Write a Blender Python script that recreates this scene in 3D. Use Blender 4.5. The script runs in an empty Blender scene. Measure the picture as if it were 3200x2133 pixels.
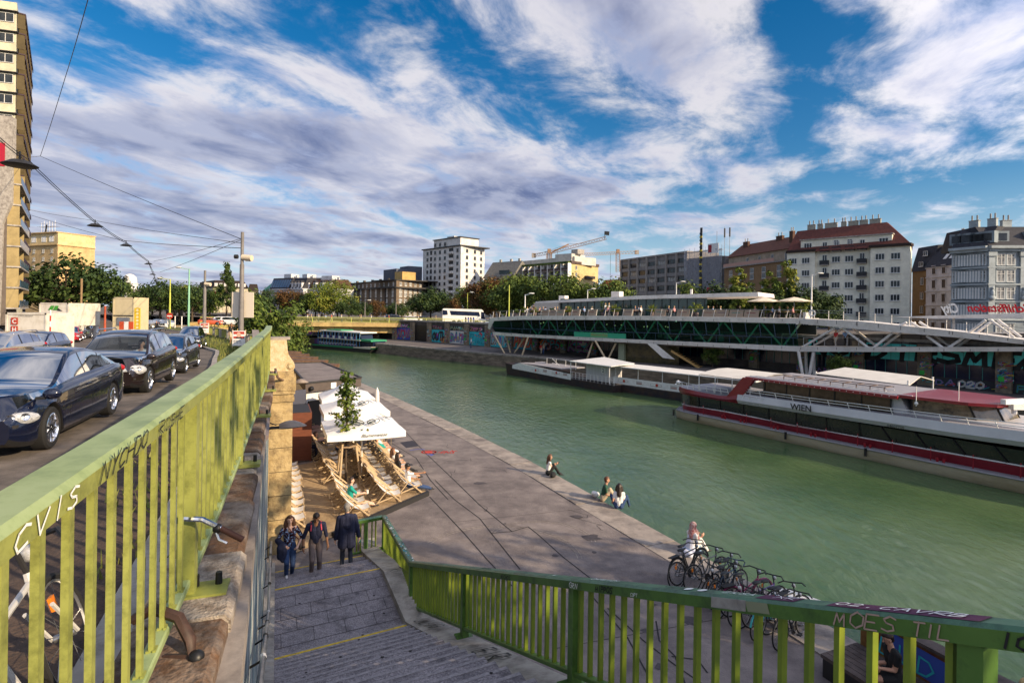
import bpy,bmesh,math,random
from math import sin,cos,pi,hypot,atan2,sqrt,radians
from mathutils import Vector as V,Matrix,Euler
random.seed(7)
sc=bpy.context.scene
COL=sc.collection
R=random.random
U=random.uniform
# ---------------------------------------------------------------- survey of the place (camera at the origin, metres)
F,TH,CY=1750.,.0145,972.
ct,st=cos(TH),sin(TH)
def ray(px,py):
    a=(px-1600)/F;b=-(py-CY)/F
    return V((a*ct-b*st,1.,a*st+b*ct))
def G(px,py,z):
    r=ray(px,py);return r*(z/r.z)
def D(px,py,Y):return ray(px,py)*Y
class Plane: # a vertical survey plane through A and B
    def __init__(s,A,B):
        s.o=V((A[0],A[1],0));d=V((B[0]-A[0],B[1]-A[1],0));s.L=d.length;s.d=d.normalized();s.n=V((-s.d.y,s.d.x,0))
    def sv(s,px,py,off=0.):
        r=ray(px,py);q=s.o+s.n*off;k=q.dot(s.n)/(r.x*s.n.x+r.y*s.n.y);p=r*k;return (V((p.x,p.y,0))-q).dot(s.d),p.z
    def at(s,a,off,z):return s.o+s.d*a+s.n*off+V((0,0,z))
QZ,WZ,FQ=-7.2,-8.5,-6.6 # near quay, water, far quay
def lerp(a,b,t):return a+(b-a)*t
def interp(tab,x):
    if x <= tab[0][0]:return tab[0][1]
    for (x0,y0),(x1,y1) in zip(tab,tab[1:]):
        if x <= x1:return y0+(y1-y0)*(x-x0)/(x1-x0)
    return tab[-1][1]
ROADT=[(0,2.2),(10,2.25),(18,2.5),(50,3.5),(110,4.2),(400,4.2)]
def road_z(y):return -interp(ROADT,y)
# ---------------------------------------------------------------- materials
MATS={}
def mat(name,col,rough=.6,metal=0.,col2=None,scale=6.,amt=.5,bump=0.,bscale=None,spec=.5,alpha=1.,trans=0.,emit=None,detail=6.,stretch=None,coat=0.,rmp=(.35,.65),ior=1.45,dirt=None,dscale=1.2):
    if name in MATS:return MATS[name]
    m=bpy.data.materials.new(name);m.use_nodes=True
    nt=m.node_tree;N=nt.nodes;L=nt.links
    p=N['Principled BSDF']
    c4=tuple(col)+(1,)
    p.inputs['Base Color'].default_value=c4;p.inputs['Roughness'].default_value=rough;p.inputs['Metallic'].default_value=metal
    p.inputs['Specular IOR Level'].default_value=spec;p.inputs['Alpha'].default_value=alpha;p.inputs['Transmission Weight'].default_value=trans
    p.inputs['IOR'].default_value=ior;p.inputs['Coat Weight'].default_value=coat;p.inputs['Coat Roughness'].default_value=.03
    m.diffuse_color=c4
    if emit:p.inputs['Emission Color'].default_value=c4;p.inputs['Emission Strength'].default_value=emit
    src=None
    def coords():
        tc=N.new('ShaderNodeTexCoord');o=tc.outputs['Object']
        if stretch:
            mp=N.new('ShaderNodeMapping');mp.inputs['Scale'].default_value=stretch;L.new(o,mp.inputs['Vector']);o=mp.outputs[0]
        return o
    cur=None
    if col2 is not None:
        n=N.new('ShaderNodeTexNoise');n.inputs['Scale'].default_value=scale;n.inputs['Detail'].default_value=detail;n.inputs['Roughness'].default_value=.65
        L.new(coords(),n.inputs['Vector'])
        r=N.new('ShaderNodeValToRGB');r.color_ramp.elements[0].position=rmp[0];r.color_ramp.elements[1].position=rmp[1]
        r.color_ramp.elements[0].color=c4;r.color_ramp.elements[1].color=tuple(col2)+(1,)
        L.new(n.outputs['Fac'],r.inputs['Fac']);cur=r.outputs['Color'];src=n.outputs['Fac']
    if dirt is not None:
        n=N.new('ShaderNodeTexNoise');n.inputs['Scale'].default_value=dscale;n.inputs['Detail'].default_value=8;n.inputs['Roughness'].default_value=.75
        L.new(coords(),n.inputs['Vector'])
        r=N.new('ShaderNodeValToRGB');r.color_ramp.elements[0].position=.46;r.color_ramp.elements[1].position=.72
        r.color_ramp.elements[0].color=(0,0,0,1);r.color_ramp.elements[1].color=(1,1,1,1);L.new(n.outputs['Fac'],r.inputs['Fac'])
        mx=N.new('ShaderNodeMix');mx.data_type='RGBA';mx.inputs[6].default_value=c4;mx.inputs[7].default_value=tuple(dirt)+(1,)
        if cur:L.new(cur,mx.inputs[6])
        L.new(r.outputs['Color'],mx.inputs[0]);cur=mx.outputs[2]
        if src is None:src=n.outputs['Fac']
    if cur:L.new(cur,p.inputs['Base Color'])
    if bump:
        n=N.new('ShaderNodeTexNoise');n.inputs['Scale'].default_value=bscale or scale*3;n.inputs['Detail'].default_value=5
        L.new(coords(),n.inputs['Vector'])
        b=N.new('ShaderNodeBump');b.inputs['Strength'].default_value=bump;b.inputs['Distance'].default_value=.02
        L.new(n.outputs['Fac'],b.inputs['Height']);L.new(b.outputs[0],p.inputs['Normal'])
    MATS[name]=m
    return m
def glassy(name,col,alpha): # see-through pane: tinted transparent + sharp reflection by fresnel
    if name in MATS:return MATS[name]
    m=bpy.data.materials.new(name);m.use_nodes=True;nt=m.node_tree;N=nt.nodes;L=nt.links
    for n in list(N):N.remove(n)
    o=N.new('ShaderNodeOutputMaterial');t=N.new('ShaderNodeBsdfTransparent');g=N.new('ShaderNodeBsdfGlossy');f=N.new('ShaderNodeFresnel');mx=N.new('ShaderNodeMixShader')
    d=N.new('ShaderNodeBsdfDiffuse');d.inputs[0].default_value=tuple(c*.25 for c in col)+(1,);mx2=N.new('ShaderNodeMixShader');mx2.inputs[0].default_value=alpha
    t.inputs[0].default_value=tuple(col)+(1,);g.inputs['Roughness'].default_value=.02;f.inputs[0].default_value=1.2
    L.new(t.outputs[0],mx2.inputs[1]);L.new(d.outputs[0],mx2.inputs[2])
    L.new(f.outputs[0],mx.inputs[0]);L.new(mx2.outputs[0],mx.inputs[1]);L.new(g.outputs[0],mx.inputs[2]);L.new(mx.outputs[0],o.inputs[0])
    MATS[name]=m;return m
def flat(name,col,rough=.7,**k):return mat(name,col,rough,**k)
# ---------------------------------------------------------------- mesh builder
BASE={}
class MB:
    def __init__(s):s.v=[];s.f=[];s.m=[];s.mats=[]
    def mi(s,m):
        if m is None:m=MATS['grey_paint']
        if m not in s.mats:s.mats.append(m)
        return s.mats.index(m)
    def poly(s,pts,m=None):
        i=len(s.v);s.v+=[V(p) for p in pts];s.f.append(tuple(range(i,i+len(pts))));s.m.append(s.mi(m));return s
    def mesh(s,vs,fs,m):
        i=len(s.v);s.v+=[V(p) for p in vs];k=s.mi(m)
        for f in fs:s.f.append(tuple(i+j for j in f));s.m.append(k)
        return s
    def ob(s,o,ex,ey,ez,m): # box from a corner and three edge vectors
        o=V(o);ex=V(ex);ey=V(ey);ez=V(ez)
        vs=[o,o+ex,o+ex+ey,o+ey,o+ez,o+ex+ez,o+ex+ey+ez,o+ey+ez]
        fs=[(0,3,2,1),(4,5,6,7),(0,1,5,4),(1,2,6,5),(2,3,7,6),(3,0,4,7)]
        if ex.cross(ey).dot(ez)<0:fs=[f[::-1] for f in fs]
        return s.mesh(vs,fs,m)
    def box(s,c,d,m,rz=0.,rot=None):
        M=rot if rot is not None else Matrix.Rotation(rz,3,'Z');ex=M@V((d[0],0,0));ey=M@V((0,d[1],0));ez=M@V((0,0,d[2]))
        return s.ob(V(c)-(ex+ey+ez)/2,ex,ey,ez,m)
    def beam(s,a,b,w,h,m,up=(0,0,1)): # rectangular bar from a to b
        a=V(a);b=V(b);d=(b-a);up=V(up);x=d.cross(up)
        if x.length<1e-6:x=d.cross(V((1,0,0)))
        x.normalize();z=x.cross(d).normalized()
        return s.ob(a-x*w/2-z*h/2,d,x*w,z*h,m)
    def tube(s,pts,r,m,n=6,caps=True):
        pts=[V(p) for p in pts];k=len(pts);rr=r if isinstance(r,(list,tuple)) else [r]*k;vs=[];fs=[];x=None
        for i,p in enumerate(pts):
            d=(pts[min(i+1,k-1)]-pts[max(i-1,0)])
            if d.length<1e-9:d=V((0,0,1))
            d.normalize()
            if x is None:x=d.cross(V((0,0,1)) if abs(d.z)<.9 else V((1,0,0)))
            x=x-d*x.dot(d)
            if x.length<1e-6:x=d.cross(V((0.3,1,.2)))
            x.normalize();y=d.cross(x)
            for j in range(n):
                a=2*pi*j/n;vs.append(p+(x*cos(a)+y*sin(a))*rr[i])
        for i in range(k-1):
            for j in range(n):
                a=i*n+j;b=i*n+(j+1) % n;fs.append((a,b,b+n,a+n))
        if caps:fs.append(tuple(range(n))[::-1]);fs.append(tuple((k-1)*n+j for j in range(n)))
        return s.mesh(vs,fs,m)
    def ball(s,c,r,m,nu=10,nv=6,rot=None):
        r=r if isinstance(r,(tuple,list)) else (r,r,r);c=V(c);vs=[];fs=[]
        for i in range(nv+1):
            t=pi*i/nv
            for j in range(nu):
                p=2*pi*j/nu;q=V((r[0]*sin(t)*cos(p),r[1]*sin(t)*sin(p),r[2]*cos(t)))
                vs.append(c+(rot@q if rot is not None else q))
        for i in range(nv):
            for j in range(nu):
                a=i*nu+j;b=i*nu+(j+1) % nu;fs.append((a,a+nu,b+nu,b))
        return s.mesh(vs,fs,m)
    def lathe(s,prof,c,ax,m,n=20,x=None): # prof: (radius, along axis)
        c=V(c);ax=V(ax).normalized();x=V(x) if x else ax.cross(V((0,0,1)) if abs(ax.z)<.9 else V((1,0,0)));x.normalize();y=ax.cross(x);vs=[];fs=[]
        for r,h in prof:
            for j in range(n):a=2*pi*j/n;vs.append(c+ax*h+(x*cos(a)+y*sin(a))*r)
        for i in range(len(prof)-1):
            for j in range(n):a=i*n+j;b=i*n+(j+1) % n;fs.append((a,b,b+n,a+n))
        return s.mesh(vs,fs,m)
    def prism(s,poly,ext,m,mside=None): # polygon extruded by a vector
        poly=[V(p) for p in poly];ext=V(ext);n=len(poly)
        nr=V((0,0,0))
        for i in range(n):nr+=poly[i].cross(poly[(i+1) % n])
        if nr.dot(ext)>0:poly=poly[::-1]
        i=len(s.v);s.v+=poly+[p+ext for p in poly];k=s.mi(m);k2=s.mi(mside) if mside else k
        s.f.append(tuple(range(i,i+n)));s.m.append(k);s.f.append(tuple(i+n+j for j in range(n))[::-1]);s.m.append(k)
        for j in range(n):s.f.append((i+j,i+n+j,i+n+(j+1) % n,i+(j+1) % n));s.m.append(k2)
        return s
    def ribbon(s,pts,w,nrm,m): # flat band lying on a surface with normal nrm
        pts=[V(p) for p in pts];nrm=V(nrm).normalized()
        for a,b in zip(pts,pts[1:]):
            d=(b-a)
            if d.length<1e-7:continue
            x=d.cross(nrm).normalized()*w/2;e=d.normalized()*w*.35
            s.poly([a-e-x,b+e-x,b+e+x,a-e+x],m)
        return s
    def grid(s,rows,m,close=False):
        n=len(rows[0]);vs=[p for r in rows for p in r];fs=[]
        for i in range(len(rows)-1):
            for j in range(n if close else n-1):
                a=i*n+j;b=i*n+(j+1) % n;fs.append((a,b,b+n,a+n))
        return s.mesh(vs,fs,m)
    def build(s,name,parent=None,smooth=None,label=None,cat=None,group=None,kind=None,origin=None):
        if not s.v:return None
        if parent is not None:o=BASE.get(parent.name,V((0,0,0)))
        elif origin is not None:o=V(origin)
        elif kind:o=V((0,0,0))
        else:
            n=len(s.v);xs=[v.x for v in s.v];ys=[v.y for v in s.v];zs=[v.z for v in s.v]
            o=V(((min(xs)+max(xs))/2,(min(ys)+max(ys))/2,min(zs)))
        me=bpy.data.meshes.new(name);me.from_pydata([v-o for v in s.v],[],s.f)
        for m in s.mats:me.materials.append(m)
        me.polygons.foreach_set('material_index',s.m);me.update()
        if smooth is not None:
            bm=bmesh.new();bm.from_mesh(me);bmesh.ops.remove_doubles(bm,verts=bm.verts,dist=.0004);bm.to_mesh(me);bm.free()
            me.polygons.foreach_set('use_smooth',[True]*len(me.polygons));me.set_sharp_from_angle(angle=radians(smooth))
        ob=bpy.data.objects.new(name,me);COL.objects.link(ob)
        if parent is not None:ob.parent=parent;BASE[ob.name]=o
        else:ob.location=o;BASE[ob.name]=o
        tag(ob,label,cat,group,kind);return ob
def tag(o,label=None,cat=None,group=None,kind=None):
    if label:o['label']=label
    if cat:o['category']=cat
    if group:o['group']=group
    if kind:o['kind']=kind
    return o
def thing(name,loc,label,cat,group=None,rz=0.):
    o=bpy.data.objects.new(name,None);COL.objects.link(o);o.location=loc;o.rotation_euler=(0,0,rz);o.empty_display_size=.3
    BASE[o.name]=V(loc);return tag(o,label,cat,group)
def proto(name,label=None,cat=None,group=None):
    return thing(name,(0,0,0),label,cat,group)
KIDS={}
def dup(root,loc,rz=0.,label=None,group=None,scale=None,rot=None):
    if root.name not in KIDS:KIDS[root.name]=[(c,[d for d in c.children]) for c in root.children]
    r=root.copy();COL.objects.link(r);r.location=loc;r.rotation_euler=rot if rot else (0,0,rz)
    if scale:r.scale=(scale,)*3 if not isinstance(scale,(tuple,list)) else scale
    if label:r['label']=label
    if group:r['group']=group
    for ch,gs in KIDS[root.name]:
        c=ch.copy();COL.objects.link(c);c.parent=r
        for g in gs:
            d=g.copy();COL.objects.link(d);d.parent=c
    return r
class Placer: # the first call moves the prototype itself, later calls copy it
    def __init__(s,root):s.r=root;s.first=True
    def __call__(s,loc,rz=0.,label=None,group=None,scale=None,rot=None):
        if not s.first:return dup(s.r,loc,rz,label,group,scale,rot)
        s.first=False;r=s.r;KIDS[r.name]=[(c,list(c.children)) for c in r.children]
        r.location=loc;r.rotation_euler=rot if rot else (0,0,rz)
        if scale:r.scale=(scale,)*3 if not isinstance(scale,(tuple,list)) else scale
        if label:r['label']=label
        if group:r['group']=group
        return r
placer=Placer
# ---------------------------------------------------------------- lettering
def text_mb(mb,s,o,ex,ez,h,m,off=.004,bold=0.,align='l',shear=0.): # set in type, on the plane of ex, ez
    cu=bpy.data.curves.new('t','FONT');cu.body=s;cu.size=1.;cu.offset=bold;cu.shear=shear;cu.resolution_u=3
    ob=bpy.data.objects.new('t',cu);COL.objects.link(ob);dg=bpy.context.evaluated_depsgraph_get();me=bpy.data.meshes.new_from_object(ob.evaluated_get(dg))
    ex=V(ex).normalized();ez=V(ez).normalized();n=ex.cross(ez);k=h/.72
    xs=[v.co.x for v in me.vertices] or [0];w=(max(xs)-min(xs))*k;x0=min(xs)*k
    sh={'l':0,'c':-w/2,'r':-w}[align]
    vs=[V(o)+ex*(v.co.x*k-x0+sh)+ez*v.co.y*k+n*off for v in me.vertices]
    mb.mesh(vs,[tuple(p.vertices) for p in me.polygons],m)
    bpy.data.objects.remove(ob);bpy.data.curves.remove(cu);bpy.data.meshes.remove(me);return w
GL={'A':'0,0 .5,1 1,0|.2,.4 .8,.4','B':'0,0 0,1 .7,.9 .7,.6 0,.5 .9,.35 .8,.05 0,0','C':'1,.85 .6,1 .15,.75 0,.35 .3,0 .95,.15','D':'0,0 0,1 .6,.95 1,.5 .6,.05 0,0','E':'.9,1 0,1 0,0 .95,0|0,.5 .7,.5','F':'0,0 0,1 .9,1|0,.55 .7,.55','G':'.95,.85 .5,1 .05,.7 .05,.3 .5,0 .95,.2 .95,.5 .55,.5','H':'0,0 0,1|1,0 1,1|0,.5 1,.5','I':'.5,0 .5,1','J':'.8,1 .8,.2 .4,0 0,.25','K':'0,0 0,1|1,1 0,.45 1,0','L':'0,1 0,0 .9,0','M':'0,0 .15,1 .5,.3 .85,1 1,0','N':'0,0 .1,1 .9,0 1,1','O':'.5,1 .05,.75 .05,.25 .5,0 .95,.25 .95,.75 .5,1','P':'0,0 0,1 .8,.95 .85,.6 0,.45','R':'0,0 0,1 .8,.95 .85,.6 0,.45 .95,0','S':'.95,.85 .5,1 .1,.8 .3,.55 .8,.45 .9,.15 .5,0 .05,.15','T':'0,1 1,1|.5,1 .5,0','U':'0,1 .05,.2 .5,0 .95,.2 1,1','V':'0,1 .5,0 1,1','W':'0,1 .25,0 .5,.7 .75,0 1,1','X':'0,0 1,1|0,1 1,0','Y':'0,1 .5,.5 1,1|.5,.5 .4,0','Z':'0,1 1,1 0,0 1,0','0':'.5,1 .05,.75 .05,.25 .5,0 .95,.25 .95,.75 .5,1','2':'.05,.75 .5,1 .9,.7 0,0 1,0','9':'.9,.6 .5,.4 .1,.7 .5,1 .9,.7 .7,0','1':'.3,.8 .6,1 .6,0','.':'.4,0 .5,.08','*':'.2,.2 .8,.8|.2,.8 .8,.2|.5,.1 .5,.9','-':'.1,.5 .9,.5','&':'1,0 .2,.8 .5,1 .7,.8 0,.3 .4,0 1,.4','!':'.5,1 .5,.3|.5,.05 .5,.1'}
def scrawl(mb,s,o,ex,ez,h,m,w=None,off=.004,wob=.05,slant=.15,asp=.7,seed=1): # hand-painted tag
    rn=random.Random(seed);ex=V(ex).normalized();ez=V(ez).normalized();n=ex.cross(ez);x=0.;w=w or h*.12
    for ch in s:
        if ch==' ':x+=h*asp*.7;continue
        k=h*U(.85,1.1) if wob else h;dy=rn.uniform(-wob,wob)*h
        for strk in GL.get(ch,'0,0 1,1').split('|'):
            pts=[tuple(float(q) for q in p.split(',')) for p in strk.split()]
            p3=[V(o)+ex*(x+(a*asp+b*slant)*k+rn.uniform(-wob,wob)*h*.5)+ez*(b*k+dy+rn.uniform(-wob,wob)*h*.5)+n*off for a,b in pts]
            mb.ribbon(p3,w,n,m)
        x+=h*asp*1.25
    return x
# ---------------------------------------------------------------- palette
grey_paint=flat('grey_paint',(.3,.3,.31),.5)
asphalt=mat('asphalt',(.09,.074,.063),.85,col2=(.18,.15,.128),scale=2.2,bump=.5,bscale=60,dirt=(.03,.028,.03),dscale=.5)
quaymat=mat('quay_asphalt',(.135,.114,.112),.85,col2=(.25,.213,.20),scale=1.1,bump=1.,bscale=38,dirt=(.09,.076,.078),dscale=.6,detail=12)
patchm=mat('asphalt_patch',(.065,.058,.062),.9,col2=(.11,.10,.10),scale=5,bump=1.,bscale=50);stainm=mat('stain',(.045,.038,.042),.8,col2=(.08,.07,.075),scale=8)
crackmat=flat('crack',(.02,.018,.02),.9)
concrete=mat('concrete',(.30,.275,.25),.85,col2=(.42,.39,.35),scale=2.5,bump=.5,dirt=(.12,.10,.09),dscale=2.)
copstone=mat('coping_stone',(.24,.21,.19),.85,col2=(.36,.31,.27),scale=1.4,bump=.5,dirt=(.09,.075,.07),dscale=1.2)
granite=mat('granite',(.15,.138,.155),.75,col2=(.32,.295,.32),scale=38,bump=.35,bscale=80,dirt=(.05,.045,.055),dscale=2.2,rmp=(.4,.6))
oldstone=mat('weathered_stone',(.34,.24,.11),.85,col2=(.50,.38,.20),scale=3.,bump=.9,bscale=14,dirt=(.07,.045,.03),dscale=2.6)
palestone=mat('pale_stone',(.62,.52,.34),.85,col2=(.45,.34,.17),scale=7,bump=.8,bscale=22)
kerbstone=mat('kerb_stone',(.045,.028,.02),.8,col2=(.13,.065,.03),scale=4.,bump=.9,bscale=30,dirt=(.34,.28,.23),dscale=1.4)
kerbpale=mat('kerb_pale',(.38,.33,.28),.85,col2=(.16,.12,.09),scale=9.,bump=1.,bscale=40)
sand=mat('sand',(.30,.21,.12),.95,col2=(.40,.29,.17),scale=3,bump=.9,bscale=16,dirt=(.2,.13,.07),dscale=4)
soil=mat('soil',(.045,.03,.025),.95,col2=(.09,.06,.045),scale=7,bump=1.,bscale=25)
grassm=mat('grass_verge',(.045,.07,.012),.95,col2=(.13,.14,.03),scale=5,bump=1.,bscale=40,dirt=(.10,.07,.03),dscale=2.)
black=flat('black',(.008,.008,.009),.45)
dark=flat('dark',(.02,.019,.02),.6)
rubber=flat('rubber',(.012,.012,.013),.8)
white=mat('white_paint',(.78,.77,.75),.45,col2=(.66,.64,.61),scale=3)
chrome=flat('chrome',(.75,.75,.76),.15,metal=1.)
steel=mat('steel',(.42,.42,.43),.35,metal=.8,col2=(.3,.3,.31),scale=6)
yellowline=mat('yellow_line',(.75,.52,.02),.7,col2=(.35,.25,.06),scale=14)
sun_el,sun_az=radians(23),atan2(.87,-.49)
# ---------------------------------------------------------------- sky, sun, camera
w=bpy.data.worlds.new('World');sc.world=w;w.use_nodes=True
N=w.node_tree.nodes;L=w.node_tree.links
bg=N['Background'];bg.inputs[1].default_value=.088
sky=N.new('ShaderNodeTexSky');sky.sky_type='NISHITA';sky.sun_disc=False;sky.sun_elevation=sun_el;sky.sun_rotation=sun_az;sky.air_density=1.;sky.dust_density=.6;sky.ozone_density=2.5
def nd(t,**k):
    n=N.new(t)
    for a,v in k.items():setattr(n,a,v)
    return n
def mth(op,a,b=None,c=None,clamp=False):
    n=nd('ShaderNodeMath',operation=op,use_clamp=clamp)
    for i,x in enumerate((a,b,c)):
        if x is None:continue
        if isinstance(x,(int,float)):n.inputs[i].default_value=x
        else:L.new(x,n.inputs[i])
    return n.outputs[0]
def mixc(f,a,b):
    n=nd('ShaderNodeMix',data_type='RGBA')
    for i,x in ((0,f),(6,a),(7,b)):
        if isinstance(x,(int,float)):n.inputs[i].default_value=x
        elif isinstance(x,tuple):n.inputs[i].default_value=x+(1,)
        else:L.new(x,n.inputs[i])
    return n.outputs[2]
def sstep(x,lo,hi):
    n=nd('ShaderNodeMapRange',interpolation_type='SMOOTHSTEP');L.new(x,n.inputs[0]);n.inputs[1].default_value=lo;n.inputs[2].default_value=hi;return n.outputs[0]
tc=nd('ShaderNodeTexCoord');sep=nd('ShaderNodeSeparateXYZ');L.new(tc.outputs['Generated'],sep.inputs[0])
zz=mth('ADD',mth('MAXIMUM',sep.outputs[2],0.),.13)
uu=mth('DIVIDE',sep.outputs[0],zz);vv=mth('DIVIDE',sep.outputs[1],zz)
def vec(ang,sx,sy,ox=0.,oy=0.):
    c,s_=cos(ang),sin(ang)
    a=mth('ADD',mth('MULTIPLY',uu,c*sx),mth('MULTIPLY_ADD',vv,s_*sx,ox));b=mth('ADD',mth('MULTIPLY',uu,-s_*sy),mth('MULTIPLY_ADD',vv,c*sy,oy))
    n=nd('ShaderNodeCombineXYZ');L.new(a,n.inputs[0]);L.new(b,n.inputs[1]);return n.outputs[0]
def noise(v,scale,det,rough,dist=0.):
    n=nd('ShaderNodeTexNoise');n.inputs['Scale'].default_value=scale;n.inputs['Detail'].default_value=det;n.inputs['Roughness'].default_value=rough;n.inputs['Distortion'].default_value=dist;L.new(v,n.inputs['Vector']);return n.outputs['Fac']
CA=radians(58) # the bands run away from us and to the right
def blob(cx,cy,sx,sy,ang,amp): # a cloud bank or a clearing lying at a place of the cloud layer
    c,s_=cos(ang),sin(ang)
    du=mth('SUBTRACT',uu,cx);dv=mth('SUBTRACT',vv,cy)
    a=mth('ADD',mth('MULTIPLY',du,c/sx),mth('MULTIPLY',dv,s_/sx));b=mth('ADD',mth('MULTIPLY',du,-s_/sy),mth('MULTIPLY',dv,c/sy))
    q=mth('ADD',mth('MULTIPLY',a,a),mth('MULTIPLY',b,b))
    return mth('MULTIPLY',mth('POWER',2.718,mth('MULTIPLY',q,-1.)),amp)
def at_px(px,py):
    d=ray(px,py).normalized();z=max(d.z,0)+.13;return d.x/z,d.y/z
big=noise(vec(CA,.55,1.5,3.1,.7),.55,3,.5)
puff=noise(vec(CA,.85,1.1,1.3,4.2),2.7,10,.63,.3)
puff2=noise(vec(CA,.85,1.1,1.3+.13,4.2-.13),2.7,5,.52,.3)
streak=noise(vec(CA+.25,.35,2.6,7.,2.),1.5,7,.6,.5)
dens=mth('ADD',mth('MULTIPLY',big,.55),mth('ADD',mth('MULTIPLY',puff,.72),mth('MULTIPLY',streak,.13)))
bias=None
SKYB=[(150,520,.55,.5,0,.10),(620,400,.45,.36,.4,.19),(380,230,.35,.3,0,-.06),(1560,600,.9,.55,.5,.16),(2350,420,.9,.3,1.1,.14),(2950,330,.8,.25,1.0,.12),(3000,160,.5,.2,1.0,.10),(1050,90,.35,.28,0,-.13),(1700,330,.3,.35,0,-.12),(1400,470,.35,.3,0,-.08),(2500,330,.5,.07,1.05,-.14),(2900,620,1.5,.6,.3,-.13),(2700,130,.4,.12,1.05,-.08),(350,120,.3,.3,0,-.06),(1900,60,.35,.25,.5,.10),(1000,800,1.6,2.,0,.14),(450,720,1.2,.8,.2,.12)]
for px,py,sx,sy,a,amp in SKYB:
    u0,v0=at_px(px,py);b=blob(u0,v0,sx,sy,a,amp);bias=b if bias is None else mth('ADD',bias,b)
dens=mth('ADD',dens,bias)
mask=sstep(dens,.60,.84)
thick=sstep(dens,.72,.95)
relief=sstep(mth('SUBTRACT',puff,puff2),-.16,.13)
satn=nd('ShaderNodeHueSaturation');satn.inputs['Saturation'].default_value=1.45;satn.inputs['Value'].default_value=1.0;satn.inputs['Hue'].default_value=.5;L.new(sky.outputs[0],satn.inputs['Color'])
lit=mixc(thick,(8.2,7.7,7.6),(4.2,4.4,5.6));shd=mixc(thick,(4.2,4.6,6.2),(1.25,1.55,2.9))
low_=sstep(sep.outputs[2],.34,.06);ccol=mixc(mth('MULTIPLY',relief,mth('MULTIPLY_ADD',low_,-.45,1.)),shd,lit)
hz=sstep(sep.outputs[2],.22,-.02)
skyc=mixc(mth('MULTIPLY',hz,.8),satn.outputs[0],(4.3,5.6,7.2))
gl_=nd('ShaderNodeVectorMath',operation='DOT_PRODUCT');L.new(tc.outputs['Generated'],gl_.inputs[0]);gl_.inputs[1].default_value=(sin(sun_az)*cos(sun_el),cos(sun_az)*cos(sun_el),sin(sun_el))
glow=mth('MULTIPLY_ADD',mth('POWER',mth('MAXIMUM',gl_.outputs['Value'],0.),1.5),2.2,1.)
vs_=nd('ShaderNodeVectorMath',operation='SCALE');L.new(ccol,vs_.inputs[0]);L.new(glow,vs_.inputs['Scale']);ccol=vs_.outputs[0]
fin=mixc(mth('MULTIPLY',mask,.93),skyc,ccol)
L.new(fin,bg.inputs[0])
sl=bpy.data.lights.new('sun','SUN');sl.energy=5.;sl.angle=radians(.5);sl.color=(1.,.78,.50)
so=bpy.data.objects.new('sun',sl);COL.objects.link(so);sd=V((sin(sun_az)*cos(sun_el),cos(sun_az)*cos(sun_el),sin(sun_el)))
so.rotation_euler=sd.to_track_quat('Z','Y').to_euler();so.location=(30,-30,40)
cam=bpy.data.cameras.new('camera');co=bpy.data.objects.new('camera',cam);COL.objects.link(co);sc.camera=co
cam.sensor_width=36;cam.lens=36*F/3200;cam.shift_y=(CY-1066.5)/3200;cam.clip_start=.05;cam.clip_end=5000
co.matrix_world=Matrix(((ct,st,0,0),(0,0,-1,0),(-st,ct,0,0),(0,0,0,1))) if False else Matrix.Identity(4)
co.rotation_euler=Euler((pi/2,0,0));co.rotation_euler=(Matrix.Rotation(-TH,3,'Y') @ Matrix.Rotation(pi/2,3,'X')).to_euler()
sc.view_settings.view_transform='Standard';sc.view_settings.look='None';sc.view_settings.exposure=.5;sc.view_settings.gamma=1
sc.cycles.max_bounces=6;sc.cycles.transparent_max_bounces=12;sc.cycles.caustics_reflective=False;sc.cycles.caustics_refractive=False;sc.cycles.use_denoising=True
# ---------------------------------------------------------------- water
wm=mat('canal_water',(.036,.080,.032),.06,col2=(.082,.135,.056),scale=.12,spec=.5,ior=1.33)
nt=wm.node_tree;n1=nt.nodes.new('ShaderNodeTexNoise');n1.inputs['Scale'].default_value=2.6;n1.inputs['Detail'].default_value=7;n1.inputs['Roughness'].default_value=.6;n1.inputs['Distortion'].default_value=.6
n2=nt.nodes.new('ShaderNodeTexNoise');n2.inputs['Scale'].default_value=.22;n2.inputs['Detail'].default_value=3;n2.inputs['Distortion'].default_value=1.2
tcw=nt.nodes.new('ShaderNodeTexCoord');mpw=nt.nodes.new('ShaderNodeMapping');mpw.inputs['Rotation'].default_value=(0,0,radians(32));mpw.inputs['Scale'].default_value=(1.,.42,1.)
nt.links.new(tcw.outputs['Object'],mpw.inputs[0]);nt.links.new(mpw.outputs[0],n1.inputs['Vector']);nt.links.new(mpw.outputs[0],n2.inputs['Vector'])
ma=nt.nodes.new('ShaderNodeMath');ma.operation='MULTIPLY_ADD';ma.inputs[1].default_value=.9;nt.links.new(n2.outputs['Fac'],ma.inputs[0]);nt.links.new(n1.outputs['Fac'],ma.inputs[2])
bw=nt.nodes.new('ShaderNodeBump');bw.inputs['Strength'].default_value=.62;bw.inputs['Distance'].default_value=.07;nt.links.new(ma.outputs[0],bw.inputs['Height']);nt.links.new(bw.outputs[0],nt.nodes['Principled BSDF'].inputs['Normal'])
MB().poly([(-400,-300,WZ),(400,-300,WZ),(400,500,WZ),(-400,500,WZ)],wm).build('water',kind='structure')
MB().poly([(-4500,-4500,-11),(4500,-4500,-11),(4500,4500,-11),(-4500,4500,-11)],soil).build('ground',kind='structure')
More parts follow.
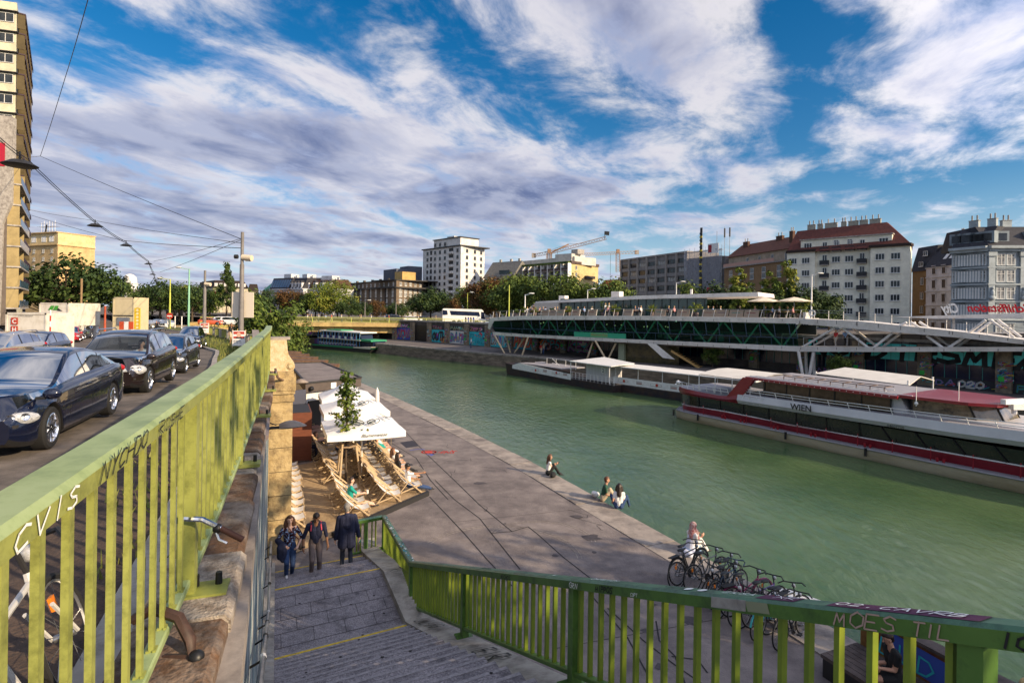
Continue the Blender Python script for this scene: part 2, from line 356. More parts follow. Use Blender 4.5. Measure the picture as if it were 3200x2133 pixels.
# ---------------------------------------------------------------- near quay
def wall_x(y):return interp([(-60,25.),(0,-.23),(16,-6.9),(26,-11.6),(44,-20.),(60,-30),(80,-44),(108,-62),(125,-80),(170,-125)],y)
def edge_x(y):return interp([(-60,38.),(13.9,7.05),(20.7,3.87),(26.1,1.4),(33,-2.2),(42.8,-7.7),(54.4,-14.5),(72,-25),(90,-39),(106,-56),(125,-76),(170,-121)],y)
ys=[-60,-20,-5,0,5,10,13.9,17.5,20.7,23.5,26.1,29.5,33,38,42.8,48,54.4,63,72,81,90,98,106,115,125,170]
q=MB()
q.grid([[V((wall_x(y)-.4,y,QZ)),V((edge_x(y)-1.15,y,QZ))] for y in ys],quaymat)
def gcrack(pts,w_=.035):
    q.ribbon([G(x,y,QZ)+V((0,0,.006)) for x,y in pts],w_,(0,0,1),crackmat)
for c in ([(1145,1260),(1250,1330),(1330,1415),(1420,1500),(1500,1578),(1600,1660),(1650,1645),(1680,1668),(1760,1740),(1850,1810)],
          [(1343,1552),(1400,1612),(1450,1665),(1520,1745),(1600,1830)],[(1360,1500),(1420,1560),(1500,1620),(1535,1665),(1625,1778)],
          [(1225,1385),(1300,1430),(1345,1500),(1400,1560)],[(1535,1665),(1600,1660)],[(1900,1900),(2010,2000),(2100,2070),(2200,2140)],[(1840,1850),(1960,1990),(2020,2100)],[(2050,1940),(2060,2000),(2110,2050),(2140,2133)],[(2100,2050),(2180,2060),(2210,2100)]):
    gcrack(c)
for cx,cy,r_ in ((1690,1690,1.6),(1560,1740,2.3)):
    c=G(cx,cy,QZ)
    for k in range(2):
        q.ribbon([c+V((cos(a/12.)*(r_+k*.12),sin(a/12.)*(r_+k*.12),.005)) for a in range(0,34)],.03,(0,0,1),copstone)
rn=random.Random(14)
for k in range(34): # repairs, stains, hairline cracks, seams across the walkway
    y=rn.uniform(9,48);x=lerp(max(wall_x(y)+6,-1.2-.42*(y-9)),edge_x(y)-1.4,rn.random());p=V((x,y,QZ+.003+.0002*k));d=V((-.42,.9,0)).normalized();n=V((d.y,-d.x,0))
    if k<0:a,b=rn.uniform(.4,1.6),rn.uniform(.3,.8);q.poly([p-d*a-n*b,p-d*a+n*b,p+d*a+n*b*1.05,p+d*a-n*b],patchm)
    elif k<20:r_=rn.uniform(.06,.35);q.poly([p+V((cos(i*.7)*r_*rn.uniform(.5,1.4),sin(i*.7)*r_*rn.uniform(.6,1.1),0)) for i in range(9)],stainm)
    else:
        pts=[p]
        for i in range(7):pts.append(pts[-1]+d*rn.uniform(-.1,.45)+n*rn.uniform(-.25,.25))
        q.ribbon(pts,.014,(0,0,1),crackmat)
for y in (12.5,19.5,26.5,34.,41.):q.ribbon([V((wall_x(y)+(6.5 if y<30 else 9),y-.5,QZ+.002)),V((edge_x(y)-1.2,y+1.2,QZ+.002))],.02,(0,0,1),crackmat)
q.build('quay_pavement',kind='structure')
e=MB();rn=random.Random(3);y=-40.
while y<150: # coping stones with open joints and a stone face below
    y2=y+rn.uniform(1.5,2.1);dz=rn.uniform(-.012,.012)
    a=V((edge_x(y),y,0));b=V((edge_x(y2),y2,0));d=(b-a).normalized();n=V((-d.y,d.x,0))
    b=b-d*.02
    e.prism([a+n*1.15+V((0,0,QZ+.02+dz)),b+n*1.15+V((0,0,QZ+.02+dz)),b+V((0,0,QZ+.02+dz)),a+V((0,0,QZ+.02+dz))],(0,0,-.35),copstone)
    e.poly([a+n*.1+V((0,0,QZ-.3)),b+n*.1+V((0,0,QZ-.3)),b+n*.1+V((0,0,-11)),a+n*.1+V((0,0,-11))],copstone)
    y=y2
e.build('quay_edge',kind='structure')
# painted doodle, grate and manhole in the quay
mh=MB();c=[G(x,y,QZ)+V((0,0,.008)) for x,y in ((1250,1382),(1290,1376),(1311,1393),(1270,1399))];mh.prism(c,(0,0,-.05),flat('iron',(.03,.025,.03),.6))
mh.build('manhole_cover',label='dark rectangular iron cover set in the quay beside the umbrella',cat='manhole cover')
mh=MB();P4=[G(x,y,QZ)+V((0,0,.01)) for x,y in ((1277,1459),(1305,1453),(1328,1471),(1296,1474))]
mh.prism([p-V((0,0,.004)) for p in P4],(0,0,-.05),dark)
for k in range(9):
    t=(k+.5)/9;mh.beam(P4[0].lerp(P4[1],t),P4[3].lerp(P4[2],t),.035,.02,copstone)
mh.build('drain_grate',label='slotted drain grate in the concrete strip beside the deck chairs',cat='drain')
dd=MB();o=G(1340,1412,QZ);rd=flat('red_spray',(.5,.04,.03),.8);bl=flat('blue_spray',(.06,.1,.4),.8)
circ=[V((cos(a*.5)*.35,sin(a*.5)*.3,.008)) for a in range(14)]
dd.ribbon([o+p for p in circ],.1,(0,0,1),rd);dd.poly([o+p*.6+V((0,0,.004)) for p in circ[:12]],rd)
for k in range(6):dd.ribbon([o+V((.5+k*.14,U(-.3,.3),.008)),o+V((.6+k*.14,U(0,.5),.008)),o+V((.75+k*.13,U(-.2,.3),.008))],.05,(0,0,1),rd)
dd.ribbon([o+V((-1.,.3,.008)),o+V((-.6,.6,.008)),o+V((-.3,.5,.008))],.07,(0,0,1),bl);dd.ribbon([o+V((.0,-.5,.008)),o+V((.3,-.4,.008)),o+V((.2,-.7,.008))],.1,(0,0,1),bl)
dd.build('chalk_drawing',label='small red and blue figure sprayed flat on the quay pavement',cat='graffiti')
# sand pit of the beach bar and its board
s_=MB();sp=[(1337,1547),(1040,1679),(905,1738),(845,1700),(865,1470),(1000,1440),(1233,1418),(1300,1480)]
g2=[G(x,y,QZ) for x,y in sp];cen=sum(g2,V((0,0,0)))/len(g2)
rings=[]
for k in range(25):
    t=k/24;ring=[]
    for i in range(len(g2)):
        for j in range(10):
            p=g2[i].lerp(g2[(i+1) % len(g2)],j/10);p=cen.lerp(p,t);p.z+=.03 if t==1 else .06+.03*sin(p.x*3.1+sin(p.y*2.2))*cos(p.y*2.7+p.x);ring.append(p)
    rings.append(ring)
s_.grid(rings,sand,True);s_.build('sand',kind='structure',smooth=60)
b_=MB();b_.beam(G(1337,1547,QZ)+V((0,0,.08)),G(1040,1679,QZ)+V((0,0,.08)),.14,.16,dark);b_.build('sand_board',label='dark timber board edging the sand in front of the deck chairs',cat='edging board')
# ---------------------------------------------------------------- street side: road, verge, city ground
def curb_x(y):return interp([(-40,14),(-4,-2.),(3,-4.),(8,-6.2),(15,-9.),(20.6,-11.3),(25,-13.4),(30,-16),(34,-18),(39,-20.6),(46,-25.5),(52,-30.5),(60,-35),(70,-40),(85,-50),(110,-72),(130,-92),(400,-300)],y)
ys=[-40,-10,-4,0,3,5.5,8,10,12.5,15,18,20.6,23,25,27.5,30,32,34,36.5,39,42.5,46,49,52,56,60,65,70,77,85,97,110,130,180,400]
r=MB();r.grid([[V((-300 if y>0 else -300,y,road_z(y))),V((curb_x(y)-14,y,road_z(y))),V((curb_x(y),y,road_z(y)))] for y in ys],asphalt);r.build('road',kind='structure')
r=MB()
for y,y2 in zip(ys,ys[1:]):
    if y2>130:break
    a=V((curb_x(y),y,road_z(y)));b=V((curb_x(y2),y2,road_z(y2)));d=(b-a);d.z=0;d.normalize();n=V((d.y,-d.x,0))
    r.ob(a-V((0,0,.2)),b-a,n*.22,(0,0,.33),concrete)
r.build('kerb',kind='structure')
r=MB();rows=[]
for y in ys:
    if y>125:break
    c=curb_x(y)+.2;w_=wall_x(y)-.12
    rows.append([V((lerp(c,w_,t),y+t*.01,road_z(y)+.12+(0 if t in (0,1) else U(-.02,.06)))) for t in (0,.15,.3,.5,.7,.85,1)])
k=next(i for i,y in enumerate(ys) if y >= 15)
r.grid(rows[:k+1],soil);r.grid(rows[k:],grassm);r.build('verge',kind='structure')
gt=MB();gm=mat('grass_blade',(.06,.10,.015),.8,col2=(.2,.19,.05),scale=1.5);rn=random.Random(5)
for k in range(5200):
    y=rn.choice([rn.uniform(.5,14),rn.uniform(15,70),rn.uniform(15,50)]);t=rn.uniform(.02,.96);x=lerp(curb_x(y)+.25,wall_x(y)-.3,t);z=road_z(y)+.14
    if y<15 and (sin(x*3.1+1)*sin(y*2.3)<.25):continue
    a=rn.uniform(0,6.28);h=rn.uniform(.05,.16)*(1+y/60);w_=.012*(1+y/22)
    gt.poly([(x-cos(a)*w_,y-sin(a)*w_,z),(x+cos(a)*w_,y+sin(a)*w_,z),(x+rn.uniform(-.06,.06),y+rn.uniform(-.06,.06),z+h)],gm)
gt.build('grass',kind='stuff')
lm=MB();wl=mat('road_white',(.6,.58,.54),.7,col2=(.4,.38,.36),scale=5)
for k in range(14): # dashed lane line and the far crossing
    y=22+k*6.5;a=V((curb_x(y)-3.7,y,road_z(y)+.006));y2=y+2.6;b=V((curb_x(y2)-3.7,y2,road_z(y2)+.006));lm.ribbon([a,b],.14,(0,0,1),wl)
for k in range(9):
    p=G(440+k*24,1020+k*.4,road_z(85)+.006);lm.ribbon([p,p+V((-.3,1.6,0))],.5,(0,0,1),wl)
for a,b in (((165,1066),(188,1063)),((215,1058),(250,1046)),((255,1045),(275,1040))):
    lm.ribbon([G(*a,road_z(36)+.006),G(*b,road_z(44)+.006)],.15,(0,0,1),wl)
lm.build('road_markings',kind='structure')
r=MB();r.poly([(-1500,130,-4.5),(-92,130,-4.5),(-80,125.5,-4.5),(-140,185,-4.5),(-1500,1500,-4.5)],grassm)
r.poly([(-140,185,-3.02),(-60,152,-3.02),(-22,121,-3.02),(4,95,-3.02),(31,70,-3.02),(43,52,-3.02),(62,24,-3.02),(90,-25,-3.02),(2500,-25,-3.02),(2500,2500,-3.02),(-1500,2500,-3.02),(-1500,1500,-3.02)],asphalt)
r.build('city_ground',kind='structure')
# ---------------------------------------------------------------- retaining wall, kerb blocks, left railing
lime=mat('lime_paint',(.235,.255,.055),.38,col2=(.30,.32,.085),scale=1.2,dirt=(.11,.12,.03),dscale=8,spec=.4)
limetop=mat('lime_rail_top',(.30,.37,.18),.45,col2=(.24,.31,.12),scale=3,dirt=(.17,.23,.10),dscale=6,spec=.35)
streakm=mat('painted_wall',(.62,.60,.56),.7,col2=(.03,.04,.05),scale=6.,stretch=(1.4,1.4,.06),bump=.6,bscale=9,dirt=(.02,.22,.30),dscale=3.4,rmp=(.38,.58))
def rail_x(y):return interp([(-3,.27),(1.2,-1.19),(2.4,-1.61),(3.56,-2.02),(6.68,-3.2),(10.26,-4.6),(13.07,-5.7),(15.5,-6.72),(16.2,-7.02)],y)
def rail_z(y):return -.5
wa=thing('retaining_wall',(wall_x(6),6,-7.3),'paint streaked retaining wall beside the stone staircase','wall')
m=MB();ys=[-2,0,2,4,6,8,10,12,14,16]
m.grid([[V((wall_x(y),y,-2.05)),V((wall_x(y),y,-7.4))] for y in ys],streakm);m.grid([[V((wall_x(y)-.9,y,-2.05)),V((wall_x(y),y,-2.05))] for y in ys],concrete)
m.build('wall_face',wa)
m=MB()
for y,y2 in zip(ys,ys[1:]):
    a=V((wall_x(y),y,-2.06));b=V((wall_x(y2),y2,-2.06));n=V((.92,.39,0))
    m.ob(a-n*.3,b-a,n*.36,(0,0,.18),copstone);m.ob(a-n*.3-V((0,0,.14)),b-a,n*.32,(0,0,.14),copstone)
m.build('moulding',wa)
rn=random.Random(11);y=-2.;k=0
while y<15.6:
    y2=min(y+rn.uniform(.85,1.3),15.7);m=MB();zt=rail_z((y+y2)/2)-1.29+rn.uniform(-.02,.02)
    a=V((rail_x(y),y,0));b=V((rail_x(y2),y2,0));d=(b-a).normalized();n=V((d.y,-d.x,0));b-=d*.025
    wl_=-.2;wr=max(.17,min(.27,wall_x(y)-rail_x(y)))+rn.uniform(-.02,.02);q=kerbpale if k in (1,3,5,8) else kerbstone;c_=.035
    prof=[(wl_,-1.9-zt),(wl_,0),(wr-c_,0),(wr,-c_),(wr,-1.9-zt)]
    m.prism([a+n*p+V((0,0,zt+h)) for p,h in prof],b-a,q);m.build('coping_block',wa);y=y2;k+=1
tg=MB();blk=flat('black_spray',(.012,.012,.014),.6);wsp=flat('white_spray',(.8,.8,.78),.7)
pb=flat('cyan_spray',(.03,.35,.5),.7)
# left railing
lr=thing('street_railing',(rail_x(0),0,-1.6),'lime green metal railing with wide handrail beside the road','railing')
def rail_beam(mb,pts,w,h,m,mt=None,bev=.02):
    prof=[(-w/2,-h),(-w/2,-bev),(-w/2+bev,0),(w/2-bev,0),(w/2,-bev),(w/2,-h)];rows=[]
    for i,p in enumerate(pts):
        d=(pts[min(i+1,len(pts)-1)]-pts[max(i-1,0)]);d.z=0;d.normalize();n=V((d.y,-d.x,0));rows.append([p+n*x+V((0,0,z)) for x,z in prof])
    n=len(prof)
    for r0,r1 in zip(rows,rows[1:]):
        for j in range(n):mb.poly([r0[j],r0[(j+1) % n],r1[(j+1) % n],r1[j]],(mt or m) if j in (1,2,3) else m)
    mb.poly(rows[0][::-1],m);mb.poly(rows[-1],m)
yy=[-2,0,2,4,6.3,6.32,8,10,11.5,13,14,15,15.7]
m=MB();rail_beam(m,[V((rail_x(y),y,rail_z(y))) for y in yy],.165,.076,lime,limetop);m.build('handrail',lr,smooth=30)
m=MB()
rail_beam(m,[V((rail_x(y),y,rail_z(y)-1.165)) for y in yy],.07,.04,limetop,None,.008);m.build('bottom_rail',lr,smooth=30)
posts=[.62,3.46,6.3,9.15,12.,14.9]
def lr_fr(y):
    d=V((rail_x(y+.05)-rail_x(y-.05),.1,0)).normalized();return V((rail_x(y),y,0)),d,V((d.y,-d.x,0))
y=.24
while y<15.5:
    if min(abs(y-p) for p in posts)>.1:
        p,d,n=lr_fr(y);m=MB();z0=rail_z(y)-1.185;h=1.12;m.ob(p-d*.018-n*.011+V((0,0,z0)),d*.036,n*.022,(0,0,h),lime)
        for s in (-1,1):m.box(p+n*.014*s+V((0,0,z0+.024)),(.05,.014,.012),lime,rz=atan2(d.y,d.x))
        m.build('baluster',lr)
    y+=.19
for y in posts:
    p,d,n=lr_fr(y);m=MB();z0=rail_z(y)-1.28;m.ob(p-d*.05-n*.05+V((0,0,z0)),d*.1,n*.1,(0,0,1.21),lime)
    po=m.build('post',lr);m=MB();m.ob(p-d*.09-n*.11+V((0,0,z0-.012)),d*.2,n*.34,(0,0,.035),lime);m.build('base_plate',po)
    for s in (.04,.17):
        m=MB();m.lathe([(.0,.075),(.02,.075),(.022,0),(.03,0),(.03,-.02)],p+n*s+d*.055+V((0,0,z0+.02)),(0,0,1),black,8);m.build('bolt',po)
m=MB();E_=V((-.335,.942,0));up=V((0,0,1))
def lface(y,dz):return V((rail_x(y),y,rail_z(y)-dz))+V((.942,.335,0))*.0835
for tx,y,h,mm,w_,asp,sl,sd_ in (('C',1.08,.058,wsp,.0075,1.4,.3,9),('CVIS',1.24,.06,wsp,.0075,1.3,.4,4),('NYCHDO',1.75,.06,blk,.007,1.2,.6,6),('ROSHE',2.42,.06,blk,.0065,1.35,.6,2)):
    g_=MB();scrawl(g_,tx,lface(y,.07),E_,up,h,mm,w_,seed=sd_,wob=.05,asp=asp,slant=sl);g_.build('graffiti',lr)
# ---------------------------------------------------------------- staircase
SW=V((.883,.469,0));STL=lambda y:V((-.418*y+.02,y,0))
def SRT(y):
    l=STL(y);k=((-2.0-.43*(l.y-11))-l.x)/(SW.x+.43*SW.y);return l+SW*k
stp=thing('stone_staircase',STL(10)+V((0,0,QZ)),'grey granite staircase with yellow edge lines going down to the quay','staircase')
worn=mat('worn_edge',(.30,.28,.30),.7,col2=(.18,.17,.185),scale=22);grime=mat('step_grime',(.035,.03,.036),.85,col2=(.10,.09,.105),scale=18);wear=MB();m=MB();ylm=MB();prof=[(15.0,QZ)];y=9.87;z=-6.3
fl=[]
n_lo=6;ylo=[15.0-(15.0-12.1)/n_lo*i for i in range(n_lo+1)]
for i in range(n_lo):fl.append((ylo[i],ylo[i+1],QZ+.15*(i+1)))
fl[-1]=(ylo[n_lo-1],12.1,-6.3);fl.append((12.1,9.87,-6.3+.0));yc=9.87;z=-6.3
fl[-2]=(fl[-2][0],9.87,-6.3);fl.pop()
while yc>.9:z+=.152;fl.append((yc,yc-.333,z));yc-=.333
fl[-1]=(fl[-1][0],-4.,fl[-1][2])
zprev=QZ-.05
for a,b,z in fl:
    la,ra,lb,rb=STL(a),SRT(a),STL(b),SRT(b);Z=V((0,0,z))
    m.poly([la+Z,lb+Z,rb+Z,ra+Z][::-1],granite);m.poly([la+V((0,0,zprev)),la+Z,ra+Z,ra+V((0,0,zprev))][::-1],granite);zprev=z
    if a<12:wear.ribbon([la.lerp(ra,.01)+Z+(lb-la).normalized()*.03+V((0,0,.004)),ra.lerp(la,.01)+Z+(lb-la).normalized()*.03+V((0,0,.004))],.05,(0,0,1),worn);wear.ribbon([lb.lerp(rb,.01)+Z-(lb-la).normalized()*.05+V((0,0,.004)),rb.lerp(lb,.01)+Z-(lb-la).normalized()*.05+V((0,0,.004))],.10,(0,0,1),grime)
    if b>8 and b<12 and a>12: # joints of the landing slabs
        for k in range(1,6):
            t=k/6;p0=la.lerp(lb,t);p1=ra.lerp(rb,t);m.ribbon([p0+Z+V((0,0,.004)),p1+Z+V((0,0,.004))],.014,(0,0,1),crackmat)
            for j in range(4):
                u=(j+(k % 2)*.5+.2)/4;q0=p0.lerp(p1,u);q1=la.lerp(lb,t+1/6).lerp(ra.lerp(rb,t+1/6),u)
                if k<5:m.ribbon([q0+Z+V((0,0,.004)),q1+Z+V((0,0,.004))],.008,(0,0,1),crackmat)
m.build('steps',stp);wear.build('worn_edges',stp,kind='stuff')
gum=MB();rn=random.Random(8)
for k in range(60):
    a,b,z=rn.choice(fl);b=max(b,.9)
    if a>12 and b<10:pass
    t,u=rn.random(),rn.uniform(.05,.95);p=STL(lerp(a,b,t*.9+.05)).lerp(SRT(lerp(a,b,t*.9+.05)),u)+V((0,0,z+.005));r_=rn.uniform(.012,.03)
    gum.poly([p+V((cos(i)*r_*(1+.2*rn.random()),sin(i)*r_,0)) for i in range(6)],crackmat)
gum.build('gum_spots',stp,kind='stuff')
for yl,z in ((15.,QZ+.15),(12.1+.484,QZ+.90),(9.87,-6.148)):
    pass
for yl,z in ((15.0,QZ+.15),(12.583,-6.3),(9.87,-6.148)):
    yd=MB();n=SW.cross(V((0,0,1)))*-1;a=STL(yl-.07);b=SRT(yl-.07);yd.ribbon([a.lerp(b,.01)+V((0,0,z+.005)),a.lerp(b,.99)+V((0,0,z+.005))],.055,(0,0,1),yellowline)
    yd.build('edge_line',stp)
def stair_z(y): # pitch line of the steps along the axis
    return interp([(.9,-2.2),(9.87,-6.3),(12.4,-6.3),(15,QZ),(20,QZ)],y)
m=MB();m2=MB() # curb on the canal side, ledge on the wall side
def cz(y):return interp([(1.2,-1.98),(11.0,-6.12),(13.2,-6.15),(16.2,-7.0),(20,-7.0)],y)
cy_=[-1,1.2,3,5,7,9,11,12,13.2,14.7,16.2,17.0]
def cin(y):return V((-2.0-.43*(y-11),y,0))
cn=V((.9187,.395,0))
rows=[[cin(y)+V((0,0,-7.4)),cin(y)+V((0,0,cz(y))),cin(y)+cn*.5+V((0,0,cz(y))),cin(y)+cn*.5+V((0,0,-7.4))] for y in cy_]
m.grid(rows,concrete);m.poly(rows[-1],concrete);m.poly(rows[0][::-1],concrete)
scrawl(m,'TRITT',cin(13.3)+cn*.08+V((0,0,cz(13.3)+.002)),V((.39,-.91,.3)),cn,.3,blk,.03,seed=5,off=.012,asp=.75)
scrawl(m,'UMLAVG',cin(10.8)+cn*.1+V((0,0,cz(10.8)+.004)),V((.373,-.87,.38)),cn,.28,blk,.03,seed=7,off=.014,asp=.6);scrawl(m,'EIR',cin(7.7)+cn*.1+V((0,0,cz(7.7)+.004)),V((.373,-.87,.38)),cn,.3,blk,.035,seed=17,off=.014,asp=.7)
m.build('side_curb',stp)
rows=[]
for y in [-1,.9,3,5,7,9.87,12.2,15,15.5]:
    a=V((wall_x(y)+.01,y,0));b=STL(y)+V((.0,0,0));z=stair_z(y)+.16;rows.append([a+V((0,0,z)),V((max(b.x,a.x+.1),y,z)),V((max(b.x,a.x+.1),y,z-.6))])
m2.grid(rows,concrete);m2.poly(rows[-1],concrete);m2.build('wall_ledge',stp)
hr=thing('wall_handrail',(wall_x(10),10,-6),'galvanised tube handrail fixed to the painted staircase wall','handrail')
hp=[V((wall_x(y)+.13,y,z)) for y,z in ((14.6,-6.75),(14.5,-6.05),(12.4,-5.38),(9.9,-5.35),(1.6,-1.7),(.9,-1.45))]
m=MB();m.tube(hp,.026,steel,8);m.build('tube',hr,smooth=40)
for y in (13.6,12.2,10.9,9.6,8.2,6.8,5.4,4.,2.6):
    z=interp([(.9,-1.45),(1.6,-1.7),(9.9,-5.35),(12.4,-5.38),(14.5,-6.05)],y);m=MB();m.beam((wall_x(y),y,z-.1),(wall_x(y)+.13,y,z-.02),.02,.02,black)
    m.lathe([(.031,-.06),(.031,.06)],(wall_x(y)+.13,y,z),(-.42,.9,-.3),white if int(y) % 2 else black,8);m.build('bracket',hr)
# ---------------------------------------------------------------- stair railing on the canal side
grn=mat('green_paint',(.075,.16,.03),.42,col2=(.10,.20,.04),scale=2,dirt=(.03,.06,.02),dscale=3.5,spec=.4)
limein=mat('lime_baluster',(.21,.27,.025),.45,col2=(.12,.18,.02),scale=2.)
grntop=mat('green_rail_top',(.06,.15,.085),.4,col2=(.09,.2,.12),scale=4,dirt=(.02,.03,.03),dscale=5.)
def RX(y):return 3.11-.43*y
def RZ(y):return interp([(-3,-.75),(1.2,-.85),(1.9,-1.08),(12.05,-5.4),(16.67,-6.12)],y)
def panel(name,label,A,B,zA,zB,posts,sp,n,extra_end=True):
    rt=thing(name,A+V((0,0,zA-1.1)),label,'railing')
    a=A+V((0,0,zA));b=B+V((0,0,zB));d=b-a;L_=d.length;dh=V((d.x,d.y,0)).normalized()
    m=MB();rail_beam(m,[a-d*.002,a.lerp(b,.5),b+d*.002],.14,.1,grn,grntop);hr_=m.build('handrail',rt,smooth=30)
    m=MB();rail_beam(m,[a-V((0,0,.93)),b-V((0,0,.93))],.08,.05,grn,None,.008);m.build('bottom_rail',rt,smooth=30)
    k=int(L_/sp);pp=[t*L_ for t in posts]
    for i in range(1,k):
        s=i*sp
        if min([abs(s-p) for p in pp]+[9])<.1:continue
        p=a+d*(s/L_);m=MB();m.ob(p-dh*.016-n*.022-V((0,0,.95)),dh*.032,n*.044,(0,0,.87),limein);m.build('baluster',rt)
    for t in posts:
        p=a+d*t;m=MB();m.ob(p-dh*.05-n*.055-V((0,0,1.1)),dh*.1,n*.11,(0,0,1.01),grn);po=m.build('post',rt)
        m=MB();m.ob(p-dh*.13-n*.13-V((0,0,1.115)),dh*.26,n*.26,(0,0,.02),grn);m.build('base_plate',po)
    return rt
nin=V((-.919,-.395,0))
ur=panel('stair_railing','green railing covered in graffiti along the upper flight of steps',V((RX(12.05),12.05,0)),V((RX(-1.2),-1.2,0)),-5.4,RZ(-1.2)-.1 if 0 else 0.24,[.0,.244,.484,.726],.138,nin) if 0 else None
A=V((RX(12.05),12.05,0));B=V((RX(1.5),1.5,0));zB=-5.4+(12.05-1.5)*.4256
ur=panel('stair_railing','green railing covered in graffiti along the upper flight of steps',A,B,-5.4,zB,[0.,.308,.607,.91],.195,nin)
P1=V((-3.72,16.67,0));P0=V((-4.62,16.2,0))
lo=panel('stair_railing','green railing descending beside the landing, topped with white stickers',P1,A+V((-.02,.06,0)),-6.12,-5.42,[0.],.125,nin)
en=panel('stair_railing','short green railing panel closing the stair foot behind the suited man',P0,P1+V((-.05,-.03,0)),-6.14,-6.12,[.5],.11,V((.47,-.88,0)))
exu=(B+V((0,0,zB))-A-V((0,0,-5.4))).normalized();upn=exu.cross(V((0,0,1))).cross(exu)*1.
def uface(y,dz):return V((RX(y),y,-5.4+(12.05-y)*.4256-dz))+nin*.071
pnk=flat('rose_spray',(.45,.30,.24),.7);vio=flat('purple_spray',(.08,.008,.05),.6)
gf=MB()
for tx,y,h,mm,w_,asp,sd_ in (('MICHOS',7.3,.05,blk,.008,.9,1),('GRN',5.65,.055,wsp,.007,.9,2),('HIPPOS',5.2,.05,blk,.009,.8,3),('COPT',4.7,.03,wsp,.004,.7,4),('MOES',3.02,.075,pnk,.008,.95,7),('TIL',2.66,.06,pnk,.007,.8,8),('ION',2.35,.06,blk,.010,.9,9)):
    gf=MB();scrawl(gf,tx,uface(y,.088),exu,V((0,0,1)),h,mm,w_,seed=sd_,asp=asp);gf.build('graffiti',ur)
gf=MB()
for y0,y1 in ((3.05,2.45),(3.5,3.3)): # purple patches on the top of the rail
    p0=V((RX(y0),y0,-5.4+(12.05-y0)*.4256+.003));p1=V((RX(y1),y1,-5.4+(12.05-y1)*.4256+.003));gf=MB();gf.ribbon([p0,p1],.1,-exu.cross(nin) if exu.cross(nin).z<0 else exu.cross(nin),vio);gf.build('paint_patch',ur)
ntop=exu.cross(nin);ntop=ntop if ntop.z>0 else -ntop
for tx,y,h,mm,w_,asp,sd_ in (('O2.CAVRB',3.05,.062,wsp,.009,1.1,1),('XR',3.42,.06,wsp,.006,1.2,2),('OHAVICY',5.35,.05,wsp,.008,1.1,3),('RUWHM',8.1,.06,blk,.012,1.,4),('OTTA',4.35,.05,blk,.008,1.,5),('EKSA',3.8,.05,wsp,.005,1.2,6),('NYVR',10.2,.06,blk,.012,1.,9)):
    o=V((RX(y),y,-5.4+(12.05-y)*.4256))-nin*-.03+V((0,0,0));g_=MB();scrawl(g_,tx,o,exu,-nin,h,mm,w_,off=.008,seed=sd_,asp=asp);g_.build('graffiti',ur)
for y,r_ in ((4.12,.035),(3.99,.035),(6.05,.022)):
    p=V((RX(y),y,-5.4+(12.05-y)*.4256))+ntop*.006+nin*.01;gf=MB();gf.poly([p+exu*cos(i*.524)*r_*1.1-nin*sin(i*.524)*r_ for i in range(12)],wsp);gf.build('sticker',ur)
gf=MB();p=uface(3.72,.05);gf.ob(p+nin*.0-exu*.15-V((0,0,.035)),exu*.32,nin*.004,(0,0,.07),concrete);gf.ribbon([p+exu*.2+nin*.004,p+exu*.34+nin*.004],.06,nin,flat('torn_paper',(.25,.26,.16),.9))
gf.build('torn_label',ur)
gf=MB();ex2=(A+V((0,0,-5.42))-P1-V((0,0,-6.12))).normalized();rn=random.Random(2)
for k in range(46):
    t=rn.random();p=(P1+V((0,0,-6.12))).lerp(A+V((0,0,-5.42)),t)+V((0,0,.006+.0004*k))+nin*rn.uniform(-.05,.05);s=rn.uniform(.02,.05)
    gf.poly([p+ex2*s+nin*s*.3,p+ex2*s*.2-nin*s*.6,p-ex2*s,p+nin*s*.6],rn.choice([wsp,wsp,wsp,blk,pb,grntop]))
gf.build('sticker',lo)
# ---------------------------------------------------------------- stone pillar at the end of the railing, rough wall beyond it
pc=V((-6.86,16.75,0));u_=V((-.387,.922,0));v_=V((.922,.387,0))
pl=thing('stone_pillar',pc+V((0,0,QZ)),'ochre stone pillar crowned by a scrolled volute at the railing end','pillar')
m=MB()
def blk_(w0,d0,z0,z1,mm,off=0.):m.ob(pc-v_*(w0/2-off)-u_*d0/2+V((0,0,z0)),v_*w0,u_*d0,(0,0,z1-z0),mm)
blk_(.62,.8,QZ-.1,-2.75,oldstone)
for z in (-3.4,-4.1,-4.8,-5.5,-6.2):blk_(.635,.815,z,z+.012,crackmat)
blk_(.70,.88,-2.75,-2.62,oldstone);blk_(.64,.82,-2.62,-2.52,oldstone);blk_(.74,.92,-2.52,-2.42,oldstone);m.build('shaft',pl)
m=MB();blk_(.78,.96,-2.42,-2.02,oldstone);blk_(.66,.82,-2.02,-1.86,oldstone);m.build('capital',pl)
m=MB();a=[] # volute in profile across the wall
pr=[(-.32,-.95),(.12,-.95),(.14,-1.1),(.15,-1.25),(.19,-1.42),(.27,-1.55),(.34,-1.65),(.36,-1.75),(.32,-1.83),(.25,-1.86),(-.32,-1.86)]
m.prism([pc+v_*x+V((0,0,z))-u_*.28 for x,z in pr],u_*.56,palestone)
m.lathe([(0,-.03),(.1,-.02),(.11,.0)],pc-u_*.28+v_*.24+V((0,0,-1.73)),u_,oldstone,14);m.lathe([(0,-.05),(.055,-.045),(.06,0)],pc-u_*.28+v_*.24+V((0,0,-1.73)),u_,palestone,12)
m.build('volute',pl);m=MB();m.ob(pc-v_*.36-u_*.05+V((0,0,-.95)),v_*.58,u_*.6,(0,0,.07),copstone);m.build('cap_slab',pl)
m=MB();rows=[]
yy=[16.9,20,26,34,44];
for y in yy:rows.append([V((wall_x(y)+.02,y,-2.0)),V((wall_x(y)+.02,y,QZ-.1))])
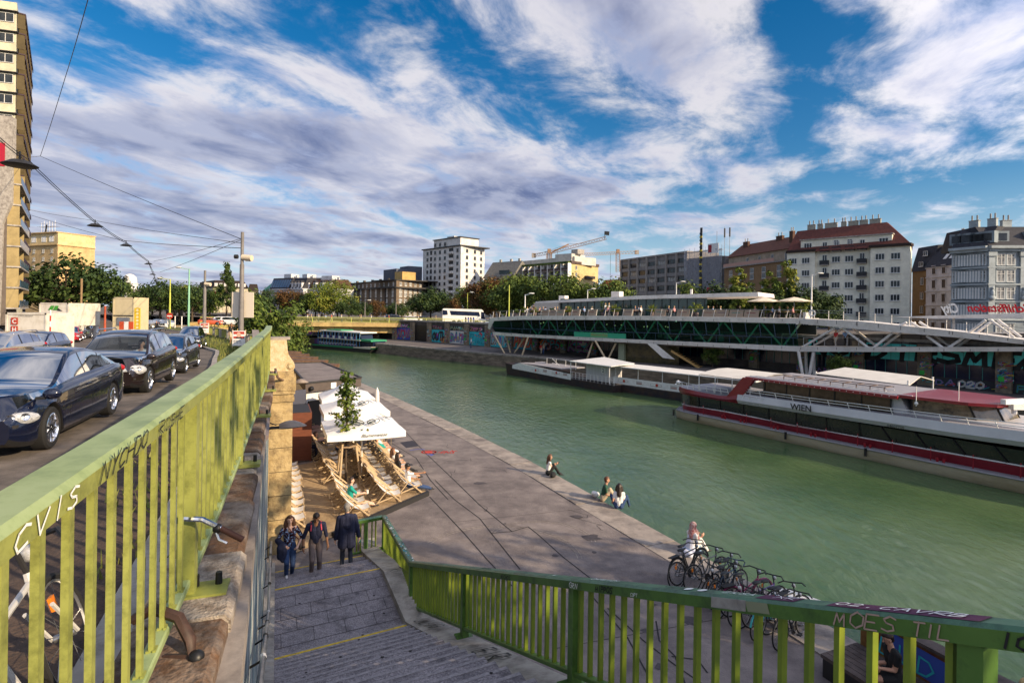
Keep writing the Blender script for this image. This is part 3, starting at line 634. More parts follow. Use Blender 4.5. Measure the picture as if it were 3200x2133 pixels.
m.grid(rows,oldstone)
for z in (-2.7,-3.4,-4.1,-4.8,-5.5,-6.2,-6.8):m.ribbon([V((wall_x(y)+.03,y,z)) for y in yy],.025,(.92,.39,0),crackmat)
for y,y2 in zip(yy,yy[1:]):m.ob(V((wall_x(y)-.4,y,-2.0)),V((wall_x(y2)-wall_x(y),y2-y,0)),(.5,0,0),(0,0,.25),copstone)
scrawl(m,'BADOR',V((wall_x(18.4)+.05,18.4,-4.1)),(0,0,-1),V((-.42,.9,0)),.5,blk,.05,seed=3,asp=.8)
m.build('stone_wall',label='old ochre stone retaining wall behind the deck chairs against it',cat='wall')
for p_ in (19.2,23.4):
    m=MB();c=V((wall_x(p_)+.1,p_,0));m.ob(c-v_*.3-u_*.45+V((0,0,QZ-.1)),v_*.5,u_*.9,(0,0,5.0),oldstone);m.ob(c-v_*.3-u_*.5+V((0,0,-2.2)),v_*.56,u_*1.,(0,0,.25),oldstone)
    m.build('wall_pier',label='stone pier on the ochre wall, the '+('nearer, tagged in black' if p_<20 else 'farther, by the timber screen'),cat='pier',group='piers on the ochre wall')
# wall lamps on curved arms
def wall_lamp(loc,L_,label):
    t=thing('wall_lamp',loc,label,'lamp');m=MB();rows=[]
    for i in range(9):
        s=i/8;w_=.16*sin(pi*min(1,s*.9+.12))**.6+.01;h=.10*sin(pi*min(1,s*.8+.2))+.01;c=loc+v_*(s*L_)+V((0,0,.02*sin(s*3)))
        rows.append([c+u_*w_*cos(a*pi/5)+V((0,0,h*sin(a*pi/5)*(1 if a <= 5 else .45))) for a in range(10)])
    m.grid(rows,mat('lamp_shell',(.30,.24,.20),.45,col2=(.22,.18,.15),scale=4),True);m.poly(rows[-1],MATS['lamp_shell']);m.poly(rows[0][::-1],MATS['lamp_shell']);m.build('lamp_head',t,smooth=50)
    m=MB();m.tube([loc-v_*.35+V((0,0,-.05)),loc-v_*.15+V((0,0,.0)),loc+v_*.05],.03,dark,8);m.tube([loc-v_*.35+V((0,0,.45)),loc-v_*.28+V((0,0,.15)),loc-v_*.05+V((0,0,.05))],.012,dark,5);m.build('bracket',t,smooth=40)
p=D(872,1335,11.2);wall_lamp(p,.52,'oval street lamp head on the wall just below the railing');p=D(925,1196,18.);wall_lamp(p,.38,'small oval lamp head behind the stone pillar by the kiosk')
m=MB();m.tube([D(860,1150,16),D(868,1180,16),D(880,1187,16.3),D(905,1186,16.5),D(912,1175,16.6)],.035,flat('hose',(.10,.06,.04),.6),7);m.build('cable_conduit',label='brown conduit bent around the capital of the stone pillar',cat='conduit',smooth=40)
m=MB();m.tube([V((wall_x(y)+.06,y,-1.95)) for y in (8.4,10,12,13.5,15.6)]+[D(862,1160,16)],.045,mat('conduit_grey',(.12,.09,.10),.5,col2=(.2,.17,.17),scale=6),7);m.build('pipe',label='grey pipe clipped along the kerb stones under the railing',cat='pipe',smooth=40)
# ---------------------------------------------------------------- people: capsules grown into one skin
import numpy as np
skin=mat('skin',(.50,.27,.18),.55);skin_tan=flat('skin_tan',(.30,.15,.08),.55);skin_pale=flat('skin_pale',(.62,.38,.28),.55)
hair_dk=mat('hair_dark',(.015,.010,.008),.45,col2=(.04,.022,.015),scale=30);hair_br=mat('hair_brown',(.06,.025,.012),.5,col2=(.14,.06,.03),scale=25);hair_gr=mat('hair_grey',(.12,.11,.10),.7,col2=(.26,.24,.22),scale=30);hair_bl=mat('hair_blond',(.45,.30,.12),.6,col2=(.6,.45,.2),scale=25)
CLOTH={}
def cloth(n,c,**k):return mat('cloth_'+n,c,.85,**k)
navy=cloth('navy',(.010,.013,.035),col2=(.018,.022,.055),scale=12,bump=.4,bscale=14);jeans=cloth('jeans',(.02,.045,.12),col2=(.035,.07,.17),scale=14);wht=cloth('white',(.72,.71,.70));blk_c=cloth('black',(.012,.012,.013));teal=cloth('teal',(.01,.28,.24));khaki=cloth('khaki',(.16,.12,.11),col2=(.11,.085,.08),scale=10);greytr=cloth('grey',(.035,.04,.055));dgreen=cloth('green',(.02,.07,.045));lblue=cloth('light_blue',(.25,.38,.62));red_c=cloth('red',(.5,.03,.03));beige=cloth('beige',(.45,.36,.25));pinkc=cloth('rose',(.55,.25,.27))
floral=mat('cloth_floral',(.03,.006,.014),.85,col2=(.30,.42,.62),scale=24,rmp=(.53,.58),detail=2);shirtpat=mat('cloth_pattern',(.55,.6,.55),.85,col2=(.25,.38,.36),scale=22,detail=1)
def caps_mesh(caps):
    mb=MB()
    for c in caps:
        a,ra,b,rb,m=c[:5]
        if len(c)>5 and c[5]=='paint':continue
        a=V(a);b=V(b);d=b-a;L_=d.length
        if L_<1e-5:mb.ball(a,ra,None,10,6);continue
        prof=[(ra*cos(t),-ra*sin(t)) for t in (pi/2*.999,pi/3,pi/6)]+[(ra,0),(rb,L_)]+[(rb*cos(t),L_+rb*sin(t)) for t in (pi/6,pi/3,pi/2*.999)]
        mb.lathe(prof,a,d,None,10);n=len(mb.v)
    return mb
def blob(name,caps,voxel,parent,sm=2,flatx=None,label=None):
    mb=caps_mesh(caps);o0=BASE.get(parent.name,V((0,0,0))) if parent else V((0,0,0))
    me=bpy.data.meshes.new('x');me.from_pydata([v for v in mb.v],[],mb.f);bm=bmesh.new();bm.from_mesh(me);bmesh.ops.remove_doubles(bm,verts=bm.verts,dist=1e-5);bmesh.ops.holes_fill(bm,edges=bm.edges);bmesh.ops.recalc_face_normals(bm,faces=bm.faces);bm.to_mesh(me);bm.free()
    ob=bpy.data.objects.new('x',me);COL.objects.link(ob)
    md=ob.modifiers.new('r','REMESH');md.mode='VOXEL';md.voxel_size=voxel;md.adaptivity=0
    if sm:s_=ob.modifiers.new('s','SMOOTH');s_.factor=.5;s_.iterations=sm
    dg=bpy.context.evaluated_depsgraph_get();me2=bpy.data.meshes.new_from_object(ob.evaluated_get(dg));bpy.data.objects.remove(ob);bpy.data.meshes.remove(me);me2.name=name
    me2.materials.clear();mats=[]
    for c in caps:
        if c[4] not in mats:mats.append(c[4])
    for m in mats:me2.materials.append(m)
    nf=len(me2.polygons)
    if nf and len(mats)>1:
        cen=np.zeros(nf*3);me2.polygons.foreach_get('center',cen);cen=cen.reshape(-1,3);best=np.full(nf,1e9);idx=np.zeros(nf,int)
        for c in caps:
            a=np.array(c[0]);b=np.array(c[2]);d=b-a;dd=d@d;t=np.clip(((cen-a)@d)/dd,0,1) if dd>1e-9 else np.zeros(nf)
            r=c[1]+(c[3]-c[1])*t;q=np.linalg.norm(cen-(a+t[:,None]*d),axis=1)-r
            if len(c)>5:q=q-(.004 if q is not None else 0)
            s=q<best;best[s]=q[s];idx[s]=mats.index(c[4])
        me2.polygons.foreach_set('material_index',idx.astype(np.int32))
    me2.polygons.foreach_set('use_smooth',[True]*nf);me2.update()
    r=bpy.data.objects.new(name,me2);COL.objects.link(r)
    if parent is not None:r.parent=parent;BASE[r.name]=o0
    return r
def ik(a,t,l1,l2,pole):
    a=V(a);t=V(t);d=t-a;L_=min(d.length,(l1+l2)*.999);d.normalize();t=a+d*L_
    x=(l1*l1-l2*l2+L_*L_)/(2*L_);h=sqrt(max(0,l1*l1-x*x));p=V(pole);p=p-d*p.dot(d)
    if p.length<1e-6:p=V((0,1,0))
    return a+d*x+p.normalized()*h,t
def body_caps(hip=.92,lean=0.,hands=((-.3,.05,.78),(.3,.05,.78)),feet=((-.1,.0,0),(.1,0,0)),head=(0,0),sk=None,top=None,sleeve=.55,arm_m=None,bot=None,shoe=None,shorts=0.,S=1.,fem=0.,elbow=(0,-1,-.2),knee=(0,1,0),grip=.5,toe=(0,1),belly=0.,hoff=(0,0),sh_m=None,decol=False,fingers=True,feet_dir=None):
    C=[];add=lambda *a:C.append(a)
    sk=sk or skin;top=top or wht;bot=bot or jeans;shoe=shoe or dark;arm_m=arm_m or top
    H=V((hoff[0],hoff[1],hip));up=V((0,sin(lean),cos(lean)));fw=V((0,cos(lean),-sin(lean)));X=V((1,0,0))
    wd=1-.12*fem
    for s in (-1,1):add(H+X*s*.075-up*.01,.105,H+X*s*.06+up*.08,.10,bot)
    waist=H+up*.17;chest=H+up*.36;sh=H+up*.50;nk=H+up*.56
    add(H+up*.08,.115+belly*.5,waist,.108+belly,top)
    for s in (-1,1):
        add(waist+X*s*.05+fw*belly*.4,.10,chest+X*s*.07,.108*wd,top);add(chest+X*s*.075,.105*wd,sh+X*s*.10-up*.02,.075,top);add(sh+X*s*.09,.062,sh+X*s*.165*wd-up*.015,.058,sh_m or top)
        if fem:add(chest+X*s*.07+fw*.07,.06,chest+X*s*.07+fw*.07,.06,top)
    add(sh-up*.01,.06,nk+up*.045+fw*.015,.05,sk)
    if decol:add(sh+fw*.065-up*.04,.05,sh+fw*.045,.05,sk)
    hp,hy=head;hu=(up+fw*.35*0).normalized();hu=(V((0,sin(lean*.4+hp),cos(lean*.4+hp))));hf=V((-sin(hy)*cos(lean*.4+hp),cos(hy)*cos(lean*.4+hp),-sin(lean*.4+hp)));hx=hf.cross(hu).normalized()
    hb=nk+up*.05+fw*.02;hc=hb+hu*.105
    add(hc+hu*.03,.083,hc+hu*.03-hf*.025,.085,sk);add(hc-hu*.03+hf*.02,.066,hc-hu*.075+hf*.035,.042,sk);add(hc+hf*.085-hu*.0,.012,hc+hf*.104-hu*.028,.015,sk)
    for s in (-1,1):
        add(hc+hx*s*.082-hu*.01,.016,hc+hx*s*.084-hu*.035,.012,sk)
        add(hc+hx*s*.032+hf*.082+hu*.012,.010,hc+hx*s*.036+hf*.08+hu*.012,.009,dark,'paint');add(hc+hx*s*.018+hf*.085+hu*.032,.006,hc+hx*s*.048+hf*.072+hu*.032,.006,hair_dk,'paint')
    add(hc-hx*.02+hf*.083-hu*.058,.006,hc+hx*.02+hf*.083-hu*.058,.006,MATS.get('lip') or flat('lip',(.4,.08,.07),.5),'paint')
    info=dict(hc=hc,hu=hu,hf=hf,hx=hx,sh=sh,chest=chest,waist=waist,H=H,up=up,fw=fw,nk=nk)
    J=[]
    for i,s in enumerate((-1,1)):
        a=sh+X*s*.19*wd-up*.02;pl=elbow[i] if isinstance(elbow[0],(tuple,list)) else (elbow[0]*s,elbow[1],elbow[2]);e,w_=ik(a,hands[i],.30,.27,pl);J.append((a,e,w_))
        k=min(1,sleeve*2);p=a.lerp(e,k);add(a,.058,p,.05,arm_m)
        if k<1:add(p,.045,e,.04,sk)
        if sleeve>.5:q=e.lerp(w_,(sleeve-.5)*2);add(e,.046,q,.04,arm_m);add(q,.036,w_,.027,sk)
        else:add(e,.04,w_,.027,sk)
        d=(w_-e).normalized();inn=X*-s;inn=(inn-d*inn.dot(d)).normalized();fr=d.cross(inn)*s
        add(w_+d*.01,.030,w_+d*.06,.034,sk)
        if fingers:
            for j in range(4):
                o=fr*(.027-.018*j)+w_+d*.075;f1=o+d*(.03+.003*(j in (1,2)))+inn*.008;f2=f1+(d*(1-grip)+inn*grip).normalized()*.032;f3=f2+(d*(1-grip*1.6)+inn*grip*1.6).normalized()*.02
                add(o,.0105,f1,.010,sk);add(f1,.010,f2,.0095,sk);add(f2,.0095,f3,.008,sk)
            t1=w_+d*.035+fr*.03+inn*.008;t2=t1+d*.03+fr*.018+inn*.012;add(w_+d*.02+fr*.012,.015,t1,.013,sk);add(t1,.012,t2,.011,sk);add(t2,.011,t2+d*.022+inn*.012,.009,sk)
    for i,s in enumerate((-1,1)):
        a=H+X*s*.085-up*.02;f=V(feet[i]);kn,an=ik(a,f+V((0,0,.08)),.44,.42,(knee[i] if isinstance(knee[0],(tuple,list)) else (knee[0]*s,knee[1],knee[2])));J.append((a,kn,an))
        if shorts:
            q=a.lerp(kn,min(1,shorts));add(a,.098,q,.085,bot);add(q,.07,kn,.055,sk);add(kn,.056,kn.lerp(an,.35),.058,sk);add(kn.lerp(an,.35),.058,an,.036,sk)
        else:
            add(a,.098,kn,.066,bot);add(kn,.064,kn.lerp(an,.35),.064,bot);add(kn.lerp(an,.35),.064,an+V((0,0,.0)),.05,bot)
        fd=V((toe[0],toe[1],0)).normalized() if feet_dir is None else V(feet_dir).normalized();add(an-V((0,0,.04)),.038,an-V((0,0,.045))+fd*.15,.03,shoe);add(an-V((0,0,.045))-fd*.03,.036,an,.036,shoe)
    info['J']=J
    if S != 1.:C=[(V(c[0])*S,c[1]*S,V(c[2])*S,c[3]*S)+tuple(c[4:]) for c in C];info={k:(v*S if k in ('hc','sh','chest','waist','H','nk') else v) for k,v in info.items()};info['J']=[tuple(p*S for p in j) for j in J]
    info['S']=S
    return C,info
def hair_caps(I,m,kind='short'):
    hc,hu,hf,hx,s=I['hc'],I['hu'],I['hf'],I['hx'],I['S'];C=[(hc+(hu*.05-hf*.015)*s,.088*s,hc+(hu*.035-hf*.035)*s,.09*s,m),(hc+(-hu*.0-hf*.045)*s,.078*s,hc+(-hu*.045-hf*.05)*s,.06*s,m)]
    if kind=='short':C.append((hc+(hu*.085+hf*.035)*s,.048*s,hc+(hu*.085-hf*.0)*s,.06*s,m))
    if kind in ('long','curly'):
        r=1.35 if kind=='curly' else 1.
        C.append((hc+(hu*.085+hf*.035)*s,.048*s,hc+(hu*.085-hf*.0)*s,.06*s,m))
        for t in (-1,1):C+=[(hc+(hx*t*.07-hf*.02+hu*.03)*s,.04*s*r,hc+(hx*t*.105-hu*.12-hf*.01)*s,.045*s*r,m),(hc+(hx*t*.105-hu*.12-hf*.01)*s,.045*s*r,hc+(hx*t*.10-hu*.24-hf*.03)*s,.03*s*r,m)]
        C+=[(hc+(-hf*.075)*s,.07*s,hc+(-hf*.10-hu*.28)*s,.07*s*r,m)]
    return C
def person(label,loc,rz,voxel=.02,hair=None,hkind='short',group=None,extra=None,name='person',**k):
    C,I=body_caps(**k);root=thing(name,(0,0,0),label,'person',group)
    blob('body',C,voxel,root)
    if hair:blob('hair',hair_caps(I,hair,hkind),max(voxel,.012),root)
    if extra:extra(root,I,voxel)
    root.location=loc;root.rotation_euler=(0,0,rz);BASE[root.name]=V((0,0,0));return root
def face_to(d):return atan2(d[1],d[0])-pi/2 # rotation that turns a figure's +Y to direction d
# --- three people on the stairs
def bagX(root,I,vx): # woman: shoulder bag and jacket over the arm
    b=MB();h=I['H'];b.ball(h+V((-.26,.02,.02)),(.075,.16,.13),mat('bag_tan',(.20,.14,.09),.7,col2=(.13,.09,.06),scale=9),12,8);b.build('shoulder_bag',root,smooth=60)
    b=MB();b.tube([h+V((-.26,.05,.12)),I['sh']+V((-.06,.10,-.10)),I['sh']+V((.0,.10,.0)),I['sh']+V((.06,.02,.07)),I['sh']+V((-.02,-.12,-.15)),h+V((-.24,-.05,.12))],.011,flat('leather_red',(.20,.035,.02),.5),6);b.build('bag_strap',root,smooth=60)
    e=I['J'][1][1];w_=I['J'][1][2]
    blob('carried_jacket',[(e+V((0,0,.01)),.075,w_+V((.03,0,.02)),.08,navy),(w_+V((.09,.0,-.02)),.09,w_+V((.10,0,-.25)),.075,navy),(w_+V((.0,.02,-.05)),.08,w_+V((.03,.03,-.32)),.07,navy)],.02,root)
person('young woman with brown curls in a flowery off shoulder blouse climbing the steps',G(903,1808,-6.92)+V((0,0,.0)),face_to((.42,-.9)),.009,hair_br,'curly',extra=bagX,hip=.86,S=.96,fem=1,sk=skin_pale,top=floral,sh_m=skin_pale,decol=True,sleeve=.62,bot=jeans,shoe=wht,hands=((-.20,.20,.93),(.14,.24,.98)),elbow=((-.8,-.6,-.3),(.8,-.6,-.3)),feet=((-.08,-.16,.0),(.08,.16,.13)),head=(.05,.1),grip=.7)
def straps(root,I,vx):
    b=MB();pinkm=flat('strap_pink',(.6,.05,.09),.6);s,u,f=I['sh'],I['up'],I['fw']
    for t in (-1,1):b=MB();b.tube([s+V((t*.12,0,0))-f*.06+u*.03,s+V((t*.12,0,0))+u*.055,s+V((t*.12,0,0))+f*.075-u*.01,s+V((t*.13,0,0))+f*.115-u*.12],.014,pinkm,6);b.build('backpack_strap',root,smooth=60)
    blob('backpack',[(s-f*.17-u*.08,.12,s-f*.18-u*.36,.13,blk_c),(s-f*.17-u*.08+V((.06,0,0)),.10,s-f*.18-u*.36+V((-.06,0,0)),.12,blk_c)],.02,root)
    b=MB();e,w_=I['J'][1][1],I['J'][1][2];b.lathe([(.036,-.02),(.038,0),(.036,.02)],e.lerp(w_,.93),w_-e,dark,12);b.build('wristwatch',root)
person('man in a navy shirt with pink backpack straps looking down at the steps',G(985,1800,-6.95),face_to((.36,-.93)),.009,hair_dk,'short',extra=straps,hip=.9,lean=.16,belly=.02,sk=skin_tan,top=navy,sleeve=.58,bot=khaki,shoe=dark,hands=((-.30,.06,.78),(.30,.14,.84)),elbow=(.6,-1,0),feet=((-.1,-.04,0.),(.1,.1,.06)),head=(.55,0),grip=.6)
def jacket(root,I,vx):
    h,s,u=I['H'],I['sh'],I['up'];C=[]
    for t in (-1,1):C+=[(s+V((t*.10,-.02,-.06)),.115,h+V((t*.09,-.0,.05)),.135,navy),(h+V((t*.09,-.0,.05)),.135,h+V((t*.10,-.02,-.22)),.145,navy)]
    for j in (I['J'][0],I['J'][1]):C+=[(j[0],.075,j[1],.068,navy),(j[1],.066,j[1].lerp(j[2],.92),.055,navy)]
    C+=[(s+V((0,-.02,.02)),.09,s+V((0,-.03,-.2)),.14,navy)]
    blob('suit_jacket',C,.011,root,3)
    b=MB();w_=I['J'][1][2];b.tube([w_+V((.02,.02,-.02)),w_+V((.02,.02,-.17))],.022,teal,8);b.build('held_bottle',root)
person('grey haired man in a long navy jacket seen from behind going down the steps',G(1082,1782,-7.02),face_to((-.3,.95)),.009,hair_gr,'short',extra=jacket,hip=.93,sk=skin_pale,top=navy,sleeve=.95,bot=greytr,shoe=black,hands=((-.30,.02,.76),(.32,.03,.82)),elbow=(.5,-1,0),feet=((-.11,.05,0),(.11,-.06,.02)),head=(.1,0),S=1.02)
# --- people sitting on the coping and on the bench
def sit_edge(label,px,py,facing,**k):
    return person(label,G(px,py,QZ+.02)+V((0,0,.0)),facing,.014,**k)
toW=face_to((.88,.47))
def legs_up(hx=0.):return dict(hip=.10,feet=((-.12,.50,0),(.12,.52,0)),knee=(0,.4,1))
def ph(root,I,vx):
    b=MB();w_=I['J'][1][2];b.box(w_+V((0,.09,.06)),(.07,.012,.13),black,rot=Matrix.Rotation(-.5,3,'X'));b.build('phone',root)
    blob('handbag',[(I['H']+V((.38,.16,.03)),.13,I['H']+V((.50,.10,.02)),.11,blk_c)],.025,root)
sit_edge('long haired woman in a white top holding up a phone on the canal edge, alone',1712,1483,face_to((.75,.1)),hair=hair_br,hkind='long',extra=ph,fem=1,top=wht,sleeve=.1,bot=blk_c,hands=((-.12,.30,.42),(.10,.36,.50)),lean=.12,S=.97,**legs_up())
def bags(root,I,vx):
    blob('plastic_bag',[(V((-.28,-.30,.13)),.13,V((-.20,-.36,.2)),.09,wht),(V((-.42,-.22,.09)),.1,V((-.3,-.3,.1)),.1,wht)],.03,root)
sit_edge('person with brown bob and dark green t-shirt seated on the canal edge',1884,1563,face_to((.95,-.15)),hair=hair_br,extra=bags,top=dgreen,sleeve=.35,bot=beige,hands=((-.12,.42,.25),(.12,.40,.22)),lean=.2,**legs_up())
sit_edge('black haired woman in white top and blue jeans seated on the canal edge',1934,1588,face_to((.2,.95)),hair=hair_dk,hkind='curly',fem=1,top=wht,sleeve=.3,bot=jeans,hands=((-.26,.2,.16),(.2,.3,.2)),lean=.1,S=.96,hip=.10,feet=((-.2,.35,0),(.38,.28,0)),knee=(.6,.4,1))
def scarf(root,I,vx):
    scm=mat('scarf',(.55,.42,.38),.9,col2=(.30,.05,.06),scale=18,detail=2);hc=I['hc']
    blob('headscarf',[(hc+V((0,-.01,.03)),.11,hc+V((0,-.03,-.04)),.10,scm),(hc+V((0,-.04,-.1)),.11,hc+V((.02,-.07,-.33)),.13,scm),(hc+V((.06,.05,-.12)),.06,hc+V((.09,.10,-.35)),.05,scm)],.02,root)
    blob('long_dress',[(V((0,0,.14)),.17,V((0,.22,.1)),.16,lblue),(V((-.2,-.05,.06)),.12,V((.2,0,.06)),.12,cloth('pale_dress',(.6,.63,.75))),(V((-.10,-.22,.06)),.11,V((.18,-.18,.05)),.1,MATS['cloth_pale_dress']),(V((0,.0,.2)),.16,V((0,.02,.52)),.12,MATS['cloth_pale_dress'])],.025,root)
sit_edge('person in a patterned headscarf and long pale robe seated beside the parked bicycles',2158,1728,face_to((.9,.4)),extra=scarf,fem=1,top=wht,sleeve=.9,bot=wht,hands=((-.1,.3,.45),(.12,.3,.5)),lean=.12,**legs_up())
# ---------------------------------------------------------------- trees
bark=mat('bark',(.10,.07,.045),.9,col2=(.05,.035,.025),scale=9,bump=.8,bscale=20)
def leafm(n,c1,c2,sc_=.35):
    m=mat('leaf_'+n,c1,.65,col2=c2,scale=sc_,detail=4,spec=.3,rmp=(.4,.62));return m
LV={'mid':(leafm('mid',(.030,.060,.010),(.085,.12,.018)),leafm('mid_light',(.075,.12,.018),(.13,.16,.025))),'dark':(leafm('dark',(.015,.035,.010),(.045,.075,.016)),leafm('dark_light',(.04,.07,.014),(.07,.10,.02))),'rust':(leafm('rust',(.065,.035,.012),(.12,.055,.015)),leafm('rust_light',(.07,.06,.015),(.14,.075,.02))),'lime':(leafm('lime',(.06,.10,.012),(.15,.18,.02)),leafm('lime_light',(.14,.17,.02),(.24,.22,.03)))}
def leaf_cloud(mb,rn,n,W,H,lean,size,pal,z0,shape='round',clumps=26,hollow=.45):
    cl=[]
    for i in range(clumps):
        while True:
            p=V((rn.uniform(-1,1),rn.uniform(-1,1),rn.uniform(-1,1)))
            if p.length<1 and p.length>hollow*rn.random()**.4:break
        k=1.
        if shape=='column':k=.55+.45*(1-abs(p.z)**2)
        if shape=='poplar':k=max(.12,(1-p.z)*.5)**.7
        cl.append((V((p.x*W*.5*k,p.y*W*.5*k,z0+H*.5+p.z*H*.5*.92)),rn.uniform(.13,.27)*min(W,H)*(1 if shape=='round' else .75),rn.random()))
    for i in range(n):
        c,r,t=rn.choice(cl);d=V((rn.gauss(0,1),rn.gauss(0,1),rn.gauss(0,.8))).normalized();p=c+d*r*rn.random()**.35*V((1,1,.8)).length/1.6
        m=pal[1] if (t>.55 and rn.random()<.75) else pal[0];s=size*rn.uniform(.6,1.25);n_=(d+V((rn.uniform(-.7,.7),rn.uniform(-.7,.7),rn.uniform(-.2,.9)))).normalized();x=n_.cross(V((rn.random(),rn.random(),rn.random()))).normalized();y=n_.cross(x)
        mb.poly([p-x*s,p-y*s*.55+n_*s*.12,p+x*s,p+y*s*.55+n_*s*.12],m)
def tree_proto(name,seed,W,H,zc,pal,n=1500,size=.34,shape='round',clumps=26,trunk=.28,label='',group=None):
    rn=random.Random(seed);root=proto(name,label,'tree',group)
    mb=MB();leaf_cloud(mb,rn,n,W,H,0,size,LV[pal],zc,shape,clumps);mb.build('crown',root)
    t=MB();top=zc+H*.75;t.tube([(0,0,-.3),(.05,0,zc*.5),(-.05,.05,zc),(.05,.0,zc+H*.35),(0,0,top)],[trunk*1.25,trunk,trunk*.8,trunk*.5,trunk*.15],bark,8)
    for k in range(9 if shape != 'poplar' else 5):
        a=rn.uniform(0,6.28);z1=zc+H*rn.uniform(-.05,.4);r=W*rn.uniform(.2,.42);t.tube([(0,0,z1),(cos(a)*r*.5,sin(a)*r*.5,z1+H*.12),(cos(a)*r,sin(a)*r,z1+H*rn.uniform(.18,.4))],[trunk*.4,trunk*.25,trunk*.07],bark,5)
    t.build('trunk',root,smooth=60);return placer(root)
TR={k:tree_proto(n,s,W,H,zc,pal,cnt,sz,sh,cl,tk) for k,(n,s,W,H,zc,pal,cnt,sz,sh,cl,tk) in {
    'A':('broadleaf_tree',1,9,8,2.5,'mid',3000,.30,'round',34,.25),'B':('broadleaf_tree',2,10,7,2.2,'dark',3000,.32,'round',36,.25),'C':('broadleaf_tree',3,9,7,2.2,'rust',2800,.30,'round',32,.22),'P':('poplar_tree',4,4.2,13,1.6,'dark',2600,.26,'poplar',44,.2),'K':('column_tree',5,3.6,10,1.5,'lime',2000,.24,'column',36,.16),'W':('broadleaf_tree',6,10,11,2.2,'lime',3600,.30,'round',44,.25)}.items()}
def T(kind,px,pybase,Y,s,label,group=None,zb=None,sz=None):
    p=D(px,1000,Y);z=zb if zb is not None else D(px,pybase,Y).z
    return TR[kind]((p.x,p.y,z),random.uniform(0,6.28),label,group,scale=(s,s,sz or s))
def tree_label(t):return t
GR='trees along the far bank'
# left street
T('B',205,1010,125,2.0,'big round dark green tree in front of the ochre tower block',sz=1.62);T('B',300,1010,135,1.5,'dark tree beside the big round one, behind the tall beige container');T('B',130,1010,130,1.25,'dark bushy tree between the office block and the white sign boxes')
for i,(px,Y,k,s) in enumerate(((385,170,'B',.75),(440,160,'A',1.0),(500,150,'B',1.2),(560,165,'A',1.1),(600,150,'B',1.05),(655,158,'A',1.0),(475,190,'B',1.3),(540,185,'B',1.35),(625,190,'A',1.15),(420,185,'B',.95))):
    T(k,px,1003,Y,s,'green street tree in the row behind the traffic lights at the crossing','street trees behind the crossing')
T('P',707,1000,150,1.15,'dark slender poplar, the taller, beside the grey pole');T('P',722,1000,146,.85,'shorter dark poplar leaning into the taller one by the grey pole')
T('A',845,1100,64,.80,'lush round chestnut tree at the near end of the bridge',zb=-6.9,sz=.86);T('A',905,1100,68,.6,'smaller leafy tree on the right flank of the round chestnut',zb=-7.2,sz=.62);T('B',800,1100,72,.6,'dark bushy tree close behind the round chestnut by the railing',zb=-6.)
# far bank
fb=[(800,150,'B',1.0),(850,175,'B',1.2),(905,170,'C',1.15),(950,168,'C',1.05),(985,165,'B',1.15),(1005,162,'W',1.0),(1055,165,'W',1.08),(1090,160,'B',.85),(1130,172,'B',.75),(1175,190,'C',.85),(1225,195,'B',.8),(1255,178,'B',.75),(1310,190,'B',1.15),(1345,185,'B',1.4),(1390,185,'B',1.25),(1440,175,'C',1.1),(1480,160,'A',1.25),(1510,150,'C',1.35),(1545,150,'C',1.5),(1585,140,'A',1.35),(1560,150,'A',1.5),(1630,140,'A',1.4),(1680,135,'A',1.25),(1720,130,'A',1.35),(1780,125,'A',1.1),(1830,120,'A',1.3),(1880,118,'A',1.2),(1925,116,'A',.95),(2190,105,'A',1.05),(2240,102,'B',1.1),(2300,104,'B',1.05),(2420,98,'B',1.0),(2500,92,'B',1.05),(2545,90,'B',.95),(2590,85,'B',.55),(2340,100,'B',.9)]
for px,Y,k,s in fb:
    lab={'A':'bushy mid green tree in the row along the far bank street','B':'dark green tree in the row along the far bank street','C':'rust tinged tree in the row along the far bank street','W':'tall pale green tree rising behind the bridge parapet'}[k]
    T(k,px,0,Y,s*.86,lab,{'W':'pale trees behind the bridge'}.get(k,{'A':'green trees','B':'dark trees','C':'rusty trees'}.get(k,'')+' along the far bank'),zb=-3.1 if px>1500 else -3.8)
for px,Y,s in ((2305,96,1.0),(2345,97,.78),(2400,96,.95),(2455,94,1.1)):T('K',px,0,Y,s,'slim sunlit tree climbing in front of the brown apartment house','slim trees by the roof terrace',zb=-3.)
for px,Y,s in ((2228,69,.27),):T('A',px,0,Y,s,'small tree growing on the far quay under the long glass building','small trees under the glass building',zb=FQ)
T('A',2632,0,57,.26,'leafy young tree on the far quay beside the four leaning columns',zb=FQ)
# a row of trees on the quay behind us, whose shade falls over the steps
for i,(x,y,z,s) in enumerate(((15.5,0,-7.2,1.05),(17,-5,-7.2,1.1),(21.5,-1.5,-7.2,1.1),(24.5,-7.5,-7.2,1.15),(26,1,-7.2,.9))):TR['A']((x,y,z),i*1.3,'tall tree on the quay beyond the stair railing, shading the steps','quay trees shading the steps',scale=(s,s,s*(1.12 if y<-4 else 1.33)))
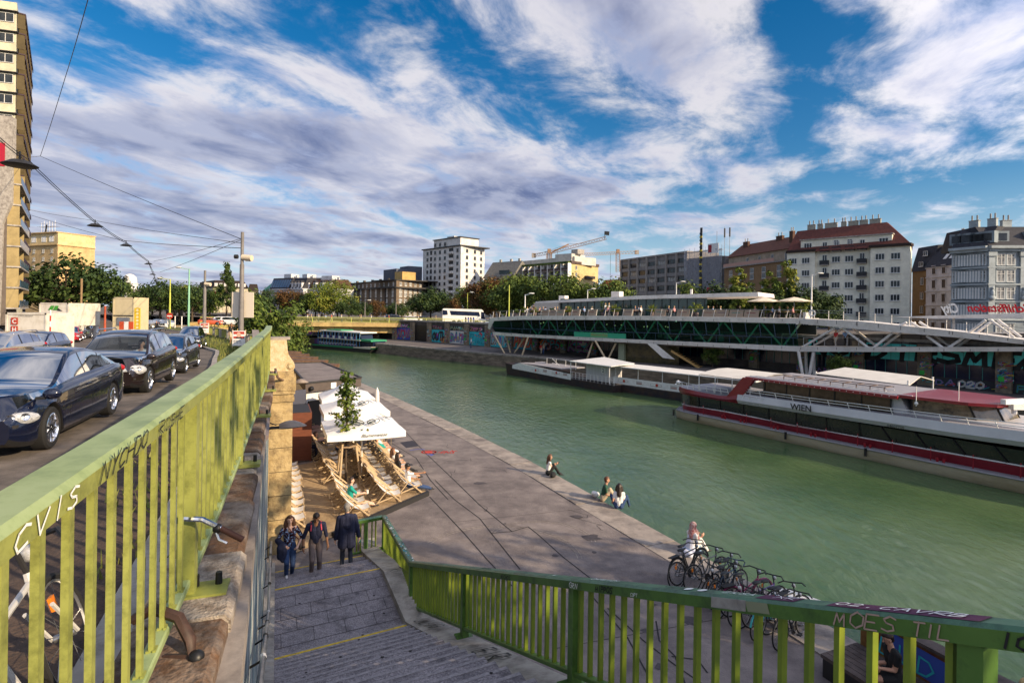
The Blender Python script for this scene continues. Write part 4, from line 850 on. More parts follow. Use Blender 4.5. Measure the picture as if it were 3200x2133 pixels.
# ---------------------------------------------------------------- cars
glass_car=glassy('car_glass',(.50,.58,.64),.06);lamp_glass=mat('lamp_lens',(.55,.56,.58),.05,col2=(.22,.23,.25),scale=26,spec=.8,coat=1.);redlens=flat('red_lens',(.35,.01,.01),.2);trimc=flat('car_trim',(.012,.012,.013),.4);plate=flat('number_plate',(.8,.8,.8),.5);interior=flat('car_interior',(.025,.022,.022),.8);orange_l=flat('orange_lens',(.7,.2,.02),.3)
def carpaint(n,c,metal=.3,rough=.25):return mat('paint_'+n,c,rough,metal=metal,coat=1.,spec=.6)
def sm(tab,x):return sum(sm0(tab,x+o) for o in (-.13,-.065,0,.065,.13))/5
def sm0(tab,x):
    if x <= tab[0][0]:return tab[0][1]
    for (x0,y0),(x1,y1) in zip(tab,tab[1:]):
        if x <= x1:t=(x-x0)/(x1-x0);return y0+(y1-y0)*t
    return tab[-1][1]
def car(name,label,loc,rz,paint,L=4.6,W=1.84,H=1.46,wb=2.8,fo=.85,belt=None,roof=None,rw=.33,style='sedan',group=None,rim_n=10,tilt=0.,lod=1,plate_on=True,bpill=.0,grille='wide',rails=False,driver=None,cat='car',ground=.17,hl=(.36,.12)):
    """belt: height of bonnet, shoulder and boot lid along the car; roof: height of the glasshouse; x from -L/2 (tail) to L/2 (nose)"""
    root=thing(name,(0,0,0),label,cat,group);h=L/2;xf=h-fo;xr=xf-wb;ra=rw+.055
    wt=[(-h,.80),(-h+.12,.90),(-h+.5,.975),(-.4,1.),(.6,1.),(h-.75,.975),(h-.35,.92),(h-.12,.82),(h,.70)]
    def hw(x):return W/2*sm(wt,x)
    def zb(x):return ground+.10*max(0,(abs(x)-(h-.35))/.35)**2
    n_st=max(24,int(L/(.055 if lod>0 else .14)));xs=[-h+L*i/n_st for i in range(n_st+1)]
    body=MB();wsh=MB();rwn=MB();swl=MB();swr=MB();inn=MB();rows=[];gl=[]
    def tum(z,zbelt):return max(0.,(z-zbelt))*.36
    for x in xs:
        w_=hw(x);z0=zb(x);za=z0;arch=0
        for wx in (xf,xr):
            if abs(x-wx)<ra:za=max(za,rw+sqrt(ra*ra-(x-wx)**2));arch=1
        zt=sm(belt,x);zm=lerp(z0,zt,.55)
        half=[(w_*.30,z0),(w_*.93,max(z0,za-.02 if arch else z0)),(w_*.985,max(za,z0+.07)),(w_*1.0,max(za+.012,lerp(z0,zt,.35))),(w_*1.0,max(za+.02,zm)),(w_*.975,max(za+.03,lerp(zm,zt,.6))),(w_*.945,max(za+.04,zt-.05)),(w_*.90,zt)]
        cr=.06*min(1.,(h-abs(x))*1.2)
        rf=sm(roof,x)
        top=[(w_*.78,zt+cr*.45),(w_*.5,zt+cr*.8),(0,zt+cr)]
        rows.append((half,top));gl.append((x,w_*.90,zt,rf,cr))
    def P(x,p,s=1):return V((x,p[0]*s,p[1]))
    for i in range(n_st):
        x0,x1=xs[i],xs[i+1]
        for s in (1,-1):
            a,b=rows[i][0],rows[i+1][0]
            for j in range(len(a)-1):
                f=[P(x0,a[j],s),P(x1,b[j],s),P(x1,b[j+1],s),P(x0,a[j+1],s)];body.poly(f if s>0 else f[::-1],trimc if j<2 else paint)
            cab=gl[i][3]>gl[i][2]+.06 and gl[i+1][3]>gl[i+1][2]+.06
            if not cab:
                a=[rows[i][0][-1]]+rows[i][1];b=[rows[i+1][0][-1]]+rows[i+1][1]
                for j in range(len(a)-1):
                    f=[P(x0,a[j],s),P(x1,b[j],s),P(x1,b[j+1],s),P(x0,a[j+1],s)];body.poly(f if s>0 else f[::-1],paint)
        f=[P(x0,rows[i][0][0],-1),P(x1,rows[i+1][0][0],-1),P(x1,rows[i+1][0][0]),P(x0,rows[i][0][0])];body.poly(f,trimc)
    for i,sg in ((0,-1),(n_st,1)):
        hf=rows[i][0]+rows[i][1];lp=[P(xs[i],p) for p in hf]+[P(xs[i],p,-1) for p in hf[::-1][1:]];body.poly(lp if sg>0 else lp[::-1],paint)
 # glasshouse
    rtop=max(r for _,r in roof);xa=next(x for x,r in roof[::-1] if r >= rtop-.12);xc=next(x for x,r in roof if r >= rtop-.12)
    cabi=[i for i in range(n_st+1) if gl[i][3]>gl[i][2]+.005];i0,i1=cabi[0],cabi[-1]
    prof=[]
    for i in range(i0,i1+1):
        x,wbt,zt,rf,cr=gl[i];hh=rf-zt;wtop=max(.35,wbt-.03-tum(rf,zt));z1=zt+hh*.10;z2=zt+hh*.86
        prof.append([(wbt-.01,zt),(wbt-.02-tum(z1,zt),z1),(wtop+(wbt-.02-wtop)*.14,z2),(wtop,rf-.02),(wtop*.93,rf+.0),(wtop*.55,rf+.02+.02*min(1,hh)),(0,rf+.03+.02*min(1,hh))])
    for k in range(len(prof)-1):
        x0,x1=xs[i0+k],xs[i0+k+1];xm=(x0+x1)/2
        slope_f=xm>xa+.02;slope_r=xm<xc-.02
        for s in (1,-1):
            a,b=prof[k],prof[k+1]
            for j in range(6):
                f=[P(x0,a[j],s),P(x1,b[j],s),P(x1,b[j+1],s),P(x0,a[j+1],s)]
                if s<0:f=f[::-1]
                if j==1:
                    pil=abs(xm-bpill)<.045 or abs(xm-(bpill-.95))<.03 and L>4 or (x1>xs[i1]-.22) or (x0<xs[i0]+(.30 if style != 'sedan' else .38))
                    (body if pil else (swl if s>0 else swr)).poly(f,(trimc if abs(xm-bpill)<.045 or abs(xm-(bpill-.95))<.03 else paint) if pil else glass_car)
                elif j in (4,5) and slope_f:wsh.poly(f,glass_car)
                elif j in (4,5) and slope_r and (style != 'none'):rwn.poly(f,glass_car)
                else:body.poly(f,paint)
    zf=.5;inn.box((lerp(xs[i0],xs[i1],.5),0,zf),(xs[i1]-xs[i0]-.1,W*.8,.04),interior)
    for sx in (.15,-.75):
        for sy in (-.38,.38):inn.box((sx+xf-1.45,sy,.62),(.5,.48,.16),interior);inn.box((sx+xf-1.74,sy,.88),(.13,.46,.56),interior);inn.box((sx+xf-1.78,sy,1.2),(.08,.24,.16),interior)
    inn.box((xf-.75,0,.86),(.30,W*.74,.16),interior)
    body.build('body',root,smooth=38);wsh.build('windscreen',root,smooth=80);rwn.build('rear_window',root,smooth=80);swl.build('side_window',root);swr.build('side_window',root);inn.build('interior',root)
    for wx in (xf,xr):
        for s in (1,-1):
            c=V((wx,s*(hw(wx)-.115),rw));m=MB();m.lathe([(rw*.70,-.105),(rw*.9,-.11),(rw*.985,-.085),(rw,0),(rw*.985,.085),(rw*.9,.11),(rw*.70,.105),(rw*.66,.03),(rw*.66,-.105)],c,(0,s,0),rubber,28 if lod else 16);wo=m.build('wheel',root,smooth=40)
            m=MB();m.lathe([(rw*.70,.105),(rw*.66,.112),(rw*.61,.07),(rw*.60,.0)],c,(0,s,0),chrome,28 if lod else 16);m.lathe([(0,.075),(.06,.075),(.075,.05)],c,(0,s,0),chrome,12);m.lathe([(0,.0),(rw*.62,.0)],c,(0,s,0),dark,20)
            for q in range(rim_n):
                a=2*pi*q/rim_n+.2;d=V((cos(a),0,sin(a)));t=V((-sin(a),0,cos(a)))*.022
                o=c+V((0,s*.055,0));o2=c+V((0,s*.09,0));m.mesh([o2+d*.05-t,o2+d*rw*.65-t*.8,o2+d*rw*.65+t*.8,o2+d*.05+t,o+d*.05-t*1.3,o+d*rw*.65-t,o+d*rw*.65+t,o+d*.05+t*1.3],[(0,1,2,3),(4,5,1,0),(7,6,2,3)],chrome)
            m.build('rim',wo,smooth=30)
    zt=sm(belt,h-.2)
    for s in (1,-1):
        m=MB();M_=Matrix.Rotation(s*-.62,3,'Z') @ Matrix.Rotation(.28,3,'Y');M2_=Matrix.Rotation(s*.62,3,'Z') @ Matrix.Rotation(-.3,3,'Y');c_=V((h-.215,s*hw(h-.215)*.85,zt-.115));m.ball(c_,(.105,hl[0]*.80,hl[1]*.86),lamp_glass,16,8,M2_);nx=M2_@V((1,0,0));ny=M2_@V((0,1,0));[m.lathe([(.0,.0),(.045,.0),(.055,.012),(.055,-.02)],c_+nx*.098+ny*q,nx,chrome,12) for q in (-.09,.08)];m.build('headlight',root,smooth=60)
        m=MB();m.lathe([(0,.03),(.05,.03),(.062,.0),(.062,-.05)],(h-.12,s*hw(h-.14)*.72,ground+.20),(1,s*.35,0),lamp_glass,12);m.build('fog_light',root,smooth=40)
        m=MB();m.ball((-h+.16,s*hw(-h+.16)*.88,sm(belt,-h+.2)-.10),(.16,.13,.085),redlens,12,6);m.build('tail_light',root,smooth=60)
        xm=xs[i1]-.52;m=MB();m.ball((xm,s*(hw(xm)+.12),sm(belt,xm)+.09),(.075,.125,.085),paint,12,8);m.box((xm,s*(hw(xm)-.02),sm(belt,xm)+.03),(.06,.12,.04),trimc);m.build('wing_mirror',root,smooth=60)
        m=MB()
        for dx in (bpill+.12,bpill-.85):m.box((dx,s*(hw(dx)*.985),sm(belt,dx)-.14),(.19,.025,.03),paint if style != 'wagon' else paint)
        m.build('door_handle',root)
        m=MB()
        for dx in (bpill,bpill+1.02 if bpill+1.02<xf-ra else xf-ra-.05,bpill-.93):
            pts=[V((dx,s*(lerp(.985,1.0,0 if abs(t-.5)>.4 else 1)*hw(dx)+.0025),lerp(ground+.12,sm(belt,dx)-.06,t))) for t in (0,.25,.5,.75)];m.ribbon(pts,.008,(0,s,0),trimc)
        m.ribbon([V((x,s*(hw(x)*.992+.004),lerp(ground,sm(belt,x),.72))) for x in [xr+ra+.1+i*(wb-2*ra-.2)/8 for i in range(9)]],.006,(0,s,.3),trimc)
        m.build('door_seam',root)
    m=MB();xg=h+.004;zg=zt-.13
    if grille=='kidney':
        for s in (1,-1):m.box((h-.03,s*.17,zg-.02),(.10,.27,.20),chrome);m.box((h-.015,s*.17,zg-.02),(.10,.24,.17),black)
        m.box((h-.06,0,ground+.15),(.16,W*.52,.15),black)
    elif grille=='low':
        m.box((h-.05,0,ground+.28),(.14,W*.5,.22),black)
        for s in (1,-1):
            m.box((h-.22,s*hw(h-.22)*.72,ground+.30),(.3,.34,.15),black,rz=-s*.5)
            m.box((h-.2,s*hw(h-.2)*.72,ground+.42),(.3,.32,.035),lamp_glass,rz=-s*.5)
    else:
        m.box((h-.02,0,zg+.0),(.08,W*.46,.11),black);m.box((h-.012,0,zg+.035),(.08,W*.46,.012),chrome);m.box((h-.012,0,zg-.04),(.08,W*.46,.012),chrome);m.lathe([(0,.03),(.05,.028),(.06,.02),(.06,0)],(h+.01,0,zg),(1,0,0),chrome,14)
        m.box((h-.05,0,ground+.15),(.14,W*.55,.14),black)
    m.build('grille',root)
    if plate_on:m=MB();m.box((h+.035,0,ground+.27),(.02,.5,.11),plate);m.box((h+.042,-.22,ground+.27),(.02,.035,.105),flat('plate_blue',(.02,.05,.4),.5));m.build('number_plate',root)
    if rails:
        for s in (1,-1):m=MB();m.tube([(xa-.15+.1,s*W*.345,rtop-.03),(xa-.25,s*W*.345,rtop+.06),(xc+.3,s*W*.345,rtop+.06),(xc+.05,s*W*.345,rtop-.03)],.018,chrome,6);m.build('roof_rail',root,smooth=50)
    m=MB();m.tube([(xs[i1]-.05,.4,sm(belt,xs[i1])+.045),(xs[i1]-.35,-.15,sm(belt,xs[i1]-.35)+.13)],.01,black,4);m.tube([(xs[i1]-.05,-.1,sm(belt,xs[i1])+.05),(xs[i1]-.35,-.6,sm(belt,xs[i1]-.35)+.10)],.01,black,4);m.build('wiper',root)
    root.location=loc;root.rotation_euler=Euler((0,tilt,rz));return root
def driver_in(label,loc,rz,dx,dy,top,hr,hk='short',sk=None,hands=((-.12,.38,.55),(.12,.40,.5))):
    d=V((cos(rz),sin(rz),0));n=V((-sin(rz),cos(rz),0));p=V(loc)+d*dx+n*dy+V((0,0,.50))
    return person(label,p,rz-pi/2,.02,hair=hr,hkind=hk,hip=.10,lean=-.12,top=top,sk=sk,sleeve=.9,hands=hands,feet=((-.1,.62,-.15),(.1,.62,-.15)),knee=(0,.3,1),bot=blk_c)
SED=dict(belt=[(-2.45,.84),(-2.35,.98),(-1.7,1.03),(-.9,.99),(.9,.95),(1.2,.93),(2.0,.80),(2.33,.68),(2.45,.56)],roof=[(-1.95,.99),(-1.1,1.34),(-.55,1.44),(-.1,1.45),(.35,1.40),(1.28,.93)])
SUV=dict(belt=[(-2.40,1.0),(-2.3,1.13),(-1.2,1.12),(.8,1.08),(1.15,1.06),(1.9,.98),(2.25,.84),(2.40,.66)],roof=[(-2.22,1.13),(-1.55,1.60),(-.6,1.69),(.1,1.69),(.5,1.62),(1.28,1.07)])
HAT=dict(belt=[(-2.13,.86),(-2.05,1.0),(-1.,.99),(.7,.95),(1.05,.93),(1.75,.80),(2.03,.68),(2.13,.56)],roof=[(-2.05,.99),(-1.6,1.36),(-.7,1.46),(-.1,1.46),(.25,1.41),(1.15,.93)])
VAN=dict(belt=[(-2.4,.9),(-2.3,1.05),(-1.,1.04),(1.1,1.0),(1.5,.98),(2.05,.86),(2.3,.72),(2.4,.56)],roof=[(-2.38,1.05),(-2.05,1.62),(-1.,1.73),(.2,1.72),(.6,1.64),(1.75,.98)])
WAG=dict(belt=[(-2.25,.88),(-2.17,1.02),(-1.,1.0),(.8,.96),(1.15,.94),(1.85,.82),(2.13,.68),(2.25,.56)],roof=[(-2.2,1.02),(-1.85,1.36),(-.8,1.48),(-.1,1.48),(.3,1.43),(1.25,.94)])
bmwp=carpaint('midnight',(.006,.009,.028),.3,.18);brownp=carpaint('brown',(.030,.020,.020),.55,.22);gryp=carpaint('graphite',(.055,.055,.062),.5,.25);darkp=carpaint('dark_blue',(.008,.012,.035));silv=carpaint('silver',(.42,.42,.45),.5,.3);blkp=carpaint('black',(.008,.008,.010));redp=carpaint('red',(.42,.012,.02),.1);whp=carpaint('white',(.7,.7,.7),0);orp=carpaint('orange',(.55,.10,.03),.1)
def place(fx,fy,rx,ry,fo,wb,L,W): # the near side wheels' ground points -> centre and heading
    f=V((fx,fy,0));r=V((rx,ry,0));d=(f-r).normalized();n=V((-d.y,d.x,0));m=(f+r)/2;c=m+d*((L/2)-(L/2-wb/2+0)+0)
    return d,n,m
d=V((.99,-2.67,0)).normalized();n=V((-d.y,d.x,0));L_,wb_,fo_=4.9,2.95,.84
mid=V((-7.72,10.1,0));c=mid+d*(fo_+wb_/2-L_/2)*-1*-1-n*.0
def put(mid,d,L,W,wb,fo):n_=V((-d.y,d.x,0));s=-1 if (V((0,0,0))-mid).dot(n_)>0 else 1;cx=mid-d*((L/2-fo-wb/2))+n_*s*(W/2-.1);return V((cx.x,cx.y,road_z(cx.y)+.003)),atan2(d.y,d.x)
loc,rz=put(mid,d,4.9,1.86,2.95,.84);car('sedan_car','gleaming dark blue sedan nearest to the green railing, first in the queue',loc,rz,bmwp,L=4.9,W=1.86,wb=2.95,fo=.84,grille='kidney',rim_n=10,bpill=-.05,tilt=-.0,**SED)
driver_in('bald browed man in a black top driving the nearest dark blue sedan',loc,rz,.22,.37,blk_c,hair_dk,sk=skin)
driver_in('passenger in a grey top riding in the nearest dark blue sedan',loc,rz,.22,-.37,cloth('grey_top',(.2,.2,.24)),hair_dk,hk='long')
d=V((.92,-2.5,0)).normalized();mid=V((-10.75,17.15,0));loc,rz=put(mid,d,4.85,1.94,2.9,.9);car('suv_car','glossy brown off-roader with oval headlights, second in the queue',loc,rz,brownp,L=4.8,W=1.94,H=1.7,wb=2.9,fo=.88,rw=.38,grille='low',rails=True,ground=.24,bpill=-.1,plate_on=False,rim_n=10,hl=(.40,.17),**SUV)
driver_in('driver with sunglasses and white shirt in the brown off-roader',loc,rz,.15,.38,wht,hair_dk,hands=((-.05,.40,.62),(.16,.36,.52)),sk=skin)
d=V((.92,-2.5,0)).normalized();p=V((-12.95,22.2,0));mid=p-d*1.3;loc,rz=put(mid,d,4.26,1.8,2.63,.86);car('hatchback_car','grey hatchback with chrome lower trim close behind the brown off-roader',loc,rz,gryp,L=4.26,W=1.8,wb=2.63,fo=.86,bpill=-.15,rails=True,**HAT)
driver_in('driver in dark glasses and pale shirt in the grey hatchback',loc,rz,.1,.36,wht,hair_dk)
c=D(598,1000,45);loc=V((c.x,c.y,road_z(45)));rz=atan2(-.93,.38);car('minivan_car','dark blue minivan with white number plate coming round the bend',loc,rz,darkp,L=4.7,W=1.82,H=1.73,wb=2.83,fo=.9,bpill=-.1,rails=True,**VAN)
driver_in('driver in a white t-shirt in the dark blue minivan',loc,rz,.3,.38,wht,hair_dk)
c=D(42,1000,22.5);loc=V((c.x-.6,c.y,road_z(22.5)));car('wagon_car','silver estate car waiting beside the white container',loc,atan2(-.95,.32),silv,L=4.5,W=1.76,wb=2.6,fo=.9,bpill=-.1,style='wagon',rails=True,**WAG)
c=D(112,1000,25.5);loc=V((c.x,c.y,road_z(25.5)));car('hatchback_car','dark blue hatchback just behind the silver estate car',loc,atan2(-.94,.35),darkp,L=4.1,W=1.72,wb=2.5,fo=.82,bpill=-.15,**HAT)
for px,Y,pt,rz_,lab,sty,kw in ((220,54,redp,-1.0,'red parked car under the raised white box','hatchback_car',HAT),(246,60,gryp,-1.15,'dark green-grey car parked just behind the red car','hatchback_car',HAT),(272,66,blkp,-1.15,'black estate car parked behind the red car','wagon_car',WAG),
    (464,108,silv,-1.45,'silver car on the far left lane approaching the crossing','sedan_car',SED),(491,116,blkp,-1.45,'black car between two pale cars at the crossing','wagon_car',WAG),(521,108,whp,-1.4,'white car in front of the traffic lights at the crossing','hatchback_car',HAT),(440,112,whp,-1.4,'white car half hidden by the yellow ladder frame','hatchback_car',HAT)):
    c=D(px,1000,Y);car(sty,lab,V((c.x,c.y,road_z(Y))),rz_,pt,L=4.26 if kw is not SED else 4.9,W=1.8,wb=2.63,fo=.86,lod=0,rim_n=5,bpill=-.12,**kw)
# ---------------------------------------------------------------- buildings
wframe=flat('window_frame_white',(.7,.69,.66),.6);gdark=mat('window_glass',(.02,.025,.03),.06,col2=(.06,.07,.08),scale=.22,spec=.35,rmp=(.42,.58));gcurt=mat('window_curtain',(.30,.30,.29),.3,col2=(.05,.055,.06),scale=.35,spec=.6,rmp=(.45,.55));wframed=flat('window_frame_dark',(.10,.08,.07),.6);gblue=flat('roof_glazing',(.05,.10,.18),.06,spec=.9)
def wallm(n,c,c2=None,**k):
    k.setdefault('dirt',tuple(x*.55 for x in c));return mat('wall_'+n,c,.9,col2=c2 or tuple(x*.82 for x in c),scale=k.pop('scale',.9),dscale=.35,bump=.2,bscale=8,**k)
def roofm(n,c):return mat('roof_'+n,c,.8,col2=tuple(x*.55 for x in c),scale=1.6,bump=.5,bscale=5)
WPROTO={}
def win_mesh(w,h,style='casement',frame=None,glass=None,panes=2,sill=True,trim=None):
    k=(w,h,style,frame.name,glass.name,panes,sill,trim.name if trim else '')
    if k in WPROTO:return WPROTO[k]
    m=MB();f=.07;m.box((0,-.0,h/2),(w,.06,h),glass)
    for s in (-1,1):m.box((s*(w/2-f/2),-.045,h/2),(f,.07,h),frame)
    m.box((0,-.046,f/2),(w,.07,f),frame);m.box((0,-.046,h-f/2),(w,.07,f),frame)
    for i in range(1,panes):m.box((-w/2+w*i/panes,-.047,h/2),(f*1.1,.07,h),frame)
    if style=='tall':m.box((0,-.047,h*.68),(w,.07,f),frame)
    if sill:m.box((0,-.09,-.05),(w+.2,.22,.09),trim or frame)
    if style in ('trim','tall') and trim:
        m.box((0,-.10,h+.16),(w+.4,.26,.14),trim)
        for s in (-1,1):m.box((s*(w/2+.09),-.04,h/2),(.16,.1,h+.2),trim)
    ob=m.build('window',origin=(0,0,0));me=ob.data;bpy.data.objects.remove(ob);WPROTO[k]=me;return me
WCOUNT={}
def window(parent,p,d,me,proud=.0,name='window'):
    o=bpy.data.objects.new(name,me);COL.objects.link(o);o.parent=parent;n=V((-d.y,d.x,0)) # n points away from the viewer's side
    o.location=V(p)-BASE[parent.name]-n*proud;o.rotation_euler=(0,0,atan2(d.y,d.x));return o
class Facade: # A (left) to B (right) seen from outside; windows are placed by fraction along and height
    def __init__(s,A,B):s.A=V((A[0],A[1],0));s.B=V((B[0],B[1],0));s.d=(s.B-s.A);s.L=s.d.length;s.d.normalize();s.n=V((s.d.y,-s.d.x,0)) # outward
    def p(s,a,z,o=0.):return s.A+s.d*a+V((0,0,z))+s.n*o
    def at_px(s,px,y=940):
        r=ray(px,y);k=(s.A.x*s.n.x+s.A.y*s.n.y)/(r.x*s.n.x+r.y*s.n.y);q=r*k;return (V((q.x,q.y,0))-s.A).dot(s.d),q.z
    def band(s,mb,a0,a1,z0,z1,o0,o1,m):mb.ob(s.p(a0,z0,o0),s.d*(a1-a0),s.n*(o1-o0),(0,0,z1-z0),m)
    def windows(s,parent,cols,rows,me,name='window',rest=None):
        for z in rows:
            for a in cols:
                c=WCOUNT.get(parent.name,0);q=s.p(a,z,.035)
                if c<100:o=bpy.data.objects.new(name,me);COL.objects.link(o);o.parent=parent;o.location=q-BASE[parent.name];o.rotation_euler=(0,0,atan2(s.d.y,s.d.x));WCOUNT[parent.name]=c+1
                else:REST.setdefault(parent.name,[]).append((q,atan2(s.d.y,s.d.x),me))
REST={}
def finish_rest():
    for pn,L_ in REST.items():
        par=bpy.data.objects[pn];b=BASE[pn];vs=[];fs=[];mi=[];mats=[]
        for q,rz,me in L_:
            M_=Matrix.Translation(q-b) @ Matrix.Rotation(rz,4,'Z');i=len(vs);vs+=[M_@v.co for v in me.vertices]
            for f in me.polygons:
                fs.append([i+j for j in f.vertices]);m=me.materials[f.material_index]
                if m not in mats:mats.append(m)
                mi.append(mats.index(m))
        me=bpy.data.meshes.new('window_field');me.from_pydata(vs,[],fs)
        for m in mats:me.materials.append(m)
        me.polygons.foreach_set('material_index',mi);o=bpy.data.objects.new('window_field',me);COL.objects.link(o);o.parent=par;o['kind']='stuff'
def corner_dir(pxl,C,d): # point on the line from C in direction d that is seen at pixel column pxl
    k=ray(pxl,940).x;t=(k*C[1]-C[0])/(d[0]-k*d[1]);return V((C[0]+d[0]*t,C[1]+d[1]*t,0))
def block(name,label,px0,pxc,px1,Yc,dl,dr,zb,zt,wm_,cat='building',depth=14.,base=None,wm2=None):
    """corner at pixel column pxc, left face runs back in direction dl to px0, right face in direction dr to px1"""
    c=D(pxc,940,Yc);C=V((c.x,c.y,0));A=corner_dir(px0,C,dl) if px0 is not None else C+V((dl[0],dl[1],0)).normalized()*depth
    B=corner_dir(px1,C,dr) if px1 is not None else C+V((dr[0],dr[1],0)).normalized()*depth
    root=thing(name,C+V((0,0,zb)),label,cat);m=MB();E_=A+B-C
    m.prism([p+V((0,0,zb)) for p in (C,B,E_,A)],(0,0,zt-zb),wm_);wl_=m.build('wall',root)
    return root,Facade(A,C),Facade(C,B),(A,C,B,E_)
def hip(mb,quad,z0,h,inset,m,over=.4):
    c=sum(quad,V((0,0,0)))/4;lo=[q+(q-c).normalized()*over+V((0,0,z0)) for q in quad];hi=[q.lerp(c,inset)+V((0,0,z0+h)) for q in quad]
    for i in range(4):mb.poly([lo[i],lo[(i+1) % 4],hi[(i+1) % 4],hi[i]],m)
    mb.poly(hi,m);mb.poly(lo[::-1],m)
def chimneys(root,fac,items,z,h,m,pipe=True):
    for a,w_,o in items:
        b=MB();fac.band(b,a-w_/2,a+w_/2,z-1.5,z+h,o-.8,o,m)
        fac.band(b,a-w_/2-.08,a+w_/2+.08,z+h,z+h+.1,o-.88,o+.08,concrete)
        if pipe:
            for k in (-.25,.28):b.tube([fac.p(a+k*w_,z+h,o-.4),fac.p(a+k*w_,z+h+1.1,o-.4)],.14,wallm('pipe',(.4,.38,.35)),6)
        b.build('chimney',root)
def frac(fac,n,m0,m1):return [lerp(m0,fac.L-m1,(i+.5)/n) for i in range(n)]
NL=(-.94,1.);NR=(.75,1.)
# --- white tower
wt_=wallm('white',(.66,.65,.63));W1=win_mesh(1.5,1.6,'casement',wframed,gdark,2)
root,fl_,fr_,qd=block('tower_block','white ten storey tower block with a raised middle, behind the bridge',1320,1438,1512,262,NL,NR,-4,30.2,wt_)
m=MB();a0,_=fl_.at_px(1355);a1,_=fl_.at_px(1488) if 0 else (fl_.L-1.2,0)
for zz_,o_ in ((30.2,.5),):fl_.band(m,-.6,fl_.L+.5,zz_,zz_+.5,-17.5,.6,dark);
m.build('cornice',root)
m=MB();pA=fl_.p(fl_.L*.30,0,.02);m.prism([pA+V((0,0,30.7)),fl_.p(fl_.L-.5,30.7,.02),fl_.p(fl_.L-.5,30.7,.02)-fl_.n*11,pA-fl_.n*11+V((0,0,30.7))],(0,0,3.6),wt_);fl_.band(m,fl_.L*.30-.5,fl_.L,34.3,34.7,-11.4,.5,dark);fl_.band(m,fl_.L*.52,fl_.L*.7,34.7,36.,-8,-3,wt_);m.build('penthouse',root)
rows=[3.1*i-.4 for i in range(0,10)]
fl_.windows(root,[fl_.L*t for t in (.13,.34,.47,.60,.92)],rows,W1);fl_.windows(root,[fl_.L*t for t in (.34,.47,.60)],[31.2],W1);fr_.windows(root,[fr_.L*t for t in (.25,.58,.85)],rows,W1)
for z in rows:
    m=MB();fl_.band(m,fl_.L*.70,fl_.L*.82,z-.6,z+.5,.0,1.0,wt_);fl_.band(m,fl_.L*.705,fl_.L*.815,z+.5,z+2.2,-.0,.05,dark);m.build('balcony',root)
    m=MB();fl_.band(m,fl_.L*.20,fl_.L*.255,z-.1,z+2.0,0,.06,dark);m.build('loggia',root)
# --- brown block
bw_=wallm('brown',(.17,.125,.085));root,fl_,fr_,qd=block('apartment_block','long soot brown apartment block with a heavy dark cornice, left of the white tower',1040,1238,1322,262,(-.75,1.),(.9,1.),-4,13.7,bw_)
m=MB();fl_.band(m,-.5,fl_.L+.8,10.1,10.6,-22,1.0,dark);fr_.band(m,-.9,fr_.L+.5,10.1,10.6,-20,1.0,dark);fl_.band(m,-.3,fl_.L+.3,13.7,14.1,-22,.4,dark);fr_.band(m,-.2,fr_.L,13.7,14.1,-20,.4,dark);m.build('cornice',root)
for z in (-2.,):m=MB();fl_.band(m,0,fl_.L,-.7,-.4,0,.25,bw_);fr_.band(m,0,fr_.L,-.7,-.4,0,.25,bw_);m.build('string_course',root)
W2=win_mesh(1.7,2.0,'tall',wframe,gcurt,2);W2b=win_mesh(1.3,1.7,'casement',wframe,gcurt,2)
cl=frac(fl_,13,.5,.5);rows=[-3.0,0.1,3.1,6.1,8.6-.6]
rows=[-2.9,.3,3.2,6.0];fl_.windows(root,cl,rows+[8.4-.6+.3],W2b if 0 else W2);fr_.windows(root,frac(fr_,5,1,.6),rows+[8.1],W2);fl_.windows(root,frac(fl_,16,.5,.5),[11.2],W2b);fr_.windows(root,frac(fr_,5,1,.5),[11.2],W2b)
for i in range(0,13,1):
    if i % 3==2:m=MB();fl_.band(m,cl[i]-1.5,cl[i]-1.15,-.4,10.1,0,.5,wallm('brown_dark',(.05,.035,.028)));m.build('pilaster',root)
chimneys(root,fl_,[(fl_.L*t,2.0,-6) for t in (.12,.25,.37,.5,.62,.74,.86)],14.4,1.2,bw_,False)
m=MB();fr_.band(m,fr_.L*.35,fr_.L*.85,14.1,18.2,-9,-3,wallm('ochre_pale',(.55,.36,.13)));fl_.band(m,fl_.L*.62,fl_.L*.80,14.1,20.5,-18,-8,wallm('slate',(.10,.11,.14)));fl_.band(m,fl_.L*.60,fl_.L*.72,14.1,22.8,-26,-18.1,wallm('slate',(.10,.11,.14)));m.build('rooftop_block',root)
